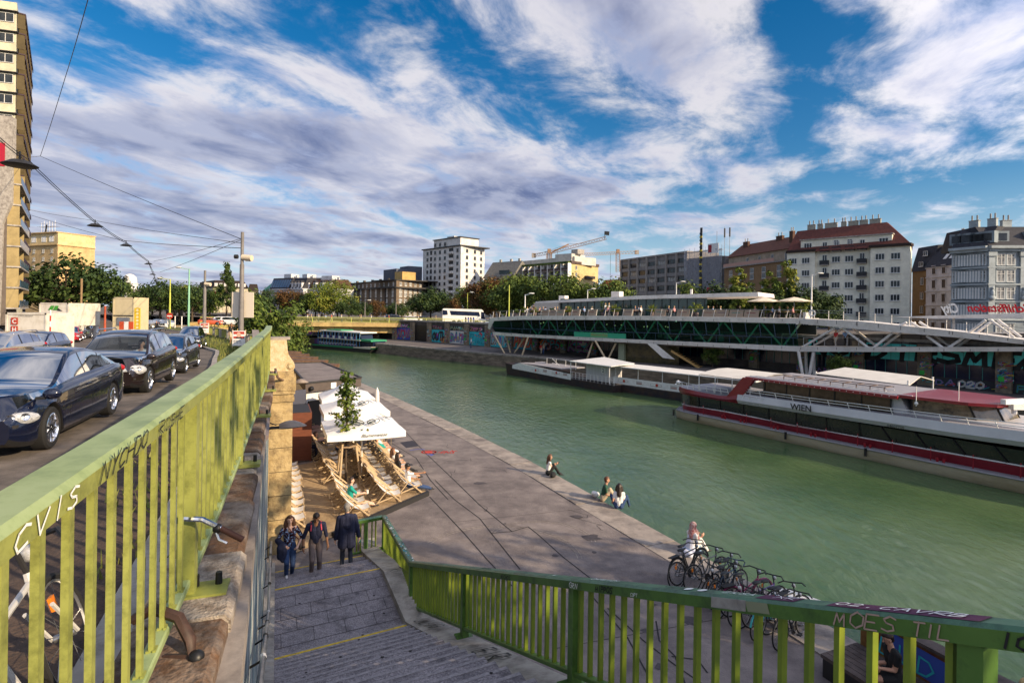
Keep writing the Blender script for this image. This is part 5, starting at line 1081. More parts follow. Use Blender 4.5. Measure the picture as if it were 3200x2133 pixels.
# --- pale historic row on the left of it
pale=wallm('pale_grey',(.50,.50,.54));pale2=wallm('pale_white',(.62,.62,.64));pal3=wallm('pale_cream',(.66,.60,.46));slate=roofm('slate',(.035,.035,.045));greenr=roofm('verdigris',(.16,.42,.30))  # last of the three wall tones is the corner house's warm cream plaster
W3=win_mesh(1.2,2.1,'trim',wframe,gdark,2,True,pale2)
for lab,px0,px1,Y0,wm_,nc,rt,rh,dorm in (('grey plastered mansion house with a wide glazed mansard roof',842,903,300,pale,9,slate,6.4,'glass'),('white mansion house with ornate dormers and a small balcony',904,947,292,pale2,7,slate,6.,'dormer'),('white stuccoed house with brown roof terraces beside the pale trees',948,1042,286,pale2,13,roofm('brown',(.10,.05,.03)),5.,'dormer')):
    B=D(px1,940,Y0-6);A=D(px0,940,Y0+4);fa=Facade(A,B);root=thing('mansion_house',A+V((0,0,-4)),lab,'building')
    m=MB();zt=9.6;fa.band(m,0,fa.L,-4-A.z*0,zt,-14,0,wm_);m.build('wall',root);m=MB();fa.band(m,-.2,fa.L+.2,zt,zt+.5,-14,.6,pale2);fa.band(m,-.1,fa.L+.1,.9,1.2,0,.3,pale2);fa.band(m,-.1,fa.L+.1,5.2,5.45,0,.25,pale2);m.build('cornice',root)
    m=MB();m.prism([fa.p(0,zt+.5,.2),fa.p(0,zt+rh,-2.4),fa.p(0,zt+rh+.4,-10),fa.p(0,zt+.5,-14)],fa.d*fa.L,rt)
    fa.band(m,fa.L*.4,fa.L*.75,zt+rh,zt+rh+2.2,-9,-4,pale2);m.build('roof',root)
    fa.windows(root,frac(fa,nc,.5,.5),[-2.6,1.9,6.0],W3)
    for k in range(8 if dorm=='glass' else 4):
        a=fa.L*(k+.6)/(8.2 if dorm=='glass' else 4.2);m=MB()
        if dorm=='glass':m.mesh([fa.p(a-.9,zt+1.3,.0),fa.p(a+.7,zt+1.3,.0),fa.p(a+.7,zt+rh-1,-1.85),fa.p(a-.9,zt+rh-1,-1.85)],[(0,1,2,3)],gblue);m.build('roof_window',root)
        else:fa.band(m,a-.9,a+.9,zt+.5,zt+3.6,-2,.3,pale2);fa.band(m,a-.55,a+.55,zt+1.2,zt+3.,.3,.34,gdark);m.prism([fa.p(a-1.1,zt+3.6,.4),fa.p(a+1.1,zt+3.6,.4),fa.p(a,zt+4.6,.4)],fa.n*-2.4,slate);m.build('dormer',root)
    chimneys(root,fa,[(fa.L*.3,1.2,-6),(fa.L*.85,1.2,-6)],zt+rh+.3,1.0,pale2,False)
B=D(843,940,306);A=D(817,940,312);fa=Facade(A,B);root=thing('corner_house',A+V((0,0,-4)),'cream house with a green copper roof at the end of the mansion row','building');m=MB();fa.band(m,0,fa.L,-4,8.5,-14,0,pal3);m.build('wall',root)
m=MB();fa.band(m,-.5,fa.L+.1,8.5,9.2,-14,.6,pal3);m.prism([fa.p(.4,9.2,0),fa.p(fa.L*.45,14.,-4),fa.p(fa.L,15.5,-4),fa.p(fa.L,9.2,0)],fa.n*-9,greenr);m.build('roof',root);fa.windows(root,[fa.L*.3,fa.L*.7],[-2.6,1.9,5.6],W3)
# --- hotel block left of the grey pole
ho=wallm('hotel',(.66,.58,.42));dr_=roofm('dark_brown',(.035,.022,.018));root,fl_,fr_,qd=block('hotel_block','cream office block with a dark roof and lit dormer windows, left of the grey pole',617,665,776,300,(-.9,1.),(1,.25),-4.5,10.2,ho)
m=MB();hip(m,qd,10.2,4.2,.18,dr_,.5);m.build('roof',root);Wh=win_mesh(1.3,1.6,'casement',wframe,gdark,2,False);fl_.windows(root,frac(fl_,9,.5,.5),[.3,3.6,6.8],Wh);fr_.windows(root,frac(fr_,9,.5,.5),[.3,3.6,6.8],Wh)
for k in range(7):m=MB();a=fr_.L*(k+.6)/7.6;fr_.band(m,a-.7,a+.7,11.,12.8,-1.6,-.2,wframe);m.build('dormer',root)
m=MB();fr_.band(m,.4,1.8*2.2,5.6,8.2,.03,.12,flat('sign_red',(.35,.06,.03),.5));m.build('sign',root)
root,fl_,fr_,qd=block('apartment_block','brown grey block with a dark mansard just right of the grey pole',776,778,806,296,(-.9,1.),(1,.35),-4.5,8.6,wallm('taupe',(.28,.22,.17)));m=MB();hip(m,qd,8.6,3.8,.2,dr_,.4);m.build('roof',root);fr_.windows(root,frac(fr_,4,.4,.4),[-.2,3.,5.8],Wh)
# --- observatory and low gallery roofs
c=D(405,940,380);root=thing('observatory',V((c.x,c.y,-4)),'white domed observatory tower above the street trees','observatory');wo_=wallm('observatory',(.74,.72,.70))
m=MB();m.lathe([(4.0,-2),(3.9,9),(4.6,9.4),(4.6,10.2)],(c.x,c.y,0),(0,0,1),wo_,16);m.lathe([(4.7,10.2),(4.7,14.6),(5.0,14.8),(5.,15.3),(4.4,15.4)],(c.x,c.y,0),(0,0,1),wo_,24);m.build('drum',root,smooth=30)
m=MB();m.lathe([(4.2,15.4),(4.2,17)]+[(4.2*cos(t*.157),17+4.6*sin(t*.157)) for t in range(1,10)]+[(0.01,21.6)],(c.x,c.y,0),(0,0,1),wo_,24);m.build('dome',root,smooth=40)
for k in range(8):a=k*pi/4+.3;m=MB();m.box((c.x+cos(a)*4.72,c.y+sin(a)*4.72,12.6),(.2,1.3,1.2),gdark,rz=a);m.build('window',root)
B=D(618,940,330);A=D(424,940,345);fa=Facade(A,B);root=thing('low_pavilion',A+V((0,0,-4.5)),'low grey glazed hall with slab roofs between the white dome and the green lamp','building');m=MB();fa.band(m,0,fa.L,-4.5,7.5,-15,0,wallm('pavilion',(.22,.22,.20)));m.build('wall',root)
for a0,a1,z in ((0,.5,10.),(.52,.72,12.),(.6,1.,8.4)):m=MB();fa.band(m,fa.L*a0,fa.L*a1,7.5,z-1,-13,-1,gdark);fa.band(m,fa.L*a0-.6,fa.L*a1+.6,z-1,z,-14,.6,wallm('pavilion_roof',(.38,.33,.27)));m.build('roof',root)
Wg=win_mesh(1.6,2.6,'casement',flat('frame_green',(.05,.12,.08),.5),gdark,2,False);fa.windows(root,frac(fa,16,.5,.5),[.5,4.2],Wg)
# --- ochre tower far left
oc=wallm('ochre',(.60,.42,.20));A=D(80,940,196);B=D(178,940,190);fa=Facade(A,B);root=thing('tower_block',A+V((0,0,-4)),'ochre tower block carrying a rooftop antenna rack, next to the balconied block','building')
m=MB();fa.band(m,0,fa.L,-4,20.4,-12,0,oc);m.build('wall',root);m=MB();fa.band(m,-.1,fa.L+.1,20.4,24.4,-12,.02,wallm('ochre_light',(.72,.55,.28)));fa.band(m,-.2,fa.L+.4,20.2,20.5,-12,.5,oc);fa.band(m,-.2,fa.L+.3,24.4,24.75,-12.2,.6,oc);m.build('top_storey',root)
cols=[fa.at_px(x)[0] for x in (105,134,161)];fa.windows(root,cols,[20.2-2.75*(i+1)-.1+.3 for i in range(7)],win_mesh(1.1,1.35,'casement',wframe,gdark,2));fa.windows(root,[fa.at_px(x)[0] for x in (104,135,159)],[21.4],win_mesh(2.4,1.9,'casement',wframe,wframe,3,False))
m=MB()
for k in range(6):a=1+k*1.5;m.tube([fa.p(a,24.7,-4),fa.p(a,29+.6*(k % 2),-4)],.06,steel,4)
for z in (26.,27.4,28.6):m.tube([fa.p(.5,z,-4),fa.p(9.3,z,-4)],.05,steel,4)
for k in range(8):m.tube([fa.p(.6+k*1.2,27.4,-5.2),fa.p(.6+k*1.2,27.4,-2.8)],.04,steel,4)
m.tube([fa.p(5,24.7,-3),fa.p(5.6,28,-3)],.25,black,5);m.build('antenna_rack',root)
# --- grey gabled house right of the tower
A=D(1512,940,262);B=D(1602,940,250);fa=Facade(A,B);gg=wallm('grey_plaster',(.42,.40,.36));zinc=roofm('zinc',(.20,.19,.17));root=thing('gabled_house',A+V((0,0,-4)),'grey house with a steep zinc roof squeezed beside the white tower','building');m=MB();fa.band(m,0,fa.L,-4,15.5,-14,0,gg);m.build('wall',root)
m=MB();m.prism([fa.p(-.3,15.5,.4),fa.p(-.3,23.,-6),fa.p(-.3,15.5,-14)],fa.d*(fa.L+.6),zinc);m.build('roof',root);fa.windows(root,frac(fa,5,.8,.8),[1.,4.2,7.4,10.6,13.2],W1)
m=MB();fa.band(m,fa.L*.5,fa.L*.85,16.2,18.6,-3.5,-.6,gdark);m.build('dormer',root);chimneys(root,fa,[(fa.L*t,1.,-6) for t in (.25,.62,.9)],22.4,1.6,gg,False)
# --- balconied hotel
cr=wallm('cream',(.60,.46,.22));root,fl_,fr_,qd=block('balcony_block','cream block with rows of dark balconies between white fins, below the cranes',1587,1783,1868,232,(-.8,1.),(.85,1.),-4,20.1,cr)
m=MB();fl_.band(m,2,fl_.L-1,20.1,23.4,-16,-3,wallm('cream_white',(.62,.58,.52)));fr_.band(m,2.5,fr_.L*.6,20.1,24.6,-10,-1.5,MATS['wall_cream_white']);fl_.band(m,fl_.L*.88,fl_.L*.97,24.6,26.6,-9,-5,concrete);m.build('top_storey',root)
for k in range(10):
    a=fl_.L*.10+(fl_.L*.90)*k/9;m=MB();fl_.band(m,a-.16,a+.16,-3,20.3,0,1.9,white);m.build('fin',root)
fsh=flat('balcony_dark',(.035,.03,.028),.8);bal=mat('balcony_front',(.05,.035,.03),.8,col2=(.10,.06,.05),scale=1.5)
for i in range(7):
    z=-.6+3.0*i;m=MB();fl_.band(m,fl_.L*.10,fl_.L,z-.22,z,.02,1.75,concrete);fl_.band(m,fl_.L*.10,fl_.L,z,z+1.0,1.6,1.72,bal);m.build('balcony',root)
    m=MB();fl_.band(m,fl_.L*.10,fl_.L,z+.0,z+2.6,.01,.05,gcurt);m.build('glazing',root)
    for k in range(18):
        if random.random()<.4:pass
fr_.windows(root,[fr_.L*.18],[-.2+3*i for i in range(7)],win_mesh(1.3,1.7,'casement',wframe,gdark,2));fr_.windows(root,[fr_.L*.85],[-.2+3*i for i in range(5)],win_mesh(1.3,1.7,'casement',wframe,gdark,2))
for i in (3,5):m=MB();fr_.band(m,fr_.L*.48,fr_.L*.8,3*i-.5,3*i+.6,0,1.2,fsh if i==5 else white);m.build('balcony',root)
m=MB();fr_.band(m,-.2,fr_.L+.2,20.1,21.2,-.6,.4,bal);fl_.band(m,0,fl_.L+.1,20.1,21.,.6,1.9,MATS['leaf_mid']);m.build('roof_railing',root)
# --- red roofed house
A=D(1862,940,262);B=D(1948,940,250);fa=Facade(A,B);redr=roofm('red_tile',(.34,.07,.025));root=thing('gabled_house',A+V((0,0,-4)),'house with a bright red tiled roof and skylights in front of the tower crane','building');m=MB();fa.band(m,0,fa.L,-4,8.6,-14,0,wallm('house_cream',(.5,.44,.34)));m.build('wall',root);m=MB();m.prism([fa.p(-.4,8.6,.5),fa.p(-.4,15.5,-7),fa.p(-.4,8.6,-15)],fa.d*(fa.L+.8),redr);m.build('roof',root)
for k in range(3):m=MB();a=fa.L*(.3+.22*k);m.mesh([fa.p(a-.5,10.0,-.95),fa.p(a+.7,10.0,-.95),fa.p(a+1.,11.4,-2.5),fa.p(a-.2,11.4,-2.5)],[(0,1,2,3)],gblue);m.build('skylight',root)
fa.windows(root,frac(fa,5,.6,.6),[2.,5.4],W1);chimneys(root,fa,[(fa.L*.55,1.4,-6)],15.,1.2,gg,True)
# --- concrete grid office
cg=wallm('concrete_grid',(.28,.26,.25));A=D(1941,940,232);B=D(2150,940,196);fa=Facade(A,B);root=thing('office_block',A+V((0,0,-4)),'grey concrete office block with a grid of deep window bays, left of the scaffolding','building');m=MB();fa.band(m,0,fa.L,-4,21.4,-14,0,cg);m.build('wall',root)
n_=7;gridw=[win_mesh(fa.L/n_-1.0,1.7,'casement',wframed,g,3,False) for g in (gdark,gcurt)]
for i in range(8):m=MB();a=fa.L*i/7;fa.band(m,max(0,a-.35),min(fa.L,a+.35),-4,21.8,0,.75,wallm('concrete_pale',(.34,.31,.28)));m.build('fin',root)
for j in range(7):
    z=-1.2+3.2*j;m=MB();fa.band(m,0,fa.L,z-1.3,z-.05,0,.35,cg);m.build('spandrel',root)
    for i in range(7):fa.windows(root,[fa.L*(i+.5)/7],[z],gridw[(i*3+j*5) % 7<2])
m=MB();fa.band(m,0,fa.L,21.4,22.0,-14,.5,MATS['wall_concrete_pale']);m.build('parapet',root)
# --- scaffolded house
A=D(2148,940,196);B=D(2264,940,182);fa=Facade(A,B);root=thing('scaffolded_house',A+V((0,0,-4)),'house wrapped in grey scaffold netting with red and white banners','building');m=MB();fa.band(m,0,fa.L,-4,19.,-12,0,wallm('scaf',(.22,.21,.22)));m.build('wall',root)
fa.windows(root,frac(fa,5,.8,.8),[1+3.2*i for i in range(5)],win_mesh(1.3,1.9,'casement',wframe,gdark,2));m=MB()
for i in range(8):a=fa.L*i/7;m.tube([fa.p(a,-4,1.6),fa.p(a,22.5,1.6)],.06,steel,4)
for j in range(12):m.tube([fa.p(0,-2+2.1*j,1.6),fa.p(fa.L,-2+2.1*j,1.6)],.05,steel,4);fa.band(m,0,fa.L,-2.1+2.1*j,-2.05+2.1*j,.5,1.5,concrete)
m.build('scaffold',root);nm=mat('scaffold_net',(.42,.42,.45),.9,col2=(.30,.30,.34),scale=1.2,alpha=.5);m=MB();rows=[]
for j in range(10):rows.append([fa.p(fa.L*i/16,-2.+2.6*j,1.8+.25*sin(i*1.7+j)) for i in range(17)])
m.grid(rows,nm);m.build('netting',root,smooth=60)
rb=flat('banner_red',(.32,.02,.03),.6)
for a,z in ((.06,5.2),(.66,5.4)):
    m=MB();fa.band(m,fa.L*a,fa.L*(a+.26),z,z+1.3,2.15,2.2,white);fa.band(m,fa.L*a,fa.L*(a+.26),z+1.3,z+3.4,2.15,2.2,rb)
    for k in range(4):fa.band(m,fa.L*a+.5+k*.75,fa.L*a+1.0+k*.75,z+1.7,z+2.6,2.2,2.23,white)
    m.build('banner',root)
m=MB();fa.band(m,fa.L*.66,fa.L*.94,20.,23.2,1.9,1.98,white);fa.band(m,fa.L*.67,fa.L*.76,20.3,22.8,1.98,2.0,rb);m.build('banner',root)
m=MB()
for k in range(26):fa.band(m,fa.L*.44,fa.L*.51,-2+1.15*k,-1.45+1.15*k,1.95,2.1,black if k % 2 else flat('hoist_yellow',(.6,.45,.04),.5))
fa.band(m,fa.L*.445,fa.L*.505,-2,29,1.8,1.95,black);m.build('hoist_mast',root)
m=MB()
for a,h in ((.25,24.5),(.62,28.),(.82,29.),(.95,27.5)):m.tube([fa.p(fa.L*a,19,-3),fa.p(fa.L*a,h,-3)],.09,steel,5)
for a in (.82,.95):fa.band(m,fa.L*a-.15,fa.L*a+.15,25.5,28.5,-3.2,-2.8,black)
m.build('antenna',root)
# --- brown apartment house with red roof
ba=wallm('brown_brick',(.30,.18,.09));rr=roofm('rust_tile',(.16,.055,.03));A=D(2262,940,180);B=D(2466,940,151);fa=Facade(A,B);root=thing('apartment_house',A+V((0,0,-4)),'brown apartment house with a set back beige top storey, left of the pale grey house','building');m=MB();fa.band(m,0,fa.L,-4,14.7,-13,0,ba);m.build('wall',root)
m=MB();fa.band(m,0,fa.L,14.7,18.2,-12,-1.6,wallm('beige',(.52,.40,.29)));fa.band(m,0,fa.L,14.7,15.0,-2,.5,concrete);m.build('top_storey',root);m=MB();fa.band(m,0,fa.L*.8,15.0,16.0,.3,.36,flat('terrace_rail',(.5,.28,.22),.6));m.build('railing',root)
m=MB();m.prism([fa.p(-.3,18.2,-.8),fa.p(-.3,22.4,-6.5),fa.p(-.3,18.2,-13)],fa.d*(fa.L+.6),rr);m.build('roof',root);chimneys(root,fa,[(fa.L*.12,2.4,-5),(fa.L*.62,2.6,-5.5),(fa.L*.93,1.4,-2)],21.4,1.6,wallm('chimney_brown',(.12,.06,.04)),True)
Wb=win_mesh(1.6,1.5,'casement',wframe,gdark,3);cols=[fa.at_px(x)[0] for x in (2283,2312,2349,2386,2434)];fa.windows(root,cols,[-.5+2.75*i for i in range(5)]+[12.6-.3],Wb);
Wf=win_mesh(1.0,2.2,'casement',wframe,gdark,2,False)
for c_ in (2320,2357,2397,2440):a=fa.at_px(c_)[0];window(root,fa.p(a,15.1,-1.56),fa.d,Wf)
# --- pale grey apartment house
pg=wallm('pale_sage',(.84,.80,.66),dirt=(.62,.58,.47));A=D(2461,940,139);B=D(2845,940,121);fa=Facade(A,B);root=thing('apartment_house',A+V((0,0,-4)),'tall pale grey apartment house with a dark red hipped roof and tall chimneys','building')
bk=fa.p(fa.L,0)+V((7.1,9.7,0));bl__=fa.p(0,0,-12)
m=MB();m.prism([p+V((0,0,-4)) for p in (fa.p(0,0),fa.p(fa.L,0),bk,bl__)],(0,0,19.4),pg);m.build('wall',root);aL,aM=fa.at_px(2548)[0],fa.at_px(2722)[0]
m=MB();fa.band(m,aM,fa.L+.02,-4,15.4,0,1.1,pg);m.build('bay',root);m=MB();fa.band(m,-.02,aL,-4,15.4,0,.7,pg);m.build('bay',root);m=MB();fa.band(m,fa.at_px(2500)[0],fa.at_px(2785)[0],15.4,18.2,-3,.02,pg);fa.band(m,fa.at_px(2500)[0]-.2,fa.at_px(2785)[0]+.2,18.2,18.45,-3,.35,concrete);m.build('attic',root)
m=MB();q4=[fa.p(0,0,1.0),fa.p(fa.L+.2,0,1.6),fa.p(fa.L+.2,0,-13),fa.p(0,0,-13)];rk=roofm('dark_red_tile',(.13,.035,.025));lo_=[p+V((0,0,15.3)) for p in (fa.p(-.2,0,1.1),fa.p(fa.L+.6,0,1.6),bk,fa.p(-.2,0,-12.6))];hi_=[fa.p(.5,21.3,-4.6),fa.p(fa.L-5.5,21.6,-4.6),fa.p(fa.L-5.5,21.6,-6.5),fa.p(.5,21.3,-6.5)]
for i in range(4):m.poly([lo_[i],lo_[(i+1) % 4],hi_[(i+1) % 4],hi_[i]],rk)
m.poly(hi_,rk);m.build('roof',root)
m=MB();fa.band(m,aM-.2,fa.L+.3,15.35,15.9,-1,1.7,dr_);m.build('eaves',root);m=MB();fa.band(m,-.2,aL+.2,15.35,15.9,-1,1.2,dr_);m.build('eaves',root)
Wp=win_mesh(1.75,1.4,'casement',wframe,gdark,3);px_=lambda c:fa.at_px(2300+c/2.323)[0];rws=[-2.55+3.02*i for i in range(6)]
for cols,o in (([px_(418),px_(510)],.7),([px_(722),px_(818)],0.),([px_(1050),px_(1163)],1.1)):
    f2=Facade(fa.p(0,0,o),fa.p(fa.L,0,o));f2.windows(root,cols,rws,Wp)
fa.windows(root,[px_(722),px_(820)],[15.9-.35],Wf);fa.windows(root,[px_(517),px_(1066)],[16.1],Wp)
for c_ in (640,912,728,826):
    for i,z in enumerate(rws+[15.6]):
        if c_ in (728,826) and i<6:continue
        a=px_(c_);window(root,fa.p(a,z-.35,.04),fa.d,Wf);m=MB();fa.band(m,a-.95,a+.95,z-.6,z-.45,0,.8,concrete);fa.band(m,a-.95,a+.95,z-.45,z+.55,.7,.76,flat('balcony_iron',(.025,.025,.028),.6));fa.band(m,a-.95,a-.9,z-.45,z+.55,0,.7,MATS['balcony_iron']);fa.band(m,a+.9,a+.95,z-.45,z+.55,0,.7,MATS['balcony_iron']);m.build('balcony',root)
chimneys(root,fa,[(px_(470)+.5,1.7,-5),(px_(560)-.3,1.1,-5),(px_(665)-1.,2.6,-5),(px_(770)-1.3,1.,-5),(px_(860)-1.8,2.,-5),(px_(960)-2.4,1.6,-5),(px_(1095)-3.6,2.2,-5)],21.4,1.2,wallm('chimney_grey',(.34,.33,.28)),True)
m=MB();side=Facade(fa.p(fa.L,0,0),bk);side.band(m,4.,6.5,1,13,.0,.06,flat('mural_dark',(.05,.04,.03),.8));m.build('mural',root)
m=MB();fa.band(m,0,fa.L+.05,-4,-2.9+.0,0,1.25,wallm('base_blue',(.10,.11,.15)));m.build('plinth',root)
# --- narrow dark house, white narrow house, ornate corner house
A=D(2850,940,150);B=D(2908,940,143);fa=Facade(A,B);root=thing('narrow_house',A+V((0,0,-4)),'narrow dark house with a grey mansard and ochre lower wall, in the gap','building');m=MB();fa.band(m,0,fa.L,-4,12.,-10,0,wallm('ochre_dark',(.24,.15,.06)));m.build('wall',root);m=MB();m.prism([fa.p(-.2,12,.3),fa.p(-.2,18.5,-1.6),fa.p(-.2,18.8,-9),fa.p(-.2,12,-9)],fa.d*(fa.L+.4),slate);m.build('roof',root)
fa.windows(root,[fa.L*.55],[-2.4,1.,4.6,8.4],win_mesh(1.2,1.9,'trim',wframe,gdark,2,True,ba));window(root,fa.p(fa.L*.55,13.2,.35),fa.d,win_mesh(1.6,1.2,'casement',wframe,gdark,2));window(root,fa.p(fa.L*.6,16.,-.5),fa.d,win_mesh(1.6,1.2,'casement',wframe,gdark,2))
A=D(2893,940,143);B=D(2985,940,133);fa=Facade(A,B);ww=wallm('white_plaster',(.58,.57,.60));root=thing('narrow_house',A+V((0,0,-4)),'narrow white plastered house with a dark roof and skylights beside the ornate corner','building');m=MB();fa.band(m,0,fa.L,-4,12.6,-11,0,ww);m.build('wall',root)
m=MB();m.prism([fa.p(-.2,12.6,.4),fa.p(-.2,18.,-3.6),fa.p(-.2,18.2,-10),fa.p(-.2,12.6,-11)],fa.d*(fa.L+.4),slate);m.build('roof',root);m=MB();fa.band(m,fa.L*.35,fa.L+.2,17.2,19.6,-6,-4,rr);m.build('chimney',root);chimneys(root,fa,[(fa.L*.55,1.,-4.5),(fa.L*.8,1.,-4.5)],19.4,1.4,ww,True)
fa.windows(root,[fa.at_px(2918)[0],fa.at_px(2949)[0]],[-3.2+3.5*i for i in range(5)],win_mesh(1.15,1.9,'trim',wframed,gdark,2,True,ww));m=MB()
for z in (-.6,2.9,6.4,9.9,12.3):fa.band(m,-.1,fa.L+.1,z,z+.22,0,.22,ww)
m.build('string_course',root)
for k in range(2):m=MB();a=fa.L*(.45+.2*k);m.mesh([fa.p(a,14.4,-.85),fa.p(a+1.2,14.4,-.85),fa.p(a+1.2,16.,-2.05),fa.p(a,16.,-2.05)],[(0,1,2,3)],wframe);m.build('skylight',root)
orn=wallm('ornate',(.25,.29,.32));orl=wallm('ornate_light',(.42,.47,.49));C=D(3085,940,105);C=V((C.x,C.y,0));A=corner_dir(2972,C,(-.50,1.));B=C+V((1,-.12,0)).normalized()*34;root=thing('corner_palace',C+V((0,0,-4)),'ornate grey stone corner house with statues and close rows of tall windows','building')
fl_=Facade(A,C);fr_=Facade(C,B);m=MB();m.prism([V((p.x,p.y,-4)) for p in (A,C,B,B+V((0,40,0)),A+V((30,10,0)))],(0,0,17.4),orn);m.build('wall',root)
zs=[-3.2,.4,3.6,6.8,9.9];Wo=win_mesh(1.15,2.2,'tall',wframe,gcurt,2,True,orl);fl_.windows(root,frac(fl_,10,.6,.6),zs,Wo)
cols=sum([[2.2+i*5.4,3.9+i*5.4] for i in range(6)],[]);fr_.windows(root,cols,zs,win_mesh(1.3,2.2,'tall',wframe,gcurt,2,True,orl))
m=MB()
for z,o,h in ((-.4,.35,.35),(3.,.3,.25),(6.2,.35,.3),(9.4,.3,.25),(13.0,1.1,.5),(12.5,.6,.5)):
    for f_ in (fl_,fr_):f_.band(m,-.1,f_.L+.1,z,z+h,0,o,orl)
m.build('cornice',root)
for i in range(7):
    m=MB();a=.6+i*5.4;fr_.band(m,a-.55,a+.55,.0,12.4,0,.28,orl);fr_.band(m,a-.75,a+.75,11.6,12.4,0,.5,orl);m.build('pilaster',root)
    m=MB();p=fr_.p(a,4.6,.45);m.ball(p+V((0,0,.0)),(.4,.35,.8),orl,8,6);m.ball(p+V((0,0,1.0)),.27,orl,8,6);m.ball(p+V((0,0,-.8)),(.6,.4,.5),orl,8,6);m.build('statue',root,smooth=60)
m=MB();m.prism([fl_.p(0,13.5,.3),fl_.p(0,17.6,-3.5),fl_.p(0,17.6,-8),fl_.p(0,13.5,-10)],fl_.d*fl_.L,slate);m.prism([fr_.p(0,13.5,.3),fr_.p(0,17.6,-3.5),fr_.p(0,17.6,-12),fr_.p(0,13.5,-14)],fr_.d*fr_.L,slate);m.build('roof',root)
for f_,n_ in ((fl_,6),(fr_,6)):
    for i in range(n_):m=MB();a=f_.L*(i+.5)/n_;f_.band(m,a-1.2,a+1.2,14.2,16.4,-3,-.6,orn);f_.band(m,a-.8,a+.8,14.6,16.,-.6,-.55,gdark);m.build('dormer',root)
chimneys(root,fl_,[(fl_.L*.3,1.6,-4),(fl_.L*.8,1.4,-4)],17.6,1.5,orl,True);chimneys(root,fr_,[(6,1.6,-4),(16,1.4,-4)],17.6,1.3,orl,True)
finish_rest()
# --- tower cranes
cry=mat('crane_yellow',(.34,.21,.12),.6,col2=(.24,.14,.09),scale=2)
def lattice(m,a,b,w_,n_,mm,r=.09):
    a,b=V(a),V(b);d=(b-a).normalized();x=d.cross(V((.3,.9,.1))).normalized()*w_/2;y=d.cross(x).normalized()*w_/2;cs=[x+y,x-y,-x-y,-x+y]
    for c in cs:m.beam(a+c,b+c,r*2,r*2,mm)
    for i in range(n_):
        p,q=a.lerp(b,i/n_),a.lerp(b,(i+1)/n_)
        for j in range(4):m.beam(p+cs[j],q+cs[(j+1) % 4],r*1.3,r*1.3,mm)
def crane(lab,base,top,tip,tail,Y,mastw,hooks,head=None):
    pb,pt,tp,tl=D(*base,Y),D(*top,Y),D(*tip,Y-6),D(*tail,Y+3);root=thing('tower_crane',pb,lab,'crane');m=MB();lattice(m,pb,pt,mastw,12,cry);m.build('mast',root)
    m=MB();lattice(m,pt,tp,1.5,22,cry);m.build('jib',root);m=MB();lattice(m,pt,tl,1.5,6,cry);m.box(tl,(2.2,1.6,2.4),concrete);m.build('counter_jib',root)
    m=MB();m.box(pt+V((0,0,1)),(1.8,1.8,2.2),cry);m.build('cab',root)
    if head:h=D(*head,Y);m=MB();m.beam(pt+V((1,0,0)),h,.7,.7,cry);m.beam(h,tp.lerp(pt,.35),.12,.12,black);m.beam(h,tl,.12,.12,black);m.build('tower_head',root)
    m=MB();p=pt.lerp(tp,hooks[0]);m.tube([p,p-V((0,0,hooks[1]))],.08,black,4);m.box(p-V((0,0,hooks[1])),(.9,.9,1.4),cry);m.build('hook',root)
crane('luffing tower crane with its long lattice jib raised over the cream balconied block',(1716,815),(1716,790),(1895,743),(1668,798),300,2.4,(.15,5),head=(1777,763))
crane('tower crane with a level jib standing behind the red tiled roof',(1931,850),(1931,790),(1815,796),(1990,788),330,2.2,(.2,18))
m=MB();p=D(1889,741,294);m.tube([p-V((0,0,1)),p+V((0,0,3))],.12,black,5);m.mesh([p+V((0,0,3.2)),p+V((2.6,0,3.)),p+V((2.4,0,.9)),p+V((0,0,1.2))],[(0,1,2,3)],black);m.mesh([p+V((0,.03,3.2)),p+V((2.6,.03,3.)),p+V((2.4,.03,.9)),p+V((0,.03,1.2))],[(0,1,2,3)],black);m.build('flag',label='small dark flag flying at the tip of the raised crane jib',cat='flag')
# ---------------------------------------------------------------- embankment wall of the far quay
EW=[(-112,192),(-60,150),(-22,121),(4,94.5),(30,70),(42.5,52),(61,25),(90,-22)]
FE=[(-120,180),(-62,141),(-30,112.5),(-5.5,89.5),(4,81.5),(18,67.5),(32,51.5),(47,30),(70,-6),(95,-45)]
q=MB()
def along(tab,s):
    for (x0,y0),(x1,y1) in zip(tab,tab[1:]):
        L_=hypot(x1-x0,y1-y0)
        if s <= L_:return V((x0+(x1-x0)*s/L_,y0+(y1-y0)*s/L_,0)),V(((x1-x0)/L_,(y1-y0)/L_,0))
        s-=L_
    return V((x1,y1,0)),V(((x1-x0)/L_,(y1-y0)/L_,0))
q.poly([V((x,y,FQ)) for x,y in FE]+[V((x,y,FQ)) for x,y in EW[::-1]],mat('far_quay',(.10,.085,.08),.9,col2=(.17,.145,.135),scale=.8,dirt=(.05,.045,.045),dscale=.5));q.build('far_quay_pavement',kind='structure')
qm=mat('quay_wall_stone',(.13,.10,.075),.9,col2=(.26,.20,.15),scale=1.2,stretch=(.6,.6,2.6),bump=.7,bscale=6,dirt=(.03,.028,.025),dscale=.8)
q=MB()
for (x0,y0),(x1,y1) in zip(FE,FE[1:]):
    d=V((x1-x0,y1-y0,0)).normalized();n=V((-d.y,d.x,0))
    for k in range(int(hypot(x1-x0,y1-y0)/2)+1):
        a=V((x0,y0,0))+d*2*k;b=V((x0,y0,0))+d*min(2*k+1.985,hypot(x1-x0,y1-y0));q.ob(a-n*.06+V((0,0,FQ-.25)),b-a,n*.7,(0,0,.26),copstone)
    q.poly([V((x0,y0,FQ)),V((x1,y1,FQ)),V((x1,y1,-11)),V((x0,y0,-11))],qm)
q.build('far_quay_wall',kind='structure')
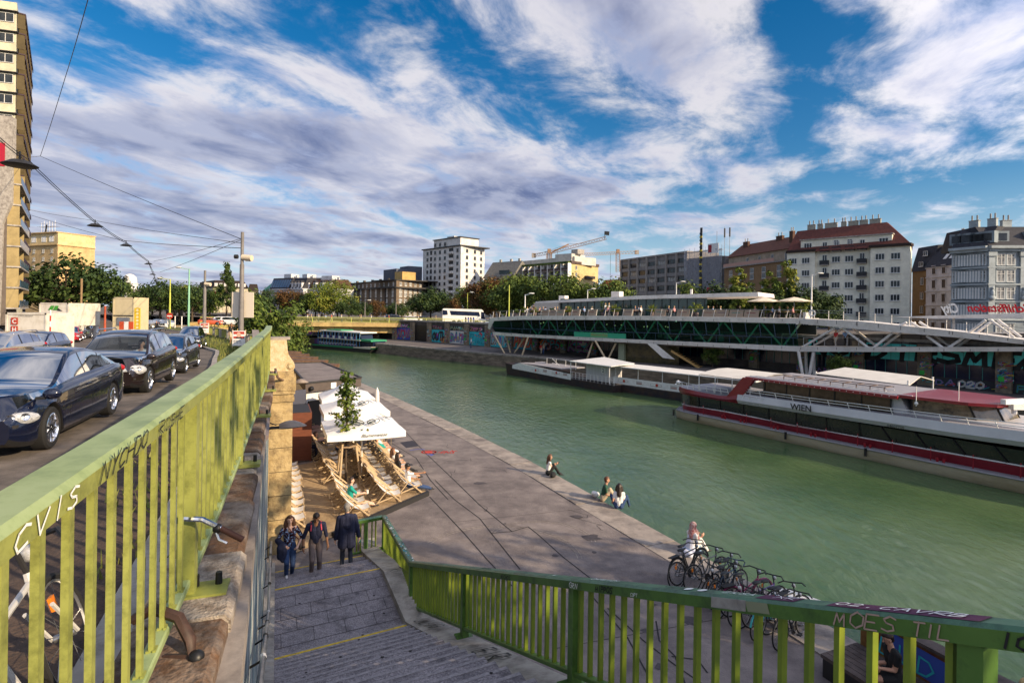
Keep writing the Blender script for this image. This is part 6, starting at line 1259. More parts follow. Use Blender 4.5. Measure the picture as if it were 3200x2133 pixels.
PAL=[flat('spray_%d' % i,c,.7) for i,c in enumerate([(.02,.25,.32),(.45,.03,.05),(.5,.38,.03),(.04,.08,.35),(.35,.06,.3),(.55,.53,.5),(.03,.03,.035),(.05,.30,.08),(.5,.18,.04),(.03,.4,.45)])]
WORDS='OUTH RIDE PANZA BNDN NOVA KEZ TRAK SOAK MIRO ZEPS URGE DAIM'.split()
def mural(mb,o,ex,ez,w_,h,seed,bg=None):
    rn=random.Random(seed);n=V(ex).cross(V(ez)).normalized();bg=bg or rn.choice(PAL[:1]+PAL[3:7]+PAL[9:]);mb.poly([o+n*.01,o+ex*w_+n*.01,o+ex*w_+ez*h+n*.01,o+ez*h+n*.01],bg)
    for k in range(4):p=o+ex*rn.uniform(.15,.85)*w_+ez*rn.uniform(.2,.8)*h+n*(.02+.004*k);r_=rn.uniform(.15,.3)*h;mb.poly([p+ex*cos(a*.628)*r_*rn.uniform(.8,1.5)+ez*sin(a*.628)*r_*rn.uniform(.6,1) for a in range(10)],rn.choice(PAL))
    wd=rn.choice(WORDS);hh=h*.62;asp=min(1.2,(w_-.4)/(len(wd)*1.25*hh));c1,c2=rn.choice(PAL),rn.choice(PAL)
    scrawl(mb,wd,o+ex*.25+ez*h*.18,ex,ez,hh,c1,hh*.26,off=.04,seed=seed,asp=asp);scrawl(mb,wd,o+ex*.25+ez*h*.18,ex,ez,hh,c2,hh*.10,off=.05,seed=seed,asp=asp)
    for k in range(8):p=o+ex*rn.uniform(.05,.95)*w_+ez*rn.uniform(.02,.3)*h;mb.ribbon([p+n*.06,p+n*.06+ex*rn.uniform(.2,.6)+ez*rn.uniform(0,.3)],.06,n,rn.choice(PAL))
ew=thing('embankment_wall',(4,94.5,FQ),'long dark embankment wall with graffiti piers behind the far quay','wall');st_d=mat('embankment_stone',(.045,.038,.035),.9,col2=(.09,.075,.065),scale=1.1,bump=.5);pierm=mat('pier_stone',(.30,.24,.16),.9,col2=(.18,.14,.10),scale=1.6,bump=.6,dirt=(.06,.05,.045),dscale=1.)
m=MB();TOPZ=-2.5
for (x0,y0),(x1,y1) in zip(EW,EW[1:]):m.poly([V((x0,y0,FQ-.1)),V((x1,y1,FQ-.1)),V((x1,y1,TOPZ)),V((x0,y0,TOPZ))][::1],st_d);d=V((x1-x0,y1-y0,0)).normalized();n=V((-d.y,d.x,0));m.ob(V((x0,y0,TOPZ))-n*.15,V((x1-x0,y1-y0,0)),n*.6,(0,0,.3),concrete)
m.build('wall',ew)
Ltot=sum(hypot(b[0]-a[0],b[1]-a[1]) for a,b in zip(EW,EW[1:]));tealm=flat('teal_frame',(.03,.18,.17),.5);gpan=mat('panel_glass',(.006,.010,.028),.12,col2=(.012,.02,.05),scale=.5,spec=.6);turq=flat('turquoise_panel',(.09,.64,.60),.6);gl_g=flat('green_light_sign',(.03,.42,.05),.5);bigl=flat('mural_black',(.012,.014,.016),.7)
s=8.;k=0;BAY=6.
while s<Ltot-8:
    p,d=along(EW,s);n_out=V((d.y,-d.x,0));ex=d;vis=p.y>5;right=p.x>31;mid=-16<p.x <= 12;far=p.x<-16
    if vis:
        m=MB();o=p+n_out*.0;m.ob(o-d*.55+V((0,0,FQ)),d*1.1,n_out*.5,(0,0,3.95),pierm);pi_=m.build('pier',ew)
        m=MB();rn=random.Random(k)
        for j in range(9):z=FQ+.2+rn.random()*2.6;mural(m,o-d*.5+n_out*(.51+.002*j)+V((0,0,z))+d*rn.random()*.4,d,V((0,0,1)),rn.uniform(.3,.65),rn.uniform(.15,.4),k*31+j)
        m.build('graffiti',pi_)
        if k % 1==0 and p.x>-10:m=MB();m.ob(o-d*.3+n_out*.57+V((0,0,FQ+1.0)),d*.4,n_out*.06,(0,0,.42),gl_g);m.build('green_sign',pi_)
        a0=p+d*.6;w_=BAY-1.2
        m=MB()
        if right or p.x>12:
            m.ob(a0+n_out*.02+V((0,0,FQ+.9)),d*w_,n_out*.05,(0,0,1.4 if right else 2.5),gpan);
            for j in range(6):m.ob(a0+d*w_*j/5-d*.03+n_out*.08+V((0,0,FQ+.9)),d*.06,n_out*.03,(0,0,1.4 if right else 2.5),tealm)
            b_=m.build('glazing',ew)
            m=MB();m.ob(a0+n_out*.02+V((0,0,FQ+(2.25 if right else 3.3))),d*w_,n_out*.12,(0,0,1.6 if right else .85),turq if right else st_d);
            if right:
                rn=random.Random(k*7)
                for j in range(6):m.ob(a0+d*(w_*j/6)+n_out*.141+V((0,0,FQ+2.25)),d*.04,n_out*.004,(0,0,1.6),tealm)
                scrawl(m,['DIR','SMED','ADE','NON'][k % 4],a0+d*.3+V((0,0,FQ+2.3)),d,V((0,0,1)),1.4,bigl,.42,off=.17,seed=k,asp=1.25)
            m.build('top_panel',ew)
            m=MB()
            if right:
                mural(m,a0+n_out*.03+V((0,0,FQ)),d,V((0,0,1)),w_,.85,k+50,PAL[6]);scrawl(m,'020' if k % 2 else 'XOVI',a0+d*2.+n_out*.1+V((0,0,FQ+.12)),d,V((0,0,1)),.6,PAL[5],.16,seed=k,asp=.9)
                m.build('graffiti',ew)
        else:
            if far and k % 2==0:m.ob(a0+n_out*.02+V((0,0,FQ)),d*w_,n_out*.02,(0,0,3.4),black);m.build('archway',ew)
            else:mural(m,a0+n_out*.03+V((0,0,FQ+.1)),d,V((0,0,1)),w_,2.5,k+5);mural(m,a0+n_out*.03+V((0,0,FQ+2.65)),d,V((0,0,1)),w_,.9,k+95,PAL[6]);m.build('graffiti',ew)
    s+=BAY;k+=1
# ---------------------------------------------------------------- the glass restaurant building over the far quay
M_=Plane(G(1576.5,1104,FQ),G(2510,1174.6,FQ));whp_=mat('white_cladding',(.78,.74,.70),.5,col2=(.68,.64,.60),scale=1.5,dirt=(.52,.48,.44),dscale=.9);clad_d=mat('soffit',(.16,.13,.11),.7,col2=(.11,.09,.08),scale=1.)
ggl=glassy('green_glazing',(.20,.52,.42),.06);intd=flat('interior_dark',(.012,.02,.017),.8);truss=flat('truss_green',(.66,.74,.52),.6);blframe=flat('mullion_blue',(.03,.06,.10),.5)
mo=thing('glass_pavilion',M_.at(20,4,FQ),'long white banded glass restaurant building raised on leaning columns over the quay','restaurant')
UB=[(-3.2,-1.09,-1.63),(3.15,-.67,-1.29),(22.8,-.36,-.90),(41.65,-.33,-.91)];LB=[(-2.5,-3.35,-3.83),(3.9,-3.49,-3.9),(22.8,-3.49,-3.94),(41.8,-3.4,-3.97)];DEP=11.
def band(tab,off0,off1,mm,name,par,under=None):
    m=MB()
    for (a,t,b),(a2,t2,b2) in zip(tab,tab[1:]):
        m.mesh([M_.at(a,off0,t),M_.at(a2,off0,t2),M_.at(a2,off0+.12,b2),M_.at(a,off0+.12,b),M_.at(a,off1,t),M_.at(a2,off1,t2),M_.at(a2,off1,b2),M_.at(a,off1,b)],[(0,3,2,1),(4,5,6,7),(0,1,5,4),(3,7,6,2),(0,4,7,3),(1,2,6,5)],mm)
        k=a
        while k<a2:tt=lerp(t,t2,(k-a)/(a2-a));bb=lerp(b,b2,(k-a)/(a2-a));m.ob(M_.at(k,off0-.004,lerp(tt,bb,.1 if int(k) % 2 else .45)),M_.d*.035,M_.n*.01,(0,0,-(tt-bb)*.5),crackmat);k+=1.9
    return m.build(name,par)
band(UB,0,DEP,whp_,'terrace_slab',mo);band(LB,0,DEP-1,whp_,'lower_slab',mo)
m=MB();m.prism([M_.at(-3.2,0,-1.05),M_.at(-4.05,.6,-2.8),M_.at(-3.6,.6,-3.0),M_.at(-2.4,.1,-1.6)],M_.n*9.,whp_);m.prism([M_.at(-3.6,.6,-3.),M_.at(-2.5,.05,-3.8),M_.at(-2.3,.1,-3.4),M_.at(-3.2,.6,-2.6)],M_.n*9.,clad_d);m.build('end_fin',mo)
m=MB();m.ob(M_.at(-2.2,8.5,-3.45),M_.d*44,M_.n*.2,(0,0,2.3),intd);m.ob(M_.at(-2.2,.9,-3.40),M_.d*43.8,M_.n*7,(0,0,.02),intd);m.ob(M_.at(-2.2,.9,-1.68),M_.d*5,M_.n*7,(0,0,.02),intd)
rn=random.Random(4)
for k in range(34):a=rn.uniform(0,40);o=rn.uniform(2,6);m.ob(M_.at(a,o,-3.37),M_.d*rn.uniform(.3,1.1),M_.n*.4,(0,0,rn.uniform(.4,1.3)),rn.choice([beige,dark,teal,khaki]))
for k in range(16):a=rn.uniform(2,28);m.ball(M_.at(a,rn.uniform(1.5,5),rn.uniform(-1.9,-1.6)),.09,flat('pendant_lamp',(.7,.5,.25),.5,emit=.5),6,4)
m.build('interior',mo)
m=MB()
for a0 in [x*.5 for x in range(0)]:pass
def gz(a,top):return interp([(t[0],t[2]) for t in UB],a) if top else interp([(t[0],t[1]) for t in LB],a)
xs_=[-2.6,1.2,3.6]+[3.6+1.55*i for i in range(1,25)]+[41.5]
for a,a2 in zip(xs_,xs_[1:]):m.poly([M_.at(a,.55,gz(a,0)),M_.at(a2,.55,gz(a2,0)),M_.at(a2-.25,.3,gz(a2,1)),M_.at(a-.25,.3,gz(a,1))],ggl)
m.build('glass_front',mo);m=MB()
for i,a in enumerate(xs_):
    zb_,zt_=gz(a,0),gz(a,1);zm=lerp(zb_,zt_,.36);off=.0
    m.beam(M_.at(a-.09,.36,zm),M_.at(a-.28,.24,zt_),.07,.06,blframe);m.beam(M_.at(a-.5,.49,zb_),M_.at(a-.55,.40,zm),.035,.04,blframe)
for a,a2 in zip(xs_,xs_[1:]):m.beam(M_.at(a,.40,lerp(gz(a,0),gz(a,1),.36)),M_.at(a2,.40,lerp(gz(a2,0),gz(a2,1),.36)),.06,.07,blframe)
m.build('mullions',mo)
for i in range(9):
    a=3.5+4.25*i
    for a0,a1 in ((a,a+2.15),(a+4.1,a+2.4)):
        if a1<41.3:m=MB();m.beam(M_.at(a0,.8,gz(a0,1)),M_.at(a1,.8,gz(a1,0)),.16,.16,truss);m.build('truss_bar',mo)
s0,z0=M_.sv(1791,1036);s1,z1=M_.sv(1953,1057);m=MB();grp=flat('green_panel',(.03,.30,.17),.5)
m.mesh([M_.at(s0,.28,-3.46),M_.at(s1,.28,-3.46),M_.at(s1,.24,-2.78),M_.at(s0,.24,-2.78)],[(0,1,2,3)],grp);pa=m.build('green_panel',mo)
m=MB();L3=(s1-s0)/3;m.mesh([M_.at(s0+L3,.26,-3.44),M_.at(s0+2*L3,.26,-3.44),M_.at(s0+2*L3,.22,-2.80),M_.at(s0+L3,.22,-2.80)],[(0,1,2,3)],flat('green_panel_light',(.12,.34,.16),.5));text_mb(m,'Motto am Fluss',M_.at(s0+L3*1.5,.22,-3.22),M_.d,(0,0,1),.30,flat('gold_script',(.30,.20,.04),.5),off=.03,align='c',shear=.35);m.build('sign_panel',pa)
# upper storey
SP_=Plane(M_.at(0,3.5,0),M_.at(40,3.5,0));sv3=lambda px,py:SP_.sv(px,py);off3=3.5
t0,zt0=sv3(1674,939);r0_,rz0=sv3(1742,942);r1_,rz1=sv3(2000,923);r2_,rz2=sv3(2368,912.5);b_w,_=sv3(1744,960);th=.5
m=MB();m.prism([M_.at(t0,off3,rz0),M_.at(r1_,off3,rz1),M_.at(r2_,off3,rz2),M_.at(r2_+.1,off3,rz2-th),M_.at(r1_,off3,rz1-th),M_.at(b_w,off3,rz0-.16),M_.at(t0,off3,rz0-.25)],M_.n*7.5,whp_);m.build('roof',mo)
tl,_=sv3(1640,958);m=MB();m.prism([M_.at(tl-.6,off3+.02,-.5),M_.at(t0,off3+.02,rz0-.1),M_.at(b_w,off3+.02,rz0-.1),M_.at(b_w,off3+.02,-.5)],M_.n*7,mat('brick_white',(.50,.46,.42),.8,col2=(.42,.39,.35),scale=4));m.build('end_wall',mo)
m=MB();m.ob(M_.at(b_w,off3+.6,-.5),M_.d*(r1_+9-b_w),M_.n*.05,(0,0,rz1+.1),mat('cafe_glass',(.012,.03,.028),.06,col2=(.03,.07,.06),scale=.4,spec=.8));gm_=m.build('glass_wall',mo)
m=MB()
for k in range(20):a=b_w+.2+k*(r1_+8.5-b_w)/19;m.ob(M_.at(a,off3+.52,-.5),M_.d*.06,M_.n*.06,(0,0,2.4),dark)
m.build('mullions',gm_)
for px,py,w_,h in ((1727,935,1.1,.75),(1896,928,1.3,1.0),(2137,915,.25,.7)):a,z=sv3(px,py);m=MB();m.ob(M_.at(a-w_/2,off3+2.5,z-.1),M_.d*w_,M_.n*w_,(0,0,h),whp_);m.build('roof_vent',mo)
# terrace edge: wicker screens, glass panes and posts
wick=mat('wicker',(.42,.32,.25),.9,col2=(.32,.24,.18),scale=9,stretch=(1,1,3),bump=.4);c1=lambda x:1500+x/4.706;c2=lambda x:1900+x/3.361
def zt(a):return interp([(t[0],t[1]) for t in UB],a)
stripe=[flat('stripe_%d' % i,c,.7) for i,c in enumerate([(.25,.08,.05),(.12,.08,.12),(.05,.22,.20),(.2,.02,.03)])]
for i,(x0,x1) in enumerate([(c1(a),c1(b)) for a,b in ((900,1000),(1003,1108),(1112,1222),(1325,1450),(1565,1700),(2095,2245))]+[(c2(a),c2(b)) for a,b in ((480,600),(715,850),(980,1115),(1118,1260),(1265,1415),(1420,1580))]):
    a0,_=M_.sv(x0,970);a1,_=M_.sv(x1,970);z=zt(a0);m=MB();m.ob(M_.at(a0,.15,z+.02),M_.d*(a1-a0)*.97,M_.n*.04,(M_.d.x*.12,M_.d.y*.12,.86),wick);m.ob(M_.at(a0+(a1-a0)*.2,.14,z+.5),M_.d*(a1-a0)*.6,M_.n*.01,(0,0,.07),stripe[i % 4]);m.build('wicker_screen',mo)
m=MB()
for k in range(34):a=-2.6+k*1.34;z=zt(a);m.beam(M_.at(a,.1,z-.02),M_.at(a+.22,.05,z+.92),.05,.05,whp_)
for k in range(44):a=-2.6+k;m.beam(M_.at(a+.2,.06,zt(a)+.92),M_.at(a+1.2,.06,zt(a+1)+.92),.035,.035,steel)
m.build('terrace_railing',mo)
# legs and underside
legs=[((218,690),(362,960),0),((385,710),(446,960),2.),((665,740),(508,960),2.),((705,735),(622,940),0),((1668,835),(1575,1035),1.),((1692,840),(1868,1045),0),((2010,860),(1875,1045),1.)]
for (xa,ya),(xb,yb),off in legs:A=D(1500+xa/4.706,900+ya/4.706,100);a,z=M_.sv(1500+xa/4.706,900+ya/4.706,off);b,zb_=M_.sv(1500+xb/4.706,900+yb/4.706,off);m=MB();m.tube([M_.at(a,off,-3.9),M_.at(b,off,FQ)],.13,mat('column_paint',(.58,.46,.30),.6,col2=(.5,.38,.24),scale=2),10);m.build('column',mo,smooth=40)
for xa,xb,off in ((2000,2045,.2),(2075,2085,2.2),(2160,2115,.2),(2163,2163,2.4)):
    a,_=M_.sv(1900+xa/3.361,1102,off);b,_=M_.sv(1900+xb/3.361,1174,off);m=MB();m.tube([M_.at(a,off,-3.95),M_.at(b,off,FQ)],.17,whp_,10);m.build('column',mo,smooth=40)
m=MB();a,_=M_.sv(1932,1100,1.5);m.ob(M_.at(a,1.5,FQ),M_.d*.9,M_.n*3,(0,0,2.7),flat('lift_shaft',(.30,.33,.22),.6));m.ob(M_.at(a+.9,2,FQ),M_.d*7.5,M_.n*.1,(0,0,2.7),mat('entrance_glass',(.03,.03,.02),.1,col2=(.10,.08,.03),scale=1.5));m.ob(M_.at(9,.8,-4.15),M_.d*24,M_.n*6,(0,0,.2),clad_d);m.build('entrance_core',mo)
a,_=M_.sv(2022,1090,-.4);b,_=M_.sv(2095,1136,-.4);m=MB();m.mesh([M_.at(a,-.4,-3.9),M_.at(a+1.2,-.4,-3.9),M_.at(b+.6,-.4,-5.7),M_.at(b-1.0,-.4,-5.6)],[(0,1,2,3)],whp_);
for k in range(9):m.ob(M_.at(a+3.2+k*.36,.2,-5.0-.19*k),M_.d*.4,M_.n*1.4,(0,0,.05),flat('stair_wood',(.40,.24,.08),.6))
m.beam(M_.at(a+3.,.15,-4.7),M_.at(a+6.6,.15,-6.6),.06,.25,MATS['stair_wood']);m.build('stair',mo)
# ramps to the right, turning a little towards the water
o2=M_.at(41.65,0,0);M2=Plane(o2,o2+V((.60,-.80,0))*20);c3=lambda x,y,off=0.:M2.sv(2500+x/3.361,900+y/3.361,off)
RA=[(0,-.33,-.91)]+[(c3(x,y)[0],c3(x,y)[1],c3(x,y2)[1]) for x,y,y2 in ((600,345,430),(1600,448,515),(2345,540,590))];RA.append((RA[-1][0]+5,RA[-1][1]-.5,RA[-1][2]-.5))
LA=[(0,-3.4,-3.97)]+[(c3(x,y)[0],c3(x,y)[1],c3(x,y2)[1]) for x,y,y2 in ((770,620,670),(2345,618,665))];LA.append((LA[-1][0]+5,LA[-1][1]+.1,LA[-1][2]+.1));ze=RA[-1][0]
ra=thing('footbridge',M2.at(8,2,-3),'white trussed footbridge ramps joining the glass building to the street','footbridge');MK=M_;M_=M2
band(RA,0,3.2,whp_,'upper_ramp',ra);band(LA,.1,3.4,whp_,'lower_ramp',ra)
for (x0,y0),(x1,y1) in (((360,420),(40,610)),((450,420),(730,635)),((970,470),(760,635)),((1120,360),(1000,420)),((1160,355),(1280,430)),((1330,500),(1520,640)),((1720,520),(1535,640)),((1950,335),(1760,480)),((2000,335),(2250,520))):
    a,z=c3(x0,y0,.6);b,z2=c3(x1,y1,.6)
    for o in (.6,2.9):m=MB();m.tube([M2.at(a,o,z),M2.at(b,o,z2)],.12,whp_,8);m.build('truss_bar',ra,smooth=40)
m=MB();zr_=lambda a:interp([(r[0],r[1]) for r in RA],a);zl_=lambda a:interp([(r[0],r[1]) for r in LA],a)
for k in range(16):
    a=.1+k*(ze-.2)/16;a2=a+(ze-.2)/16;m.beam(M2.at(a,.08,zr_(a)-.05),M2.at(a,.08,zr_(a)+.95),.05,.05,whp_)
    for h in (.95,.7):m.beam(M2.at(a,.08,zr_(a)+h),M2.at(a2,.08,zr_(a2)+h),.03,.03,steel)
for k in range(6):a=.4+k*1.1;m.beam(M2.at(a,.15,zl_(a)),M2.at(a,.15,zl_(a)+.95),.04,.04,steel)
m.beam(M2.at(.4,.15,zl_(.4)+.95),M2.at(6,.15,zl_(6)+.95),.03,.03,steel);m.build('railing',ra)
m=MB();m.prism([M2.at(a,3.45,zl_(a)+dz) for a,dz in ((.4,0),(ze,0),(ze,1.25),(.4,1.25))],M2.n*.06,mat('parapet_panel',(.09,.08,.075),.6,col2=(.13,.12,.11),scale=2));m.beam(M2.at(.4,3.42,zl_(.4)+1.3),M2.at(ze,3.42,zl_(ze)+1.3),.2,.12,whp_)
for k in range(14):a=.4+k*(ze-.6)/14;m.ob(M2.at(a,3.38,zl_(a)),M2.d*.06,M2.n*.06,(0,0,1.2),black)
m.build('parapet',ra);m=MB();m.box(M2.at(.6,.3,.0),(.5,.5,.7),whp_);m.lathe([(.2,0),(.3,.05),(.4,0),(.3,-.05),(.2,0)],M2.at(1.3,.1,.25),-M2.n,white,14);m.build('lifebuoy_post',ra);M_=MK
SG=Plane(M_.at(0,3.2,0),M_.at(10,3.2,0));sg=thing('station_canopy',M_.at(58,3.4,FQ),'white station canopy beam bearing red and white script letters seen from behind','canopy')
m=MB();a0,za=SG.sv(2790,990);a1,zb_=SG.sv(3200,986);a2=a1+8;m.prism([M_.at(a0,3.2,za),M_.at(a1,3.2,SG.sv(3200,978)[1]),M_.at(a2,3.2,.9),M_.at(a2,3.2,.35),M_.at(a1,3.2,SG.sv(3200,994)[1]),M_.at(a0+3,3.2,za-.1)],M_.n*4,whp_);m.build('beam',sg)
for x in (3.5,10.5):m=MB();m.tube([M_.at(a0+x+1.5,4.2,FQ+3.6),M_.at(a0+x+1.5,4.2,.1)],.1,whp_,8);m.build('post',sg)
redl=flat('letter_red',(.55,.01,.02),.4)
for tx,px,py,h,mm in (('City',2938,976,.95,white),('Schiffstation',3022,973,.78,redl)):
    a,z=SG.sv(px,py);m=MB();w_=text_mb(MB(),tx,(0,0,0),(1,0,0),(0,0,1),h,mm,shear=.35,bold=.03);b_,_=SG.sv(2994 if tx=='City' else 3224,py)
    ex=-M_.d;k=(b_-a)/w_;tmp=MB();text_mb(tmp,tx,(0,0,0),(1,0,0),(0,0,1),h,mm,shear=.35,bold=.03)
    for f in tmp.f:pts=[M_.at(b_,3.6,z)+ex*tmp.v[i].x*k+V((0,0,tmp.v[i].z)) for i in f];m.poly(pts,mm);m.poly([p+M_.n*.12 for p in pts],mm)
    m.build('lettering',sg)
# small people: a few stock figures, copied
def stock(n,label,**k):
    C,I=body_caps(fingers=False,**k);r=proto('person',label,'person');blob('body',C,.045,r,1);blob('hair',hair_caps(I,k.get('hm',hair_dk)) if 0 else hair_caps(I,random.choice([hair_dk,hair_br,hair_bl])),.04,r);return placer(r)
stand=lambda s=1:dict(hands=((-.26,.08,.80),(.26,.05,.80)),feet=((-.09,.12*s,0),(.09,-.12*s,.04)))
seat=dict(hip=.48,feet=((-.1,.42,0),(.1,.42,0)),knee=(0,.3,1),hands=((-.15,.3,.68),(.15,.3,.68)))
WALK={t:stock(t,'x',top=c,bot=b,sleeve=.3,**stand(s)) for t,c,b,s in (('white',wht,jeans,1),('black',blk_c,khaki,-1),('red',red_c,beige,1),('blue',lblue,blk_c,-1),('beige',beige,jeans,1))}
SITP={t:stock(t,'x',top=c,bot=blk_c,sleeve=.3,**seat) for t,c in (('white',wht),('black',blk_c),('rose',pinkc),('blue',navy),('pale',lblue))}
ch=proto('terrace_chair','x','chair');m=MB();m.box((0,0,.45),(.45,.45,.04),greytr);m.box((0,-.22,.7),(.45,.04,.45),greytr)
for sx in (-1,1):
    for sy in (-1,1):m.tube([(sx*.2,sy*.2,.45),(sx*.23,sy*.23,0)],.018,steel,4)
m.build('seat_frame',ch);CHR=placer(ch)
tb=proto('terrace_table','x','table');m=MB();m.box((0,0,.73),(.75,.75,.04),beige);m.build('table_top',tb);m=MB();m.tube([(0,0,.72),(0,0,.02)],.04,dark,6);m.box((0,0,.02),(.45,.45,.03),dark);m.build('leg',tb);TBL=placer(tb)
def zfl(a):return zt(a)+.02
rn=random.Random(21);cols_=list(SITP)
for i,px in enumerate((1648,1658,1687,1697,1705,1734,1742,1768,1806,1826,1850,1890,1900,1985,1996,2003,2090,2107,2213,2228,2252,2312,2360,2392,2415,2436,2462,2478)):
    off=1.0+(i % 3)*.7;a,_=M_.sv(px,965,off);c_='blue' if px==2090 else cols_[i % 5];rz_=atan2(M_.d.y,M_.d.x)+(0 if i % 2 else pi)-pi/2+rn.uniform(-.4,.4)
    SITP[c_](M_.at(a,off,zfl(a)),rz_,'guest in a %s top sitting on the roof terrace of the glass building' % c_,'guests on the roof terrace');CHR(M_.at(a,off,zfl(a)),rz_,'dark metal chair under a guest on the roof terrace','chairs on the roof terrace')
    if i % 2:TBL(M_.at(a-.55,off,zfl(a)),0,'small pale table between guests on the roof terrace','tables on the roof terrace')
for px,c_ in ((1892,'white'),(1903,'white'),(1668,'black')):a,_=M_.sv(px,965,1.6);WALK[c_](M_.at(a,1.6,zfl(a)),rn.uniform(0,6),'guest in %s standing on the roof terrace' % c_,'guests standing on the roof terrace')
def spiky(lab,px,off,H,kind):
    a,_=M_.sv(px,965,off);p=M_.at(a,off,zfl(a));t=thing('potted_plant',p,lab,'plant','plants on the roof terrace');m=MB();m.lathe([(.0,0),(.2,0),(.27,.5),(.24,.5),(.22,.45),(0,.45)],p,(0,0,1),khaki,12);m.build('pot',t,smooth=40);m=MB();rn=random.Random(int(px))
    if kind=='yucca':
        for k in range(60):an=rn.uniform(0,6.28);e=rn.uniform(.25,1.45);d=V((cos(an)*cos(e),sin(an)*cos(e),sin(e)));b=p+V((0,0,.5));L_=H*rn.uniform(.7,1.1);s_=d.cross(V((0,0,1))).normalized()*.05;m.poly([b-s_,b+s_,b+d*L_*.6+s_*.9-V((0,0,.03)),b+d*L_-V((0,0,.18*cos(e))),b+d*L_*.6-s_*.9-V((0,0,.03))],LV['lime'][k % 2])
    else:
        leaf_cloud(m,rn,260,H*.9,H,0,.09,LV['lime' if kind=='lime' else 'mid'],0,'round',10);m.v=[v+p+V((0,0,.45)) for v in m.v]
    m.build('foliage',t)
for px,kind,H in ((1778,'yucca',1.0),(1920,'yucca',1.1),(1928,'mid',.9),(2038,'yucca',1.15),(2177,'lime',1.3),(2165,'mid',1.1),(2285,'lime',.8),(1612,'mid',.8),(1638,'lime',.9),(1672,'yucca',.9),(1725,'mid',.7),(1885,'mid',1.5),(2400,'lime',1.2),(2432,'mid',1.0),(2500,'lime',1.3),(2520,'lime',1.5)):
    spiky({'yucca':'spiky yucca in a pot on the roof terrace','mid':'bushy green plant in a pot on the roof terrace','lime':'bright leafy shrub in a pot on the roof terrace'}[kind],px,1.9,H*1.15,kind)
for px,py,lab in ((2388,936,'left of the pair of cream parasols on the roof terrace'),(2482,935,'right of the pair of cream parasols, beside the street lamp')):
    off=1.8;a,z=M_.sv(px,py-6,off);b0,zbm=M_.sv(px,972,off);p=M_.at(a,off,0);t=thing('parasol',M_.at(a,off,zfl(a)),lab,'parasol','parasols on the roof terrace');m=MB();m.lathe([(.01,z+.05),(.9,z-.15),(1.95,z-.42),(1.95,z-.46),(.9,z-.2),(0.01,z)],p,(0,0,1),flat('parasol_cream',(.72,.62,.48),.8),8);m.build('canopy',t);m=MB();m.tube([p+V((0,0,zfl(a))),p+V((0,0,z))],.03,steel,6);m.build('pole',t)
# people on the quays and footbridge
for px,py,c_,lab in ((1690,1108,'red','person in a red top walking on the far quay under the glass building'),(1698,1108,'beige','person in a beige top beside the one in red on the far quay'),(1705,1098,'white','person in white in front of the teal mural on the far quay'),(1472,1087,'white','person in white walking under the bridge on the far quay')):
    p=G(px,py,FQ);WALK[c_](p,rn.uniform(0,6),lab)
a,_=M2.sv(2612,1080,1.);WALK['red'](M2.at(a,1.,zl_(a)+.02),2.,'person in a red top standing on the lower footbridge ramp beside another');a,_=M2.sv(2640,1080,1.6);WALK['blue'](M2.at(a,1.6,zl_(a)+.02),pi,'person in a light blue shirt standing on the lower footbridge ramp');
# ---------------------------------------------------------------- road bridge
BP=Plane(D(690,1000,116),D(1507,1000,126));br=thing('road_bridge',BP.at(30,0,-8.5),'low concrete road bridge with a green railing across the canal','bridge');bcon=mat('bridge_concrete',(.50,.36,.15),.85,col2=(.40,.28,.11),scale=.8,dirt=(.22,.15,.07),dscale=.6);Lb=BP.sv(1520,1000)[0]
bz=lambda px,py:BP.sv(px,py)
zt_,zf,zl=bz(961,1006.5)[1],bz(961,1019)[1],bz(961,1036)[1]
def bt(a):return interp([(0,zt_-.25),(20,zt_),(45,zt_-.0),(Lb+8,zt_-.75)],a)
def bb(a):
    ap=BP.sv(1418,1050)[0]
    return interp([(0,zl-.3),(20,zl),(ap-14,zl-.25),(ap-7,zl-.7),(ap-3,zl-1.3),(ap,zl-2.0),(ap+3,zl-1.4),(ap+8,zl-.8),(Lb+8,zl-.4)],a)
n_=44;m=MB();m2=MB()
for i in range(n_):
    a,a2=(Lb+14)*i/n_-6,(Lb+14)*(i+1)/n_-6
    m.mesh([BP.at(a,0,bt(a)),BP.at(a2,0,bt(a2)),BP.at(a2,0,bt(a2)-.85),BP.at(a,0,bt(a)-.85),BP.at(a,20,bt(a)),BP.at(a2,20,bt(a2)),BP.at(a2,1.6,bt(a2)-.95),BP.at(a,1.6,bt(a)-.95)],[(0,3,2,1),(0,1,5,4),(3,7,6,2)],bcon)
    m2.mesh([BP.at(a,1.5,bt(a)-.9),BP.at(a2,1.5,bt(a2)-.9),BP.at(a2,1.6,bb(a2)),BP.at(a,1.6,bb(a)),BP.at(a,19,bb(a)),BP.at(a2,19,bb(a2))],[(0,3,2,1),(3,4,5,2)],bcon)
    if i % 2==0:m2.ob(BP.at(a,1.49,bt(a)-.95),BP.d*.05,BP.n*.01,(0,0,bb(a)-bt(a)+1.0),crackmat)
m.build('deck',br);m2.build('girder',br)
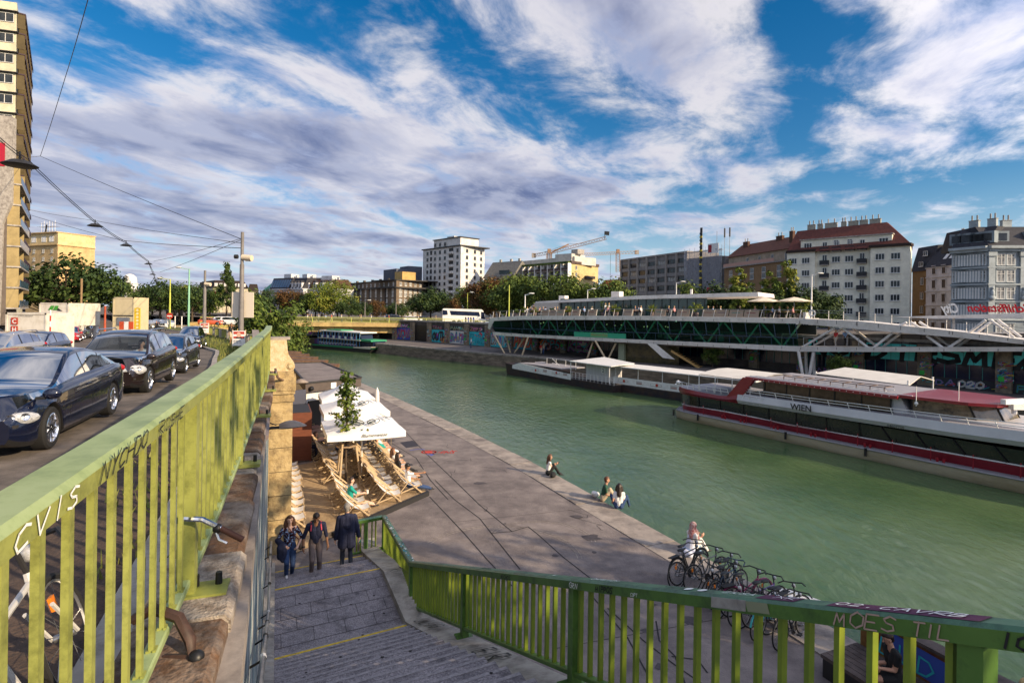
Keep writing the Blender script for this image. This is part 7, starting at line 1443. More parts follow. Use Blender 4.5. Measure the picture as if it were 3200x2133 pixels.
ap=BP.sv(1418,1050)[0];m=MB();zq=bb(ap);m.mesh([BP.at(ap-.9,2,WZ-.5),BP.at(ap+.9,2,WZ-.5),BP.at(ap+1.7,2,zq+.1),BP.at(ap-1.7,2,zq+.1),BP.at(ap-.9,18,WZ-.5),BP.at(ap+.9,18,WZ-.5),BP.at(ap+1.7,18,zq+.1),BP.at(ap-1.7,18,zq+.1)],[(0,1,2,3),(1,5,6,2),(4,0,3,7)],concrete);pr_=m.build('pier',br);m=MB();mural(m,BP.at(ap-1.1,1.97,FQ+.1),BP.d,V((0,0,1)),2.2,1.2,12,PAL[4]);mural(m,BP.at(ap-1.3,1.97,FQ+1.4),BP.d,V((0,0,1)),2.6,.8,13,PAL[9]);m.build('graffiti',pr_)
a,z=BP.sv(1402,1046);m=MB();scrawl(m,'OUTH',BP.at(a,1.48,z+.0),BP.d,V((0,0,1)),1.2,PAL[5],.45,off=.03,seed=1,asp=1.2);m.build('graffiti',br)
limb=flat('bridge_rail_paint',(.40,.42,.10),.5);
for k in range(int((Lb+8)/4.)):a=-2+k*4.;m=MB();m.ob(BP.at(a,.15,bt(a)),BP.d*.14,BP.n*.12,(0,0,1.15),limb);m.build('rail_post',br)
m=MB()
for i in range(n_):
    a,a2=(Lb+10)*i/n_-4,(Lb+10)*(i+1)/n_-4;m.beam(BP.at(a,.2,bt(a)+1.12),BP.at(a2,.2,bt(a2)+1.12),.14,.10,limb);m.beam(BP.at(a,.2,bt(a)+.15),BP.at(a2,.2,bt(a2)+.15),.08,.06,limb)
    for j in range(8):t=a+(a2-a)*j/8;m.ob(BP.at(t,.2,bt(t)+.15),BP.d*.04,BP.n*.04,(0,0,.95),limb)
m.build('railing',br)
rn=random.Random(6)
for i,px in enumerate((961,968,973,996,1018,1036,1067,1124,1128,1160,1202,1215,1307,1311,1362)):a,_=BP.sv(px,1000,1.2);c_=['white','black','beige','white','blue','red'][i % 6];WALK[c_](BP.at(a,1.2,bt(a)),rn.choice([0,pi])+atan2(BP.d.y,BP.d.x)-pi/2+rn.uniform(-.3,.3),'pedestrian in a %s top crossing the road bridge' % c_,'pedestrians on the bridge')
# coach and cars on the bridge
a,_=BP.sv(1383,1000,4.5);bl_=9.9;co_=thing('coach',BP.at(a,4.5,bt(a)),'white touring coach with dark windows driving across the bridge','coach');m=MB();zb0=bt(a+6)+.02
prof=[(0,.35),(bl_,.35),(bl_+.15,1.1),(bl_-.1,2.2),(bl_-.55,3.3),(bl_-.9,3.55),(.3,3.65),(0,3.4)]
m.prism([BP.at(a+x,4.5,zb0+z) for x,z in prof],BP.n*2.5,white);m.build('body',co_);m=MB();m.prism([BP.at(a+x,4.47,zb0+z) for x,z in ((1.9,2.15),(bl_-1.2,2.0),(bl_-1.5,2.95),(1.6,3.15))],BP.n*.03,gpan);m.build('side_windows',co_);m=MB();m.prism([BP.at(a+x,4.47,zb0+z) for x,z in ((.02,2.1),(1.2,2.2),(1.0,3.2),(.02,3.3))],BP.n*.03,gpan);m.build('rear_window',co_);m=MB();m.mesh([BP.at(a+bl_+.16,4.7,zb0+1.3),BP.at(a+bl_+.16,6.8,zb0+1.3),BP.at(a+bl_-.5,6.8,zb0+3.3),BP.at(a+bl_-.5,4.7,zb0+3.3)],[(0,1,2,3)],gpan);m.prism([BP.at(a+x,4.465,zb0+z) for x,z in ((bl_-1.,1.4),(bl_+.05,1.3),(bl_-.35,2.9),(bl_-1.,3.))],BP.n*.03,gpan);m.build('windscreen',co_)
for x in (2.6,3.8,7.9):m=MB();m.lathe([(0,-.02),(.32,-.02),(.34,-.03),(.5,-.03),(.52,.02),(.52,.25)],BP.at(a+x,4.5,zb0+.5),-BP.n*-1,rubber,18);m.lathe([(0,-.045),(.3,-.04)],BP.at(a+x,4.5,zb0+.5),BP.n,chrome,12);m.build('wheel',co_)
m=MB()
for k in range(4):p=BP.at(a+5.3+k*.6,4.485,zb0+.6);m.ball(p+V((0,0,1.0)),(.16,.02,.16),dark,8,5);m.poly([p+BP.d*-.12,p+BP.d*.2,p+BP.d*.25+V((0,0,.9)),p+BP.d*-.15+V((0,0,.9))],PAL[3 if k % 2 else 6])
m.build('side_picture',co_)
for px,off,pt,lab,kw in ((1290,5.,whp,'white and yellow taxi crossing the bridge behind the coach',HAT),(1330,9.,blkp,'dark car on the bridge in front of the taxi',WAG),(1540,5.,whp,'white car at the end of the bridge beside the glass building',HAT),(1235,9,darkp,'dark van on the far lane of the bridge',VAN)):
    a,_=BP.sv(px,1000,off);car('bridge_car' if 0 else 'hatchback_car',lab,BP.at(a,off,bt(a)+.01),atan2(BP.d.y,BP.d.x),pt,L=4.3,W=1.8,wb=2.6,fo=.86,lod=0,rim_n=5,**kw)
# left end of the bridge road with its own parapet
for px,Y,pt,lab,kw,rz_ in ((660,108,orp,'orange red car turning onto the bridge behind the grey pole',HAT,.25),(705,112,whp,'white van waiting on the bridge approach, first of two',VAN,.2),(727,112,whp,'white van waiting on the bridge approach, nearer the grey pole',VAN,.15)):
    c=D(px,1000,Y);car('hatchback_car',lab,V((c.x,c.y,D(px,1016,Y).z)),rz_,pt,L=4.3,W=1.8,wb=2.6,fo=.86,lod=0,rim_n=5,**kw)
A=D(628,1023,106);B=D(748,1023,114);ap_=thing('bridge_approach',A,'pale concrete bridge approach slab with thin railing left of the grey pole','bridge approach');fa=Facade(A,B);m=MB();fa.band(m,0,fa.L,-5.5,-4.0,-16,0,bcon);m.build('slab',ap_);m=MB()
for k in range(12):fa.band(m,fa.L*k/11-.06,fa.L*k/11+.06,-4.,-2.9,-.3,-.2,limb)
for z in (-2.95,-3.9):fa.band(m,0,fa.L,z,z+.1,-.3,-.2,limb)
m.build('railing',ap_)
# ---------------------------------------------------------------- the red and white river ship
SH=Plane(G(2078,1300,WZ),G(3200,1545,WZ));SW_=7.;hullc=mat('hull_cream',(.56,.47,.34),.5,col2=(.46,.38,.26),scale=.8,stretch=(.4,.4,2.),dirt=(.33,.25,.14),dscale=.6);shred=mat('ship_red',(.20,.008,.018),.35,col2=(.25,.015,.025),scale=1.,coat=.3);shw=mat('ship_white',(.60,.59,.60),.4,col2=(.52,.51,.52),scale=1.);shgl=mat('ship_glass',(.010,.010,.012),.06,col2=(.03,.025,.02),scale=.6,spec=.8);deckg=mat('deck_grey',(.30,.29,.31),.7,col2=(.24,.23,.25),scale=2)
shp=thing('river_ship',SH.at(15,3.5,WZ),'long white and wine red river passenger ship lettered in black, moored on the far side','ship')
OFF=[(-.1,2.2),(.15,1.2),(.7,.45),(1.8,.08),(3,0),(25,0),(29,.6),(32,1.6),(35,3.0),(36.2,3.45)]
def ring(a,z,ins):o=min(3.45,interp(OFF,a)+ins);return SH.at(a,o,z),SH.at(a,SW_-o,z)
def loft(levels,mm,name,par,a0=0.,a1=36.,sm_=35,step=.75,top=None):
    n=int((a1-a0)/step);m=MB();rows=[]
    for i in range(n+1):
        a=lerp(a0,a1,i/n);l=[];r=[]
        for z,ins in levels:
            zz=z(a) if callable(z) else z;p,q_=ring(a,zz,ins);l.append(p);r.append(q_)
        rows.append(l+r[::-1])
    k=len(levels)
    for r0,r1 in zip(rows,rows[1:]):
        for j in range(2*k-1):m.poly([r0[j],r1[j],r1[j+1],r0[j+1]],(top or mm) if j==k-1 else mm)
    m.poly(rows[0],mm);m.poly(rows[-1][::-1],mm);return m.build(name,par,smooth=sm_)
sheer=lambda a:-7.86+.012*max(0,a-20)*.6
loft([(-9.0,.5),(-8.55,.18),(-8.3,.04),(sheer,0.),(lambda a:sheer(a)+.03,.02)],hullc,'hull',shp,top=deckg)
m=MB();m.tube([ring(a,sheer(a)+.02,-.03)[0] for a in [i*.9 for i in range(40)]],.05,deckg,6);m.build('rubbing_strake',shp)
rz_=lambda a:interp([(0,-7.5),(5,-7.33),(8,-7.36),(10,-7.42),(30,-7.2)],a)
loft([(-7.84,.75),(rz_,.62)],shred,'red_band',shp,.2,33)
loft([(rz_,.58),(lambda a:rz_(a)+.06,.58)],white,'white_line',shp,.2,33)
loft([(lambda a:rz_(a)+.05,.66),(-6.5,.60)],shgl,'saloon_windows',shp,.5,31)
m=MB()
for a in [.9+2.0*i for i in range(8)]+[16.4+1.75*i for i in range(8)]:
    sl=0 if a<16 else .28;p0=SH.at(a+sl,interp(OFF,a)+.63,rz_(a)+.08);p1=SH.at(a-sl,interp(OFF,a)+.58,-6.48);m.beam(p0,p1,.16 if a>16 else .07,.05,black)
m.build('window_pillar',shp)
ub=lambda a:interp([(0,-6.55),(6,-6.5),(20,-6.35),(30,-6.05)],a);ut=lambda a:interp([(0,-6.0),(5.6,-6.15),(6.5,-5.75),(12,-5.72),(20,-5.6),(30,-5.25)],a)
loft([(ub,.42),(lambda a:lerp(ub(a),ut(a),.4),.30),(ut,.36)],shred,'stern_bulwark',shp,.4,6.6,top=deckg);loft([(ub,.42),(lambda a:lerp(ub(a),ut(a),.35),.24),(ut,.36)],shw,'bulwark',shp,6.6,33,top=deckg)
m=MB();m.prism([SH.at(a,.34,z) for a,z in ((5.5,-6.3),(6.7,-6.3),(7.9,-4.62),(7.0,-4.55))],SH.n*.25,shred);m.prism([SH.at(a,.33,z) for a,z in ((6.7,-6.35),(8.4,-6.35),(8.7,-5.85),(7.0,-5.85))],SH.n*.2,shred);m.build('red_arch',shp)
m=MB()
for k in range(4):m.beam(SH.at(6.9+k*.5,.30,-6.35),SH.at(7.15+k*.5,.30,-5.85),.05,.03,white)
m.build('vent_bars',shp)
m=MB();m.ob(SH.at(8.2,1.0,-5.8),SH.d*8.2,SH.n*5,(0,0,1.15),mat('upper_glass',(.02,.014,.010),.08,col2=(.085,.06,.04),scale=1.1,spec=.7));m.build('upper_saloon',shp);m=MB()
for k in range(6):m.ob(SH.at(8.3+k*1.62,.96,-5.8),SH.d*.07,SH.n*.06,(0,0,1.15),black)
m.build('window_post',shp)
m=MB();m.prism([SH.at(a,.45,z) for a,z in ((7.0,-4.66),(7.2,-4.50),(17.,-4.56),(17.0,-4.74))],SH.n*.18,shred);m.prism([SH.at(7.0,.63,-4.56),SH.at(17,.63,-4.62),SH.at(17,6.4,-4.62),SH.at(7,6.4,-4.56)],(0,0,.07),deckg)
for k in range(24):m.ball(SH.at(7.4+k*.4,.43,-4.62),.028,white,5,3)
m.build('roof',shp)
m=MB()
for o in (1.4,2.4):
    for h in (.05,.25):m.beam(SH.at(9.5,o,-4.5+h),SH.at(16,o,-4.5+h),.05,.05,white if h<.1 else khaki)
for k in range(9):m.beam(SH.at(9.5+k*.8,1.4,-4.5),SH.at(9.5+k*.8,1.4,-4.25),.05,.05,khaki);m.beam(SH.at(9.5+k*.8,1.4,-4.25),SH.at(9.5+k*.8,2.4,-4.25),.05,.05,khaki)
m.beam(SH.at(7.2,.9,-4.46),SH.at(17.6,.9,-4.5),.06,.06,white);m.build('roof_rack',shp)
m=MB();m.prism([SH.at(a,1.1,z) for a,z in ((16.6,-5.75),(17.4,-5.72),(17.1,-5.1),(16.9,-4.7),(16.2,-4.7))],SH.n*4.8,shw);m.build('cabin_pillar',shp)
m=MB();P_=[(16.9,.7),(20.2,.9),(21.2,1.6),(21.5,2.6),(21.5,4.4),(21.2,5.4),(20.2,6.1),(16.9,6.3)];m.prism([SH.at(a,o,-4.66) for a,o in P_],(0,0,.16),shred);m.build('wheelhouse_roof',shp)
m=MB();Q_=[(17.4,1.3),(20.4,1.5),(21.3,2.4),(21.3,4.6),(20.4,5.5),(17.4,5.7)]
for (a,o),(a2,o2) in zip(Q_,Q_[1:]+Q_[:1]):m.poly([SH.at(a+.0,o,-5.55),SH.at(a2+.0,o2,-5.55),SH.at(a2-.4*(a2>18),o2,-4.66),SH.at(a-.4*(a>18),o,-4.66)],mat('wheelhouse_glass',(.03,.035,.03),.06,col2=(.22,.18,.12),scale=1.6,spec=.8))
m.build('wheelhouse',shp);m=MB()
for a,o in Q_:m.beam(SH.at(a,o-.02,-5.55),SH.at(a-.4*(a>18),o-.02,-4.66),.08,.08,black)
m.build('wheelhouse_post',shp)
loft([(-6.0,1.2),(-5.5,1.05),(-5.45,1.2)],shw,'coaming',shp,17,23.5)
m=MB();m.lathe([(.12,0),(.12,.5)],SH.at(21.6,2.6,-5.0),(0,0,1),shw,8);m.box(SH.at(21.6,2.6,-4.35),(1.7,.25,.25),white,rz=.3);m.box(SH.at(21.6,2.6,-4.6),(.6,.6,.3),white);m.build('radar',shp)
m=MB();m.tube([SH.at(19.6,1.4,-4.5),SH.at(19.6,1.4,-3.5)],.02,white,5);m.tube([SH.at(17.9,.6,-5.0),SH.at(17.9,.6,-3.9)],.025,white,5);m.ball(SH.at(17.9,.6,-4.85),.1,white,8,5);m.build('mast',shp)
def shrail(a0,a1,z,h,ins,n,name,rows_=(1.,.5)):
    m=MB();zf=z if callable(z) else (lambda a:z)
    for i in range(n+1):a=lerp(a0,a1,i/n);p,_=ring(a,zf(a),ins);m.beam(p,p+V((0,0,h))-SH.d*.12,.035,.035,white)
    for r_ in rows_:
        pts=[ring(lerp(a0,a1,i/(n*2)),zf(lerp(a0,a1,i/(n*2)))+h*r_,ins)[0]-SH.d*.12*r_ for i in range(2*n+1)];m.tube(pts,.022,white,5,False)
    m.build(name,shp)
shrail(.6,5.8,-6.0,.42,.4,8,'railing');shrail(7.2,24,ut,.36,.4,14,'railing',(1.,.55));shrail(24,33,lambda a:ut(a),.5,.6,10,'railing')
m=MB();stp_=flat('stanchion_red',(.28,.01,.02),.4)
for k in range(14):a=1.6+k*1.9;p=SH.at(a,.42,sheer(a));m.beam(p,p+V((0,0,.75)),.04,.04,stp_);m.ball(p+V((0,0,.62)),.04,white,5,4)
m.tube([SH.at(1.6+k*1.9,.42,sheer(1.6+k*1.9)+.52) for k in range(14)],.015,MATS['stanchion_red'],4,False);m.build('deck_stanchions',shp)
for a in (1.0,3.4,10.6,15.6):m=MB();m.tube([SH.at(a,-.08,-7.78),SH.at(a,-.1,-8.25)],.075,black,8);m.build('fender',shp,smooth=40)
for a in (5.2,6.8,9.4,12.,15.3,19.):m=MB();m.tube([SH.at(a,.45,-7.84),SH.at(a,.45,-7.6)],.07,stp_,8);m.tube([SH.at(a+.3,.45,-7.84),SH.at(a+.3,.45,-7.62)],.07,stp_,8);m.build('bollard',shp)
m=MB();m.tube([SH.at(.55,.5,-5.85),SH.at(.3,1.5,-5.7)],.05,white,6);m.ball(SH.at(.9,.5,-5.62),.17,white,10,6);m.build('life_raft',shp,smooth=50)
m=MB();s0_,z0_=SH.sv(2471,1278);s1_,z1_=SH.sv(2533,1285);text_mb(m,'WIEN',SH.at(10.75,.20,-6.24),SH.d+V((0,0,.02)),V((0,0,1)),.40,black,off=.05,bold=.022);text_mb(m,'04607700',SH.at(16.6,.28,-6.36),SH.d+V((0,0,.02)),(0,0,1),.16,black,off=.06);m.build('lettering',shp)
m=MB();cv=mat('canopy_white',(.66,.63,.58),.7,col2=(.58,.55,.5),scale=1.2);rows=[]
for i in range(8):a=2.9+i*.7;rows.append([SH.at(a,.5+j*1.2,-4.72+.34*sin(pi*j/5)) for j in range(6)])
m.grid(rows,cv);m.grid([[p-V((0,0,.06)) for p in r_] for r_ in rows],cv)
for k in range(4):a=3.0+k*1.5;m.beam(SH.at(a,.5,-6.),SH.at(a,.5,-4.72),.05,.05,white)
m.build('stern_canopy',shp,smooth=50)
m=MB();rz2=[SH.sv(px,py,9.) for px,py in ((2556,1185),(2660,1164),(2872,1187),(2840,1212),(2918,1200))];q=[SH.at(a,9.,z) for a,z in rz2];cnp=thing('quay_canopy',SH.at(17,9.,FQ),'large pale tented canopy on the landing stage behind the ship roof','canopy')
A_=SH.at(11.5,8.6,-4.1);cx_=lambda px,o:SH.sv(px,1190,o)[0];m.prism([SH.at(cx_(2545,8.4),8.4,-4.6),SH.at(cx_(2640,11),11.,-4.15),SH.at(cx_(2878,11),11.,-4.3),SH.at(cx_(2842,8.4),8.4,-4.75)],(0,0,.05),cv);m.prism([SH.at(cx_(2878,11),11.,-4.3),SH.at(cx_(2920,13.2),13.2,-4.7),SH.at(cx_(2660,13.5),13.5,-4.6),SH.at(cx_(2640,11),11.,-4.15)],(0,0,.05),cv);m.build('roof',cnp)
for a,o in ((cx_(2550,8.5),8.5),(cx_(2838,8.5),8.5),(cx_(2915,13),13),(cx_(2665,13.3),13.3)):m=MB();m.tube([SH.at(a,o,-6.9),SH.at(a,o,-4.4)],.06,white,6);m.build('post',cnp)
# gangway stage beyond the bow
gs=thing('landing_stage',SH.at(27,9.5,WZ),'dark landing stage with white gangway gates beyond the ship wheelhouse','landing stage');m=MB();m.ob(SH.at(9,8.2,WZ-.3),SH.d*36,SH.n*5.5,(0,0,1.5),dark);m.build('pontoon',gs);m=MB()
for k in range(7):m.beam(SH.at(22.3+k*.22,9,-7.2),SH.at(22.3+k*.22,9,-5.0),.04,.04,white)
for z in (-5.0,-5.7,-6.4):m.beam(SH.at(22.2,9,z),SH.at(23.8,9,z),.04,.04,white)
for k in range(7):m.beam(SH.at(24.2,9,-5.2-.25*k),SH.at(25.,9,-5.2-.25*k),.03,.06,white)
for k in range(8):m.beam(SH.at(25+k*1.6,8.6,-7.2),SH.at(25+k*1.6,8.6,-6.2),.05,.05,white)
for z in (-6.2,-6.55):m.beam(SH.at(25,8.6,z),SH.at(37,8.6,z),.035,.035,white)
m.build('gate_rails',gs);m=MB();m.ob(SH.at(24,9.2,-7.2),SH.d*.4,SH.n*.4,(0,0,1.9),black);m.build('pile',gs)
# ---------------------------------------------------------------- landing pontoon with banners
PO=Plane(G(1585,1169,WZ),G(1915,1227,WZ));navyh=mat('pontoon_hull',(.010,.011,.02),.5,col2=(.03,.02,.018),scale=1.4,dirt=(.06,.03,.02),dscale=1.5);sv=lambda x,y,o=0.:PO.sv(1500+x/2.941,1050+y/2.941,o)
po=thing('pontoon',PO.at(8,2,WZ),'dark hulled landing pontoon with white banner rail and roofed waiting hut','pontoon');m=MB();a_l,z_l=sv(232,245);a1_,_=sv(835,375);a2_,_=sv(1225,520)
zd=-7.45;m.prism([PO.at(a,0,z) for a,z in ((a_l,-7.0),(a_l+.6,WZ-.4),(a2_,WZ-.4),(a2_,-7.75),(a1_,-7.7),(a_l+3,-7.35),(a_l+1.6,-7.1))],PO.n*4.6,navyh);m.build('hull',po)
m=MB();m.prism([PO.at(a,-.03,z) for a,z in ((a_l+1.7,-7.15),(a_l+1.7,-7.6),(a1_,-7.85),(a1_,-7.2),(a_l+3.2,-6.75))],PO.n*.08,white);m.prism([PO.at(a,.3,-6.85) for a in (a_l+3,a1_-2)]+[PO.at(a1_-2,4.,-6.85),PO.at(a_l+3,4,-6.85)],(0,0,.12),deckg);m.build('banner_rail',po)
rdot=flat('logo_red',(.42,.05,.03),.5);wgrey=flat('logo_grey',(.45,.42,.40),.6)
def logo(mb,pl,a,z,s,off,kind):
    if kind:mb.ob(pl.at(a-1.1*s,off,z-.2*s),pl.d*2.2*s,-pl.n*.01,(0,0,.4*s),wgrey);mb.ob(pl.at(a-1.0*s,off-.012,z-.14*s),pl.d*2.0*s,-pl.n*.01,(0,0,.28*s),white);mb.lathe([(0,0),(.26*s,0)],pl.at(a+.2*s,off-.03,z),-pl.n,rdot,12)
    else:mb.ob(pl.at(a-.6*s,off,z-.22*s),pl.d*1.2*s,-pl.n*.01,(0,0,.5*s),wgrey);text_mb(mb,'wienholding',pl.at(a-.5*s,off-.015,z-.15*s),pl.d,(0,0,1),.16*s,rdot,bold=.02)
for x,y,kd in ((510,312,1),(600,318,0),(700,335,1),(785,350,0)):a,z=sv(x,y);m=MB();logo(m,PO,a,z,.62,-.05,kd);m.build('banner_print',po)
m=MB();a0_,z0_=sv(835,225,0);a3_,z3_=sv(1130,250);m.prism([PO.at(a0_-.1,-.1,-5.75),PO.at(a2_-.3,-.1,-5.78),PO.at(a2_+.9,2.2,-5.45),PO.at(a0_+1.2,4.2,-5.35)],(0,0,.09),white);m.build('roof',po)
for a,o in ((a0_,.0),(a2_-.6,.0),(a0_+.5,3.8),(a2_,3.8)):m=MB();m.beam(PO.at(a,o,-7.6),PO.at(a,o,-5.75),.07,.07,white);m.build('post',po)
a0h,_=sv(975,300,1.);a1h,_=sv(1175,300,1.);m=MB();m.ob(PO.at(a0h,1.,-7.65),PO.d*(a1h-a0h),PO.n*2.2,(0,0,1.8),shw)
for k in range(14):m.ob(PO.at(a0h+.1+k*(a1h-a0h-.1)/14,.985,-7.65),PO.d*.06,PO.n*.03,(0,0,1.8),wgrey)
m.ob(PO.at(a1h-.9,.9,-6.7),PO.d*.5,PO.n*.1,(0,0,.6),white);text_mb(m,'2',PO.at(a1h-.75,.89,-6.6),PO.d,(0,0,1),.4,black,bold=.02);m.build('hut',po)
m=MB()
for k in range(12):a=lerp(a1_+.1,a2_,k/11);m.beam(PO.at(a,.1,-7.75),PO.at(a,.1,-6.95),.045,.045,white)
for z in (-6.95,-7.2,-7.45):m.beam(PO.at(a1_,.1,z),PO.at(a2_,.1,z),.03,.03,white)
for k in range(5):a=lerp(a_l+6,a1_,k/4);m.beam(PO.at(a,2.4,-7.0),PO.at(a,2.4,-5.95),.045,.045,white)
m.beam(PO.at(a_l+6,2.4,-5.95),PO.at(a1_,2.4,-5.95),.04,.04,white);m.beam(PO.at(a_l+7,2.4,-5.95),PO.at(a_l+9,2.4,-7.0),.04,.04,white);m.build('railing',po)
m=MB();m.box(PO.at(a_l+3.2,2,-6.6),(.9,.9,.9),black);m.box(PO.at(a_l+1.4,2.4,-6.85),(1.2,1.,.5),black);m.box(PO.at(a_l+5.4,3.2,-6.7),(.8,.6,1.2),black);m.build('winch',po)
GP=Plane(PO.at(a2_-1.2,1.2,0),SH.at(2.2,8.4,0));gw=thing('gangway',GP.at(6,1,WZ),'covered white gangway with company banners between pontoon and ship','gangway');m=MB();m.ob(GP.at(0,0,WZ-.2),GP.d*GP.L,GP.n*2.4,(0,0,.95),navyh);m.build('hull',gw);m=MB();m.ob(GP.at(0,-.02,-7.65),GP.d*GP.L,GP.n*.06,(0,0,.72),white);m.build('banner_rail',gw)
for k in range(8):m=MB();logo(m,GP,1.4+k*2.1,-7.28,.62,-.04,k % 2==0);m.build('banner_print',gw)
m=MB();m.prism([GP.at(-.3,-.3,-5.85),GP.at(GP.L+.5,-.3,-5.85),GP.at(GP.L+.5,2.6,-5.75),GP.at(-.3,2.6,-5.75)],(0,0,.08),white);m.build('roof',gw)
for k in range(6):m=MB();a=.3+k*(GP.L-.6)/5;m.beam(GP.at(a,.03,-7.6),GP.at(a,.03,-5.85),.06,.06,white);m.build('post',gw)
# ---------------------------------------------------------------- green and purple excursion boat
EX=Plane(G(972,1086,WZ),G(1160,1104,WZ));eb=thing('excursion_boat',EX.at(10,2.5,WZ),'two decked excursion boat with purple panels and green roofs, below the bridge','boat');L9=EX.L;grb=flat('boat_green',(.02,.22,.10),.5);pur=flat('boat_purple',(.07,.03,.13),.5);blub=flat('boat_blue',(.04,.16,.34),.5);bcr=flat('boat_cream',(.55,.5,.42),.5)
def ex(poly,w0,w1,mm,name):m=MB();m.prism([EX.at(a*L9,w0,WZ+z) for a,z in poly],EX.n*(w1-w0),mm);return m.build(name,eb)
ex([(0,.9),(.02,-.3),(.95,-.3),(1.0,1.05),(.97,1.1)],.2,4.8,dark,'hull');ex([(-.004,.55),(.99,.75),(1.01,1.0),(-.004,.8)],.1,4.9,grb,'green_stripe');ex([(.72,.75),(.98,.78),(1.0,1.25),(.72,.95)],.06,4.9,bcr,'bow');ex([(.09,.8),(.78,.8),(.78,2.25),(.09,2.25)],.9,4.1,black,'cabin');ex([(.72,1.0),(.96,1.1),(.96,2.2),(.72,2.2)],1.,4.,gpan,'bow_saloon');ex([(.09,2.2),(.80,2.2),(.80,2.35),(.09,2.35)],.4,4.6,bcr,'upper_deck');ex([(.72,2.1),(.96,2.15),(.95,2.45),(.72,2.5)],.6,4.4,grb,'bow_awning');ex([(.12,2.4),(.78,2.4),(.76,3.7),(.14,3.7)],1.1,3.9,gpan,'upper_saloon');ex([(.11,3.7),(.80,3.65),(.80,3.85),(.11,3.95)],.5,4.5,white,'roof');ex([(.2,3.95),(.45,3.95),(.45,4.15),(.2,4.15)],1.,4.,grb,'roof_awning');ex([(0,.8),(.09,.8),(.09,2.),(.0,1.9)],.8,4.2,pur,'stern_cabin')
m=MB()
for k in range(15):a=L9*(.09+.05*k);m.beam(EX.at(a,.5,WZ+.8),EX.at(a,.5,WZ+3.7),.1,.08,blub)
m.build('post',eb);m=MB()
for k in range(13):a=L9*(.10+.05*k);m.ob(EX.at(a,.62,WZ+.9),EX.d*.8,EX.n*.05,(0,0,.55),white);m.ob(EX.at(a+.1,.6,WZ+1.0),EX.d*.6,EX.n*.03,(0,0,.36),pur)
m.build('panel',eb);m=MB()
for k in range(12):a=L9*(.13+.05*k);m.ob(EX.at(a,.62,WZ+2.4),EX.d*.8,EX.n*.05,(0,0,.5),pur if k % 2 else white)
for k in range(9):m.ob(EX.at(L9*(.13+.07*k),1.05,WZ+2.5),EX.d*.12,EX.n*.06,(0,0,1.2),white)
for k in range(5):m.beam(EX.at(L9*(.55+.05*k),1.04,WZ+2.5),EX.at(L9*(.565+.05*k),1.04,WZ+3.7),.08,.06,white)
m.build('upper_panel',eb)
# ---------------------------------------------------------------- beach bar on the quay
UX=V((-.39,.92,0)).normalized();VX=V((UX.y,-UX.x,0));rzV=atan2(VX.y,VX.x)-pi/2;wood=mat('pale_wood',(.52,.39,.24),.6,col2=(.40,.29,.17),scale=9);dwood=mat('dark_boards',(.05,.035,.03),.8,col2=(.09,.065,.055),scale=3,stretch=(1,8,1));canvas=mat('canvas',(.74,.71,.66),.85,col2=(.66,.62,.57),scale=4)
m=MB();pf=[G(x,y,QZ+.07) for x,y in ((905,1444),(1014,1430),(1154,1421),(1236,1418),(1208,1366),(1120,1330),(915,1330))];m.prism(pf,(0,0,-.1),dwood);m.build('deck_platform',label='dark board deck under the white parasols of the beach bar',cat='deck')
dc=proto('deck_chair','x','deck chair','wooden deck chairs on the sand');m=MB()
for s in (-1,1):m.beam((s*.28,-.48,.95),(s*.28,.55,.03),.035,.045,wood);m.beam((s*.24,-.52,.03),(s*.24,.50,.36),.03,.045,wood);m.beam((s*.30,-.02,.52),(s*.30,-.42,.03),.025,.035,wood)
for y,z in ((-.47,.94),(.5,.36),(-.52,.04),(.5,.08)):m.beam((-.29,y,z),(.29,y,z),.035,.035,wood)
m.build('frame',dc);m=MB();m.grid([[V((x,lerp(-.46,.48,t),lerp(.93,.38,t)-.26*sin(pi*t)**.9)) for x in (-.25,0,.25)] for t in [i/10 for i in range(11)]],canvas);m.build('sling',dc,smooth=60);DC=placer(dc)
def on_row(x0,y0,x1,y1,n):return [V((lerp(x0,x1,i/(n-1)),lerp(y0,y1,i/(n-1)),QZ+.05)) for i in range(n)]
rows_=[(on_row(-4.55,20.75,-7.45,27.3,12),'white canvas deck chair in the long middle row behind the young tree'),(on_row(-5.35,19.25,-6.35,21.4,4),'white canvas deck chair in the short front row, nearest the steps'),(on_row(-7.25,23.3,-9.3,27.8,7),'white canvas deck chair in the row left of the young tree'),(on_row(-3.95,21.9,-7.1,29.2,10),'white canvas deck chair in the row along the quay walkway'),(on_row(-7.15,18.2,-9.75,24.4,10),'white canvas deck chair in the row against the ochre wall')]
for pts,lab in rows_:
    for p in pts:DC(p+V((U(-.05,.05),U(-.05,.05),0)),rzV+U(-.08,.08),lab,lab.replace('white canvas deck chair','deck chairs'))
lay=dict(hip=.30,lean=-.55,feet=((-.1,.85,0),(.12,.95,0)),knee=(0,.3,1));hl_=((-.2,.3,.5),(.2,.3,.5))
def bar_person(lab,p,**k):kk=dict(lay);kk.update(k);return person(lab,V(p)+V((0,0,.02)),rzV,.018,**kk)
R3=rows_[3][0]
def cap(root,I,vx):b=MB();b.ball(I['hc']+I['hu']*.05,(.105,.11,.09),black,12,6);b.box(I['hc']+I['hf']*.13+I['hu']*.05,(.14,.12,.015),black);b.build('cap',root,smooth=60)
bar_person('man in a black cap and white t-shirt holding his phone out at arm length',R3[0],hair=hair_dk,extra=cap,top=wht,sleeve=.3,bot=jeans,shoe=dark,lean=-.1,hands=((-.1,.35,.45),(.18,.75,.75)),sk=skin_tan)
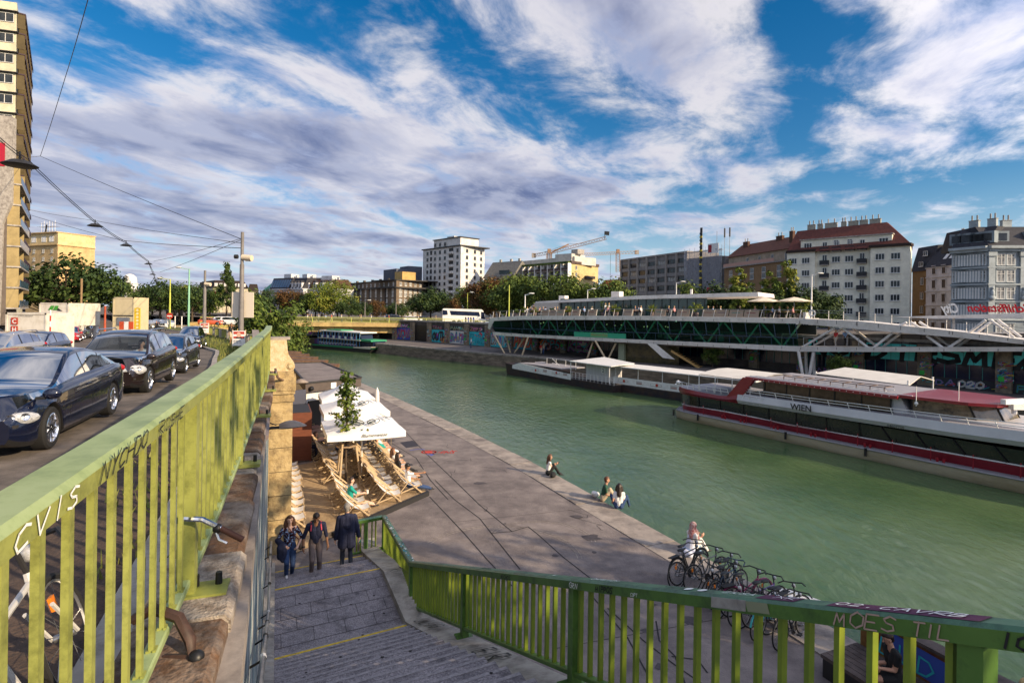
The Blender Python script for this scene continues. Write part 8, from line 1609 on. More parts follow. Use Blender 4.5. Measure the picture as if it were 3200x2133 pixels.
bar_person('woman with long dark hair in black seated by the man in the cap',R3[2],hair=hair_dk,hkind='long',top=blk_c,sleeve=.4,bot=blk_c,lean=-.1,hands=hl_,fem=1,shorts=.5);bar_person('woman in a white vest and dark cap in the walkway deck chairs',R3[3],hair=hair_br,hkind='long',top=wht,sleeve=.1,bot=blk_c,lean=-.15,hands=hl_,fem=1)
bar_person('person in a blue top and pale trousers reclining in the walkway deck chairs',R3[6],hair=hair_dk,top=teal,bot=beige,hands=hl_);bar_person('fair haired person in pale clothes lying in the walkway deck chairs',R3[7],hair=hair_bl,top=wht,bot=wht,hands=hl_)
def cup(root,I,vx):b=MB();w_=I['J'][1][2];b.lathe([(.0,0),(.035,0),(.045,.13),(.0,.13)],w_+V((0,.09,-.02)),(0,0,1),white,10);b.build('paper_cup',root)
bar_person('man in a teal t-shirt and shorts holding a paper cup in the front deck chairs',rows_[1][0][1],hair=hair_dk,extra=cup,top=teal,sleeve=.4,bot=khaki,shorts=.55,lean=.05,hands=((-.1,.45,.5),(.15,.5,.55)),sk=skin_pale);bar_person('person in dark clothes with a grey rucksack in the far left row',rows_[2][0][6],hair=hair_br,top=blk_c,hands=hl_)
# kiosk
kb=[G(955,1198,-4.2),G(1128.5,1180.6,-4.2),G(1006.6,1133,-4.2),G(903,1137,-4.2)];ki=thing('bar_kiosk',kb[0]+V((0,0,-3)),'flat roofed white bar kiosk with a dark overhanging fascia beside the wall','kiosk');cen=sum(kb,V((0,0,0)))/4
fel=mat('roof_felt',(.17,.14,.14),.9,col2=(.23,.20,.19),scale=1.5,dirt=(.09,.075,.075),dscale=.8);m=MB();m.prism([p.lerp(cen,.06)-V((0,0,.45)) for p in kb],(0,0,-2.6),white);m.build('wall',ki);m=MB();m.prism(kb,(0,0,-.5),mat('fascia',(.06,.045,.04),.6,col2=(.09,.07,.06),scale=2));m.prism([p.lerp(cen,.02)+V((0,0,.012)) for p in kb],(0,0,-.01),fel)
for i in range(4):m.beam(kb[i]+V((0,0,.03)),kb[(i+1) % 4]+V((0,0,.03)),.12,.09,dark)
m.build('roof',ki);a,b=kb[0],kb[1];d=(b-a).normalized();n=V((d.y,-d.x,0));m=MB();m.ob(a+d*1.6+n*.01-V((0,0,.42)),d*.35,n*.02,(0,0,.32),white);m.build('notice',ki);m=MB();m.ball(a+d*.3+n*.12-V((0,0,.3)),.14,black,8,6);m.build('loudspeaker',ki)
m=MB();m.ob(a-d*2.6-V((0,0,.75)),d*2.5,n*-1.6,(0,0,.12),MATS['fascia']);m.ob(a-d*2.7-V((0,0,1.5))+n*.1,d*2.6,n*.12,(0,0,1.2),flat('shutter_blue',(.05,.055,.085),.5));m.build('side_awning',ki);m=MB();m.ob(a+d*.2+n*-.1-V((0,0,3.)),d*.8,n*.1,(0,0,2.),dark);m.build('door',ki)
sc_=thing('timber_screen',G(925,1440,QZ),'red brown timber screen beside the ochre wall','screen');rw=mat('red_timber',(.16,.045,.02),.6,col2=(.10,.03,.015),scale=3,stretch=(1,1,8));m=MB();o=G(905,1446,QZ);m.ob(o,VX*.95,UX*2.6,(0,0,2.3),rw);m.ob(o+V((0,0,2.3))+VX*.06+UX*.06,VX*.83,UX*2.48,(0,0,.02),dark);m.build('boards',sc_)
m=MB();z_=WZ
for k in range(5):
    c=D(905,1110,44+k*3.2);y0=c.y;x0=wall_x(y0)+.4;m.prism([V((x0,y0,-4.6)),V((x0+5.2,y0+1.6,-4.9)),V((x0+5.2,y0+3.0,-4.9)),V((x0,y0+1.4,-4.6))],(0,0,.3),mat('awning_brown',(.07,.035,.02),.7,col2=(.16,.09,.05),scale=3));m.beam(V((x0+5,y0+1.6,QZ)),V((x0+5,y0+1.6,-4.9)),.12,.12,dark);m.beam(V((x0+.3,y0+1.5,QZ)),V((x0+.3,y0+1.5,-4.6)),.12,.12,dark)
m.build('pergola',label='row of brown slatted awnings behind the kiosk under the round chestnut',cat='pergola')
# parasols
def umbrella(lab,c,ap,ed,hs,txt):
    t=thing('parasol',V((c[0],c[1],QZ)),lab,'parasol','white bar parasols');C=V((c[0],c[1],0));cor=[C+VX*sx*hs+UX*sy*hs+V((0,0,ed)) for sx,sy in ((1,-1),(1,1),(-1,1),(-1,-1))];top=C+V((0,0,ap));m=MB();uc=mat('parasol_white',(.80,.80,.80),.8,col2=(.74,.74,.75),scale=2)
    for i in range(4):
        p,q=cor[i],cor[(i+1) % 4];mid=(p+q)/2-V((0,0,.03));r2=[[top.lerp(x,t_)-V((0,0,.10*sin(pi*t_))) for x in (p,mid,q)] for t_ in (.03,.3,.6,1)];m.grid(r2,uc);m.grid([[p,mid,q],[x-V((0,0,.24)) for x in (p,mid,q)]],uc)
    m.build('canopy',t,smooth=50);m=MB();m.tube([C+V((0,0,QZ)),top],.03,white,8);m.box(C+V((0,0,QZ+.05)),(.7,.7,.1),dark);m.build('pole',t);m=MB();ink=flat('ink',(.02,.03,.02),.7)
    for i in (3,0):
        p,q=cor[i],cor[(i+1) % 4];o=top.lerp((p+q)/2,.62);ex_=(q-p).normalized();ez_=(top-(p+q)/2).normalized();nn=ex_.cross(ez_)
        for s in (-1,1): # a pair of sketched leaf wings
            for w_,h_ in ((.52,.26),(.34,.15)):
                pts=[o+ex_*s*(.06+w_*(.5-.5*cos(a)))+ez_*(h_*sin(a)*.7+.12*(.5-.5*cos(a)))+nn*.06 for a in [k*pi/6 for k in range(13)]];m.ribbon(pts,.035,nn,ink)
            for k in range(4):m.ribbon([o+ex_*s*.1+nn*.06,o+ex_*s*(.3+.07*k)+ez_*(-.1+.1*k)+nn*.06],.025,nn,ink)
    p,q=cor[3],cor[0]
    if txt:text_mb(m,'Blumenwiese',p.lerp(q,.42)-V((0,0,.15))-UX*.01,VX,(0,0,1),.14,ink,off=.02,shear=.4)
    m.build('printed_motif',t)
umbrella('white square parasol nearest the young tree, with leaf drawings and bar name',(-6.35,24.0),-4.3,-5.0,1.55,1);umbrella('white square parasol in the middle of the bar terrace, drawn with leaves',(-7.7,27.5),-4.1,-4.85,1.5,0);umbrella('white square parasol closest to the kiosk front',(-9.0,30.6),-3.95,-4.75,1.35,0)
m=MB();p=G(1178,1294,QZ);m.lathe([(.02,0),(.03,.3),(.17,.5),(.13,1.5),(.02,1.85)],p,(0,0,1),canvas,10);m.build('folded_parasol',label='folded white parasol standing alone on the quay by the kiosk',cat='parasol',smooth=50)
# tables, chairs and the old man
tt=proto('bar_table','x','table','brown tables of the bar');m=MB();m.box((0,0,.73),(.8,.7,.03),mat('table_brown',(.14,.065,.06),.5,col2=(.2,.1,.09),scale=4));m.build('table_top',tt);m=MB();m.tube([(0,0,.72),(0,0,0)],.035,dark,6);m.box((0,0,.02),(.45,.45,.03),dark);m.build('leg',tt);TT=placer(tt)
bc=proto('bar_chair','x','chair','slatted chairs of the bar');m=MB()
for k in range(6):m.box((0,-.2+.08*k,.45),(.42,.05,.02),wood)
for k in range(4):m.box((0,-.23,.58+.09*k),(.42,.02,.05),wood)
m.build('slats',bc);m=MB()
for sx in (-1,1):m.tube([(sx*.21,.2,0),(sx*.2,.2,.64),(sx*.2,-.22,.66),(sx*.2,-.24,.88)],.013,flat('tube_gold',(.55,.42,.2),.35,metal=.6),5);m.tube([(sx*.21,-.22,0),(sx*.2,-.2,.45)],.013,MATS['tube_gold'],5)
m.build('tube_frame',bc);BC=placer(bc);Z7=QZ+.07
for px,py in ((1005,1418),(985,1390),(980,1376),(1075,1400),(1150,1395),(1190,1390)):TT(G(px,py,Z7),rzV+.3,'brown bar table on the dark deck by the parasols')
for px,py,r_ in ((958,1428,1.6),(1030,1425,-1.4),(985,1345,2.),(965,1360,1.),(1110,1400,1.),(1130,1392,-1.),(1172,1392,1.),(1205,1388,-1.2)):BC(G(px,py,Z7),rzV+r_,'slatted bar chair with tube legs on the dark deck')
person('white haired man in a pale patterned shirt sitting at a brown bar table',G(958,1428,Z7),face_to((.9,.2)),.018,hair=hair_gr,top=shirtpat,sleeve=.4,bot=navy,hip=.5,lean=-.12,feet=((-.1,.42,0),(.1,.45,0)),knee=(0,.3,1),hands=((-.15,.3,.72),(.12,.2,1.1)),sk=skin_pale)
# young tree and its stakes
yb=G(1080,1515,QZ);yt=thing('young_tree',yb,'slim young maple held by three timber stakes on the sand','tree');rn=random.Random(9);m=MB();m.tube([yb,yb+V((0,0,1.6)),yb+V((.03,0,3.2)),yb+V((-.05,0,4.5))],[.05,.04,.03,.01],bark,7);tw=[]
for k in range(13):z=1.75+k*.19;a=k*2.4;r_=.7*(1-(k/14))+.08;e_=yb+V((cos(a)*r_,sin(a)*r_,z+.45));m.tube([yb+V((0,0,z)),e_],[.014,.006],bark,4);tw.append((yb+V((0,0,z)),e_))
m.build('trunk',yt);m=MB()
for k in range(900):
    p0,p1=rn.choice(tw);t=rn.random()**.6;p=p0.lerp(p1,t)+V((rn.gauss(0,.10),rn.gauss(0,.10),rn.gauss(0,.09))) if rn.random()<.72 else yb+V((rn.gauss(0,.1),rn.gauss(0,.1),rn.uniform(2.6,4.6)));d=V((rn.gauss(0,1),rn.gauss(0,1),rn.uniform(.1,1.4))).normalized();x=d.cross(V((rn.random(),.3,rn.random()))).normalized();y=d.cross(x);s=rn.uniform(.05,.095);m.poly([p+x*s*cos(q*.785)*(1 if q % 2 else .62)+y*s*sin(q*.785)*(1 if q % 2 else .62) for q in range(8)],LV['lime' if rn.random()<.3 else 'mid'][rn.random()<.5])
m.build('leaves',yt)
sk_=thing('tree_stakes',yb,'three pale timber stakes tied together around the young maple','stakes')
for i in range(3):a=i*2.094+.4;d=V((cos(a),sin(a),0));m=MB();m.tube([yb+d*.62,yb+d*.36+V((0,0,1.75))],.045,wood,8);m.build('stake',sk_)
m=MB();m.tube([yb+V((cos(a)*.38,sin(a)*.38,1.62)) for a in [.4+k*.698 for k in range(10)]],.04,flat('webbing',(.28,.2,.13),.9),6);m.build('tie',sk_)
# ---------------------------------------------------------------- bicycles
def bike(lab,loc,rz,col,tilt=.0,basket=False,drop=False,group='bicycles parked on the quay',fender=False,steer=.25,low=False):
    t=thing('bicycle',(0,0,0),lab,'bicycle',group);m=MB();fm=mat('bike_'+'_'.join('%02d' % int(c*99) for c in col),col,.35,coat=.4);bb,sd,hd,rw_,fw_=V((.0,0,.29)),V((-.17,0,.80)),V((.42,0,.80)),V((-.48,0,.345)),V((.56,0,.345))
    lo=V((.38,0,.62));s2=sd-V((-.03,0,.08)) if not low else bb.lerp(sd,.45)
    for a,b,r in ((bb,lo,.019),(bb,sd,.017),(s2,hd-V((0,0,.05)),.017),(lo,hd,.02)):m.tube([a,b],r,fm,7)
    for s in (-.06,.06):m.tube([bb+V((0,s*.5,0)),rw_+V((0,s,0))],.010,fm,5);m.tube([sd-V((-.03,0,.08)),rw_+V((0,s,0))],.009,fm,5);m.tube([lo+V((.01,s,-.02)),fw_+V((0,s,0))],.012,fm,6)
    if fender:
        for c in (rw_,fw_):m.tube([c+V((cos(a)*.365,0,sin(a)*.365)) for a in [k*.26+.2 for k in range(12)]],.022,fm,5)
        m.box((-.55,0,.74),(.36,.13,.02),dark)
    m.build('frame',t,smooth=40)
    for c in (rw_,fw_):
        m=MB();m.tube([c+V((cos(a)*.335,0,sin(a)*.335)) for a in [k*2*pi/24 for k in range(25)]],.019,rubber,6,False);m.tube([c+V((cos(a)*.31,0,sin(a)*.31)) for a in [k*2*pi/24 for k in range(25)]],.010,steel,5,False)
        for k in range(14):a=k*2*pi/14;m.tube([c+V((0,.02*(-1)**k,0)),c+V((cos(a)*.31,0,sin(a)*.31))],.0022,steel,3,False)
        m.tube([c-V((0,.05,0)),c+V((0,.05,0))],.022,steel,8)
        m.box(c+V((.0,0,.2)),(.05,.02,.08),orange_l);m.build('wheel',t,smooth=50)
    m=MB();top=hd+V((-.03,0,.16));R_=Matrix.Rotation(steer,3,'Z');m.tube([hd,top],.014,dark,6)
    hbp=[(-.12,-.29,-.0),(.02,-.2,.02),(.05,0,0),(.02,.2,.02),(-.12,.29,0)] if not drop else [(.02,-.2,-.12),(.13,-.21,-.05),(.08,-.2,.01),(.05,0,0),(.08,.2,.01),(.13,.21,-.05),(.02,.2,-.12)]
    m.tube([top+R_@V(p) for p in hbp],.015,fm if drop else dark,6);m.ball(top+R_@V((.1,0,-.08)),.05,lamp_glass,8,5);m.build('handlebar',t,smooth=50)
    m=MB();m.tube([sd-V((0,0,.05)),sd+V((-.03,0,.12))],.013,steel,6);m.ball(sd+V((-.05,0,.14)),(.14,.075,.035),black,10,6);m.ball(sd+V((.07,0,.14)),(.08,.03,.025),black,8,5);m.build('saddle',t,smooth=60)
    m=MB();m.lathe([(0,0),(.10,.0),(.10,.01)],bb+V((0,-.05,0)),(0,-1,0),dark,16);m.beam(bb+V((0,-.07,0)),bb+V((.12,-.07,-.12)),.02,.02,steel);m.box(bb+V((.12,-.12,-.12)),(.09,.09,.02),black);m.beam(bb+V((0,.07,0)),bb+V((-.12,.07,.12)),.02,.02,steel);m.box(bb+V((-.12,.12,.12)),(.09,.09,.02),black);m.build('crank',t)
    if basket:
        m=MB();o=hd+V((.16,0,.06))
        for k in range(9):
            m.beam(o+V((-.15,-.2+.05*k,0)),o+V((-.17,-.22+.055*k,.24)),.006,.006,black);m.beam(o+V((.15,-.2+.05*k,0)),o+V((.19,-.22+.055*k,.24)),.006,.006,black);m.beam(o+V((-.15+.0375*k,-.2,0)),o+V((-.17+.045*k,-.22,.24)),.006,.006,black);m.beam(o+V((-.15+.0375*k,.2,0)),o+V((-.17+.045*k,.22,.24)),.006,.006,black)
        for z,w_ in ((0,.32),(.12,.34),(.24,.36)):
            for s in (-1,1):m.beam(o+V((-w_/2,s*w_*.6,z)),o+V((w_/2,s*w_*.6,z)),.012,.012,black);m.beam(o+V((s*w_/2,-w_*.6,z)),o+V((s*w_/2,w_*.6,z)),.012,.012,black)
        m.box(o,(.3,.4,.01),black);m.build('basket',t)
    t.location=loc;t.rotation_euler=Euler((tilt,0,rz));return t
bcols=[((.015,.015,.017),'black city bicycle with mudguards, standing next to the robed person',0,0,1),((.10,.105,.11),'black and silver bicycle with yellow stays, second in the row',0,0,0),((.02,.03,.045),'dark mountain bicycle with an orange wheel reflector, third in the row',0,0,0),((.02,.05,.10),'bicycle with blue taped drop handlebars in the parked row',0,1,0),((.22,.03,.10),'pink bicycle with mudguards in the middle of the parked row',0,0,1),((.08,.05,.2),'violet bicycle leaning in the middle of the parked row',0,0,0),((.02,.28,.33),'turquoise step through bicycle with a wire basket',1,0,1),((.02,.02,.022),'small black bicycle at the near end of the parked row',0,0,0)]
for i,(c,lab,bk,dr,fe) in enumerate(bcols):
    y=15.15-.40*i;x=edge_x(y)-1.55+.12*(i % 3);bike(lab,V((x,y,QZ)),radians(38)+U(-.25,.25)+(pi if i in (6,) else 0),c,U(-.16,-.04),bk,dr,fender=fe,low=fe and i>3)
for i in range(4):y=14.9-.62*i;bike('plain dark bicycle squeezed between the others in the parked row',V((edge_x(y)-1.75+.2*(i % 2),y,QZ)),radians(30)+U(-.3,.3)+(pi if i % 2 else 0),(.018,.018,.02),U(-.2,.1),steer=.5-.3*i)
bike('black bicycle lying half hidden behind the stair railing balusters',G(2440,1985,QZ)+V((.2,.2,0)),radians(20),(.015,.015,.016),-.2,steer=.6)
b_=bike('white road bicycle chained to the near end of the left railing',V((rail_x(2.75)-.44,2.7,road_z(3)+.02)),atan2(.93,-.36)+.06,(.50,.49,.48),-.30,group=None,steer=-.15)
m=MB();p=V((rail_x(2.95),2.95,-1.70));m.tube([p+V((-.16,.0,.05)),p+V((-.05,-.02,.12)),p+V((.09,-.03,.08)),p+V((.17,-.06,-.02)),p+V((.20,-.1,-.09)),p+V((.06,-.1,-.1))],.030,mat('lock_sleeve',(.035,.018,.012),.6,col2=(.06,.03,.02),scale=30),7);m.ball(p+V((.23,-.11,-.08)),.04,black,8,6);m.build('chain_lock',label='dark sleeved chain lock looped around the bottom bar of the left railing',cat='bicycle lock',smooth=50)
m=MB();p=D(690,1650,3.4);m.tube([p+V((-.22,-.03,.07)),p+V((-.1,-.02,.06)),p+V((0,0,.0))],.016,chrome,7);m.tube([p,p+V((.13,.01,-.07))],.019,flat('grip_brown',(.05,.018,.012),.7),8);m.tube([p+V((-.04,-.01,.02)),p+V((0,-.02,-.06)),p+V((.05,-.02,-.08))],.007,chrome,5);m.ball(p+V((-.02,0,.0)),(.03,.03,.03),black,8,5);m.build('handlebar_end',label='silver handlebar with a brown grip poking through the left railing',cat='handlebar',smooth=50)
# ---------------------------------------------------------------- graffiti bench by the water, with its sitters
be=V((7.75,10.6,0));bx=V((edge_x(11.6)-edge_x(8.4),11.6-8.4,0)).normalized();bn=V((-bx.y,bx.x,0));bn=bn if bn.x<0 else -bn;plank=mat('bench_plank',(.055,.04,.035),.8,col2=(.12,.09,.08),scale=2.5,stretch=(1,1,1),bump=.5);bw_=thing('quay_bench',be+V((0,0,QZ)),'long dark wooden quay bench with a painted graffiti backboard','bench');o=be-bx*3.3+V((0,0,QZ));m=MB();m.ob(o+bn*.05,bx*4.4,bn*1.05,(0,0,.36),dark)
for k in range(7):m.ob(o+bn*(.03+.155*k)+V((0,0,.36)),bx*4.45,bn*.14,(0,0,.07),plank)
m.build('seat',bw_);m=MB();m.ob(o-bn*.16,bx*4.4,bn*.16,(0,0,1.05),mat('board_rust',(.10,.03,.02),.8,col2=(.30,.15,.03),scale=1.3));m.ob(o-bn*.24+V((0,0,1.05)),bx*4.4,bn*.3,(0,0,.06),plank);scrawl(m,'LUDI MAUS',o+bx*4.0+bn*.0+V((0,0,.5)),-bx,V((0,0,1)),.34,PAL[9],.035,off=.02,seed=3,asp=.85);m.poly([o+bx*3.9+bn*.012+V((0,0,.5)),o+bx*2.8+bn*.012+V((0,0,.45)),o+bx*2.7+bn*.012+V((0,0,.95)),o+bx*3.8+bn*.012+V((0,0,1.0))],PAL[3]);m.build('backboard',bw_)
pb_=o+bx*3.35+bn*.55+V((0,0,0));person('person in black t-shirt and shorts sitting cross legged on the bench with a phone',pb_,face_to((bn*.9+bx*.4)[:2]),.011,hair=hair_dk,extra=ph if 0 else None,top=blk_c,bot=blk_c,shorts=.55,sleeve=.3,hip=.52,lean=.12,feet=((-.06,.42,0),(-.30,.55,.38)),knee=((0,.4,1),(.5,.4,.6)),hands=((-.14,.36,.74),(.06,.34,.72)),head=(.4,0),sk=skin)
person('fair haired person sitting on the canal edge behind the graffiti backboard',o+bx*2.-bn*.75+V((0,0,.0)),face_to(tuple((-bn)[:2])),.02,hair=hair_bl,top=beige,hip=.12,feet=((-.1,.5,0),(.1,.5,0)),knee=(0,.4,1),hands=((-.15,.3,.3),(.15,.3,.3)),lean=.1)
m=MB();p=G(2470,1872,QZ+.03);m.prism([p+V((-.5,.2,0)),p+V((.1,.55,0)),p+V((.75,-.1,0)),p+V((.2,-.5,0))],(0,0,.03),white);m.build('white_sheet',label='white board lying on the coping at the near end of the bicycles',cat='board')
# ---------------------------------------------------------------- poles, lamps and overhead wires
pgrey=mat('pole_grey',(.13,.12,.115),.6,col2=(.18,.165,.155),scale=2);camw=flat('camera_white',(.62,.52,.38),.5)
def pole(lab,px,y0,y1,Y,r0,r1,mm,cat='pole',name='street_pole',head=None,box=None,sign=None,zb=None):
    a,b=D(px,y0,Y),D(px,y1,Y);a.z=zb if zb is not None else a.z;b.x,b.y=a.x,a.y;t=thing(name,a,lab,cat);m=MB();h=b.z-a.z;m.lathe([(r0*1.5,0),(r0*1.5,.25),(r0,.3),(r0,h*.42),(r0*.86,h*.43),(r0*.86,h*.72),(r1,h*.73),(r1,h),(0,h)],a,(0,0,1),mm,12);m.build('shaft',t,smooth=30)
    if box is not None:c=D(px,box,Y);m=MB();m.tube([c+V((-.5,0,.05)),c+V((-.25,0,.05))],.17,dark,8);m.tube([c+V((.12,0,-.0)),c+V((.9,-.1,-.06))],.24,camw,10);m.box(c+V((.55,-.05,-.26)),(.35,.2,.08),camw);m.build('camera',t,smooth=40)
    if sign:c=D(px,sign[0],Y);m=MB();m.box(c+V((0,.3,0)),sign[1:],flat('sign_plain',(.62,.55,.45),.6));m.build('sign_board',t)
    if head:c=b+V((0,0,-.1));d=V((head,-.3,.25));m=MB();m.tube([c,c+d*.9],.05,mm,6);m.ball(c+d*1.15,(.5,.22,.12),flat('lamp_pale',(.62,.62,.58),.4),10,6);m.build('lamp_head',t,smooth=50)
pole('tall grey wire pole with a beige camera drum, by the election poster',753,1055,725,44,.19,.12,pgrey,box=804,sign=(952,1.7,.1,2.0),zb=road_z(44));pole('slimmer grey wire pole with a pale camera, farther along the street',638,1050,845,74,.22,.14,pgrey,box=887,zb=road_z(74));pole('pale green street lamp post behind the minivan',589,1022,840,88,.16,.10,flat('pole_mint',(.20,.42,.28),.5),'street lamp','street_lamp',head=-1.3,zb=road_z(88));pole('lime yellow street lamp post beside the white car',530,1015,872,100,.16,.10,flat('pole_lime',(.42,.45,.06),.5),'street lamp','street_lamp',head=-1.5,zb=road_z(100));pole('thin wooden pole in front of the big round tree',253,1000,870,110,.22,.2,mat('pole_wood',(.28,.19,.10),.8,col2=(.2,.13,.07),scale=2),zb=-4.2);pole('short red post with a lamp beside the tall beige container',328,1003,956,75,.14,.12,flat('pole_red',(.35,.06,.02),.6),zb=-4.)
for px,y1,Y,lab in ((1460,915,140,'lime lamp mast standing on the bridge in front of the tower'),(1590,890,95,'lime lamp mast rising behind the left end of the roof terrace'),(1640,920,92,'white street lamp behind the sloping end of the terrace bar'),(1835,905,104,'twin headed white street lamp over the terrace bar roof'),(2112,883,98,'twin headed street lamp in front of the scaffolded house'),(2535,858,80,'street lamp in front of the pale grey apartment house'),(1140,940,132,'grey lamp behind the bridge railing'),(1237,940,132,'grey lamp in front of the brown block')):
    pole(lab,px,1000,y1,Y,.12,.08,MATS['pole_lime'] if px in (1460,1590) else pgrey if px<1300 else white,'street lamp','street_lamp',head=.9 if px != 1590 else None,zb=-3.2)
def wire(lab,pts,r=.03):
    P_=[D(x,y,Y) for x,y,Y in pts];out=[]
    for a,b in zip(P_,P_[1:]):out+=[a.lerp(b,i/6)-V((0,0,.12*sin(pi*i/6))) for i in range(6)]
    m=MB();m.tube(out+[P_[-1]],r,black,5);m.build('overhead_wire',label=lab,cat='wire',group='overhead wires')
wire('wire running down from the sky to the knot left of the grey pole',[(283,-30,30),(204,242,45),(126,488,62)],.025);wire('upper span wire from the knot to the top of the grey pole',[(60,489,95),(126,488,62),(752,746,44)],.025);wire('span wire reaching the grey pole just below its top',[(70,651,95),(300,690,66),(752,759,44)],.022);wire('span wire meeting the grey pole above its camera',[(90,670,95),(375,750,70),(752,775,44)],.028);wire('wire from the grey pole back to the hanging lamps',[(752,746,44),(480,816,80)],.022);wire('lower wire from the grey pole back towards the crossing',[(752,750,44),(500,850,84)],.022)
for o_,lab in ((0,'upper of the two tram cables carrying the hanging street lamps'),(9,'lower of the two tram cables carrying the hanging street lamps')):wire(lab,[(-40,395+o_,42),(90,500+o_,52),(296,690+o_*.6,62),(393,755+o_*.5,70),(464,815+o_*.4,80),(480,850+o_,92),(492,890,110)],.035)
for px,py,Y,s in ((62,512,50,2.2),(297,704,62,1.25),(394,766,70,1.1),(464,824,80,.85),(477,857,92,.8)):
    p=D(px,py,Y);t=thing('hanging_lamp',p,{62:'large dark oval lamp hanging in front of the balconied block',297:'largest hanging lamp over the street, below the cable crossing',394:'second hanging lamp along the cable over the street',464:'third hanging lamp, close above the last one',477:'last and smallest hanging lamp on the cable'}[px],'lamp','hanging street lamps');m=MB();m.lathe([(0,.18*s),(.28*s,.14*s),(.62*s,-.06*s),(.55*s,-.10*s),(0,-.10*s)],p,(0,0,1),dark,12);m.build('shade',t,smooth=40);m=MB();m.tube([p+V((0,0,.17*s)),p+V((0,0,.5*s))],.04*s,black,5);m.build('hanger',t)
# ---------------------------------------------------------------- office block, containers, posters on the left
cream=wallm('cream_panel',(.70,.64,.46));C=D(46,500,94);C.z=0;B=corner_dir(70,C,(-.80,1.));A=C+V((-30,-9,0));ob_=thing('office_tower',C+V((0,0,-4)),'tall cream panelled office tower with dark horizontal sunshades at the left edge','building');fl_=Facade(A,C);fr_=Facade(C,B);m=MB();m.prism([V((p.x,p.y,-3)) for p in (A,C,B,A+B-C)],(0,0,53.5),cream);m.build('wall',ob_);Wo2=win_mesh(2.3,1.5,'casement',wframe,gdark,2,False)
for j in range(14):
    z=2.0+3.4*j;m=MB();fr_.band(m,-.1,fr_.L,z+2.55,z+2.75,0,1.15,flat('sunshade',(.030,.008,.018),.6));fr_.band(m,0,fr_.L,z+1.3,z+2.5,.02,.08,gdark);fr_.band(m,-.1,fr_.L,z+1.9,z+2.6,1.1,1.2,MATS['sunshade'])
    for k in range(12):fr_.band(m,fr_.L*k/12,fr_.L*k/12+.12,z+.1,z+2.6,.08,1.1,wallm('fin_ochre',(.10,.075,.035)))
    fl_.band(m,0,fl_.L+.3,z+2.6,z+2.75,0,.5,dark);m.build('sunshade',ob_);fl_.windows(ob_,[fl_.L-1.5-3.1*k for k in range(6)],[z+.9],Wo2)
C=D(22,700,78);C.z=0;an=thing('balcony_house',C+V((0,0,-4)),'concrete framed block with stacked balconies and ochre partitions at the left edge','building');B=corner_dir(52,C,(-.78,1.));A=C+V((-20,-6,0));fl_=Facade(A,C);fr_=Facade(C,B);m=MB();m.prism([V((p.x,p.y,-3)) for p in (A,C,B,A+B-C)],(0,0,23.5),wallm('annex',(.16,.13,.11)));m.build('wall',an)
m=MB();m.prism([fl_.p(fl_.L-4.5,z,.3) for z in ()]+[fl_.p(fl_.L-3.6,-3,.5),fl_.p(fl_.L-.6,-3,.5),fl_.p(fl_.L-.3,11,.5),fl_.p(fl_.L+.6,14,.5),fl_.p(fl_.L+.6,26,.5),fl_.p(fl_.L-4,26,.5)],fl_.n*-1.2,concrete);m.build('concrete_pillar',an)
m=MB();fl_.band(m,fl_.L-4.2,fl_.L-.1,19.,22.2,.52,.6,flat('sign_wine',(.36,.01,.03),.5));text_mb(m,'Bank',fl_.p(fl_.L-3.9,18.,.62),fl_.d,(0,0,1),1.1,white,shear=.3) if 0 else None;m.build('sign',an)
for j in range(7):
    z=-.5+2.9*j;m=MB();fr_.band(m,0,fr_.L,z-.2,z,0,1.5,concrete);m.build('balcony',an);m=MB();fr_.band(m,0,fr_.L,z,z+1.,1.42,1.48,flat('balustrade_blue',(.05,.10,.16),.2));m.build('balustrade',an)
    for k in range(2):m=MB();fr_.band(m,fr_.L*k/2,fr_.L*k/2+.2,z,z+2.6,0,1.3,wallm('ochre_party',(.34,.26,.12)));m.build('partition',an)
cont=mat('container_white',(.66,.62,.55),.5,col2=(.58,.54,.46),scale=1.,dirt=(.42,.36,.28),dscale=1.);chr_=flat('chv_red',(.42,.035,.015),.6)
def contbox(lab,pxa,pxb,ytop,ybot,Y,dep,mm,legs=0,pxs=None):
    A,B=D(pxa,ybot,Y),D(pxb,ybot,Y);zt_=D(pxa,ytop,Y).z;zb=A.z;fa=Facade(A,B);t=thing('site_container',V((A.x,A.y,zb)),lab,'container');m=MB();fa.band(m,0,fa.L,zb,zt_,-dep,0,mm)
    for a in (0,fa.L-.12):fa.band(m,a,a+.12,zb,zt_,0,.04,mm)
    for z in (zb,zt_-.12):fa.band(m,0,fa.L,z,z+.12,.0,.04,mm)
    m.build('shell',t)
    for k in range(legs):m=MB();a=[0.2,fa.L-.5,fa.L-.5][k];o=[0,0,-dep+.4][k];fa.band(m,a,a+.35,road_z(Y),zb,o-.35,o,white);m.build('leg',t)
    return t,fa,zb,zt_
t,fa,zb,zt_=contbox('white site container marked with three red letter tiles beside the silver car',17,145,976,1090,38,2.4,cont);m=MB()
for i,ch_ in enumerate('CHV'):z=zt_-.72-.56*i;fa.band(m,.40,.86,z-.08,z+.38,.05,.06,chr_);text_mb(m,ch_,fa.p(.63,z,.06),fa.d,(0,0,1),.30,white,off=.01,align='c',bold=.03)
text_mb(m,'CHVU 300.060-0',fa.p(.9,zt_-.25,.04),fa.d,(0,0,1),.10,dark,off=.02);a=fa.L*.8;m.mesh([fa.p(a-.42,zb+1.35,.05),fa.p(a+.42,zb+1.35,.05),fa.p(a,zb+.75,.05)],[(0,1,2)][:1],wgrey);m.build('lettering',t)
t,fa,zb,zt_=contbox('white company box on legs with a green folded roof emblem',122,213,945,1018,58,4.5,cont,3);m=MB();a=fa.L*.5;z=zt_-.55
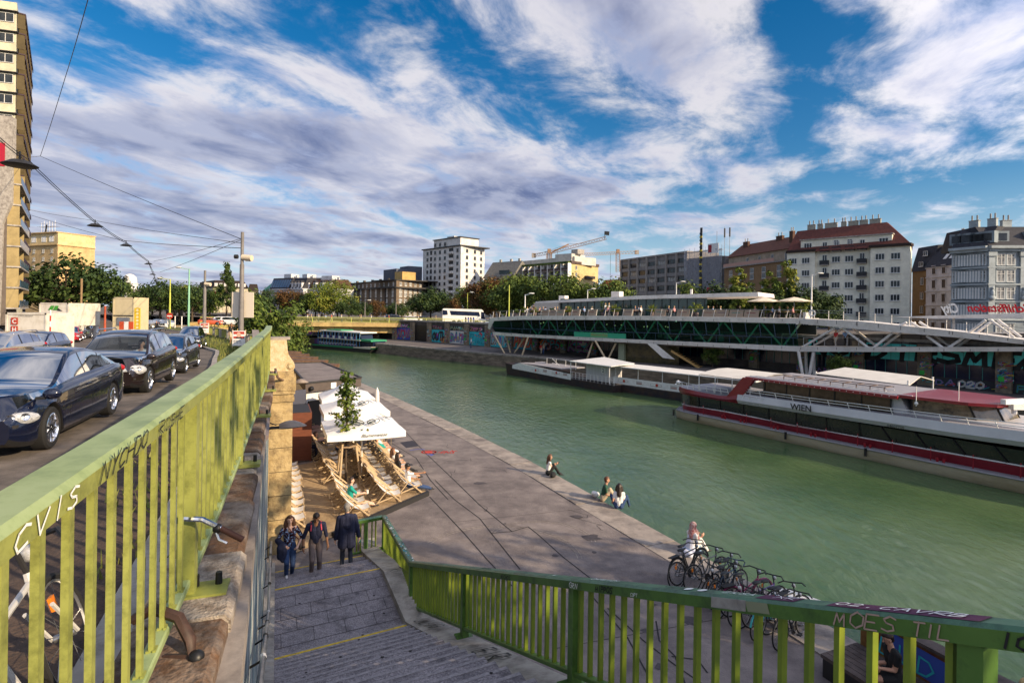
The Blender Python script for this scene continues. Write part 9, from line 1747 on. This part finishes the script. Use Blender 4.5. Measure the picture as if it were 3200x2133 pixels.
for p4 in (((-.55,-.2),(-.1,-.2),(.12,.25),(-.25,.25)),((-.02,-.2),(.38,-.2),(.55,.25),(.2,.25))):m.poly([fa.p(a+x,z+y,.06) for x,y in p4],flat('logo_green',(.05,.26,.03),.6))
m.poly([fa.p(a+x,z+y,.06) for x,y in ((.4,-.25),(.95,-.3),(.42,.05))],dark);text_mb(m,'EDERMAYER',fa.p(a-.75,zt_-1.35,.05),fa.d,(0,0,1),.22,flat('logo_lime',(.35,.38,.03),.6),off=.01,bold=.02);text_mb(m,'Fenster - Türen',fa.p(a-.5,zt_-1.62,.05),fa.d,(0,0,1),.13,MATS['logo_lime'],off=.01);text_mb(m,'edermayerfenster.at',fa.p(a-.9,zt_-1.9,.05),fa.d,(0,0,1),.12,dark,off=.01);m.build('lettering',t)
t,fa,zb,zt_=contbox('tall beige container standing on end behind the roof rails of the off-roader',352,418,928,1042,60,2.4,mat('container_beige',(.55,.47,.30),.6,col2=(.47,.40,.25),scale=1.2));m=MB();fa.band(m,.05,fa.L-.05,zb+1.9,zb+2.,.0,.06,dark);fa.band(m,.5,fa.L-.4,zb+.9,zb+1.75,.05,.1,steel);m.build('fittings',t)
A,B=D(374,1040,56),D(418,1040,56);fa=Facade(A,B);m=MB()
for k in range(3):fa.band(m,fa.L*k/3,fa.L*(k+.92)/3,A.z-.2,A.z+1.15,0,.08,flat('barrier_red',(.5,.07,.02),.6) if k != 1 else white)
m.build('site_barrier',label='red and white barrier panel in front of the beige container',cat='barrier');A,B=D(421,1036,57),D(438,1036,57);fa=Facade(A,B);m=MB();yl_=flat('ladder_yellow',(.60,.42,.03),.6);zt_=D(430,962,57).z
for a in (0,fa.L-.12):fa.band(m,a,a+.14,A.z-.3,zt_,0,.12,yl_)
for k in range(7):z=A.z+.2+k*(zt_-A.z-.3)/6;fa.band(m,.14,fa.L-.12,z,z+.13,.01,.1,yl_)
m.build('ladder_frame',label='yellow ladder like frame attached to the beige container',cat='frame')
t=thing('sign_post',D(156,1085,33),'thin red and white banded post in front of the white containers','post');a=D(156,1090,33);a.z=road_z(33);h=D(156,968,33).z-a.z
for k in range(8):m=MB();m.tube([a+V((0,0,h*k/8)),a+V((0,0,h*(k+1)/8))],.04,white if k % 2 else chr_,6);m.build('band',t)
def poster(lab,px,y0,y1,Y,w_):
    a=D(px,y1,Y);t=thing('poster_stand',a,lab,'poster');n=V((.12,-1,0)).normalized();e=V((-n.y,n.x,0));h=D(px,y0,Y).z-a.z;m=MB()
    for s in (-1,1):m.ob(a+e*(s*w_/2-.03),e*.06,n*.05,(0,0,h+.1),wood)
    m.build('leg',t);m=MB();m.ob(a-e*w_/2+V((0,0,h*.12))+n*.05,e*w_,n*.02,(0,0,h*.9),white);c=a+n*.075+V((0,0,h*.72));m.ob(c-e*w_*.42+V((0,0,h*.10)),e*w_*.84,n*.003,(0,0,h*.15),chr_);m.ob(c-e*w_*.42-V((0,0,h*.16)),e*w_*.84,n*.003,(0,0,h*.12),chr_);m.poly([c+n*.006+e*cos(k*.5236)*w_*.17+V((0,0,sin(k*.5236)*h*.15+h*.06)) for k in range(12)],skin_pale);m.poly([c+n*.008+e*x*w_+V((0,0,z*h)) for x,z in ((-.3,-.16),(.3,-.16),(.16,-.08),(-.16,-.08))],dark)
    for k in (-.06,.06):m.ball(c+n*.008+e*k*w_+V((0,0,.08*h)),(.02,.004,.015),dark,6,4)
    text_mb(m,'Mit Sicherheit',a-e*w_*.4+n*.075+V((0,0,h*.40)),e,(0,0,1),h*.055,navy,off=.004,bold=.02);text_mb(m,'für Österreich',a-e*w_*.4+n*.075+V((0,0,h*.30)),e,(0,0,1),h*.055,navy,off=.004,bold=.02);m.build('board',t)
poster('election poster with a portrait between red bars, at the foot of the tall pole',747,1034,1086,41,.9);poster('smaller election poster farther along the kerb by the slim pole',639,1010,1044,60,.9)
person('man in a dark shirt and beige shorts drinking beside the nearer poster',D(722,1078,46)+V((0,0,.05)),face_to((.8,-.5)),.03,hair=hair_dk,top=blk_c,sleeve=.4,bot=beige,shorts=.6,hands=((-.1,.25,1.5),(.26,.1,.85)),sk=skin_tan)
k=0
for y in [24+4.6*i for i in range(11)]: # parapet of green panels between pale posts
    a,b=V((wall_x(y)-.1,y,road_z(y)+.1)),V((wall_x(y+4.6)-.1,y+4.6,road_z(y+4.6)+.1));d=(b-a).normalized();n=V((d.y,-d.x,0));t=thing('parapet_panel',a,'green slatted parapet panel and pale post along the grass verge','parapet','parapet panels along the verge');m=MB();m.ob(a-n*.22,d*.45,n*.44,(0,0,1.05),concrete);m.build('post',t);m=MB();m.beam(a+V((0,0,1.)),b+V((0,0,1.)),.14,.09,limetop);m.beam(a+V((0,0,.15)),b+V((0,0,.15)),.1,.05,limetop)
    for i in range(26):p=a.lerp(b,(i+.5)/26);m.ob(p-d*.03+V((0,0,.15)),d*.06,n*.03,(0,0,.82),lime)
    m.build('panel',t)
for px,Y,lab in ((547,103,'traffic signal beside the lime lamp post'),(568,98,'traffic signal left of the mint lamp post'),(524,104,'traffic signal next to the white car'),(290,88,'traffic signal near the big round tree')):
    a=D(px,1000,Y);a.z=road_z(Y);t=thing('traffic_signal',a,lab,'traffic light');m=MB();m.tube([a,a+V((0,0,3.4))],.09,white,6);m.build('post',t);m=MB();m.box(a+V((0,-.1,2.9)),(.38,.3,1.0),black);m.build('signal_head',t)
for px,py,Y,lab,rd_ in ((530,987,96,'red no entry sign beside the lime lamp post',1),(294,989,84,'red no entry sign near the big round tree',1),(516,990,97,'round grey backed sign left of the no entry sign',0)):
    c=D(px,py,Y);t=thing('road_sign',V((c.x,c.y,road_z(Y))),lab,'road sign');m=MB();m.tube([V((c.x,c.y,road_z(Y))),c],.05,steel,6);m.build('post',t);m=MB();m.lathe([(0,.02),(.55,.02),(.55,-.02),(0,-.02)],c,(0,-1,0),chr_ if rd_ else steel,18);m.box(c+V((0,-.05,0)),(.8,.02,.2),white if rd_ else steel);m.build('disc',t)
c=D(490,1012,84);c.z=road_z(84);t=thing('motorcycle',c,'motorcycle with rider and lit headlamp riding along the street','motorcycle');m=MB();m.ball(c+V((0,0,.75)),(.22,.8,.3),black,8,6);m.build('body',t)
for dy in (-.6,.6):m=MB();m.lathe([(.2,-.06),(.3,-.06),(.32,0),(.3,.06),(.2,.06)],c+V((0,dy,.32)),(1,0,0),rubber,14);m.build('wheel',t)
m=MB();m.ball(c+V((0,-.85,.85)),.14,flat('headlamp_lit',(1.,.85,.5),.3,emit=1.5),8,6);m.build('headlight',t);person('rider in black seated on the motorcycle',c+V((0,.1,.42)),pi,.04,hair=black,top=blk_c,bot=blk_c,sleeve=1.,hip=.45,lean=.2,feet=((-.25,.1,-.2),(.25,.1,-.2)),knee=(.4,1,0),hands=((-.3,.5,.7),(.3,.5,.7)))
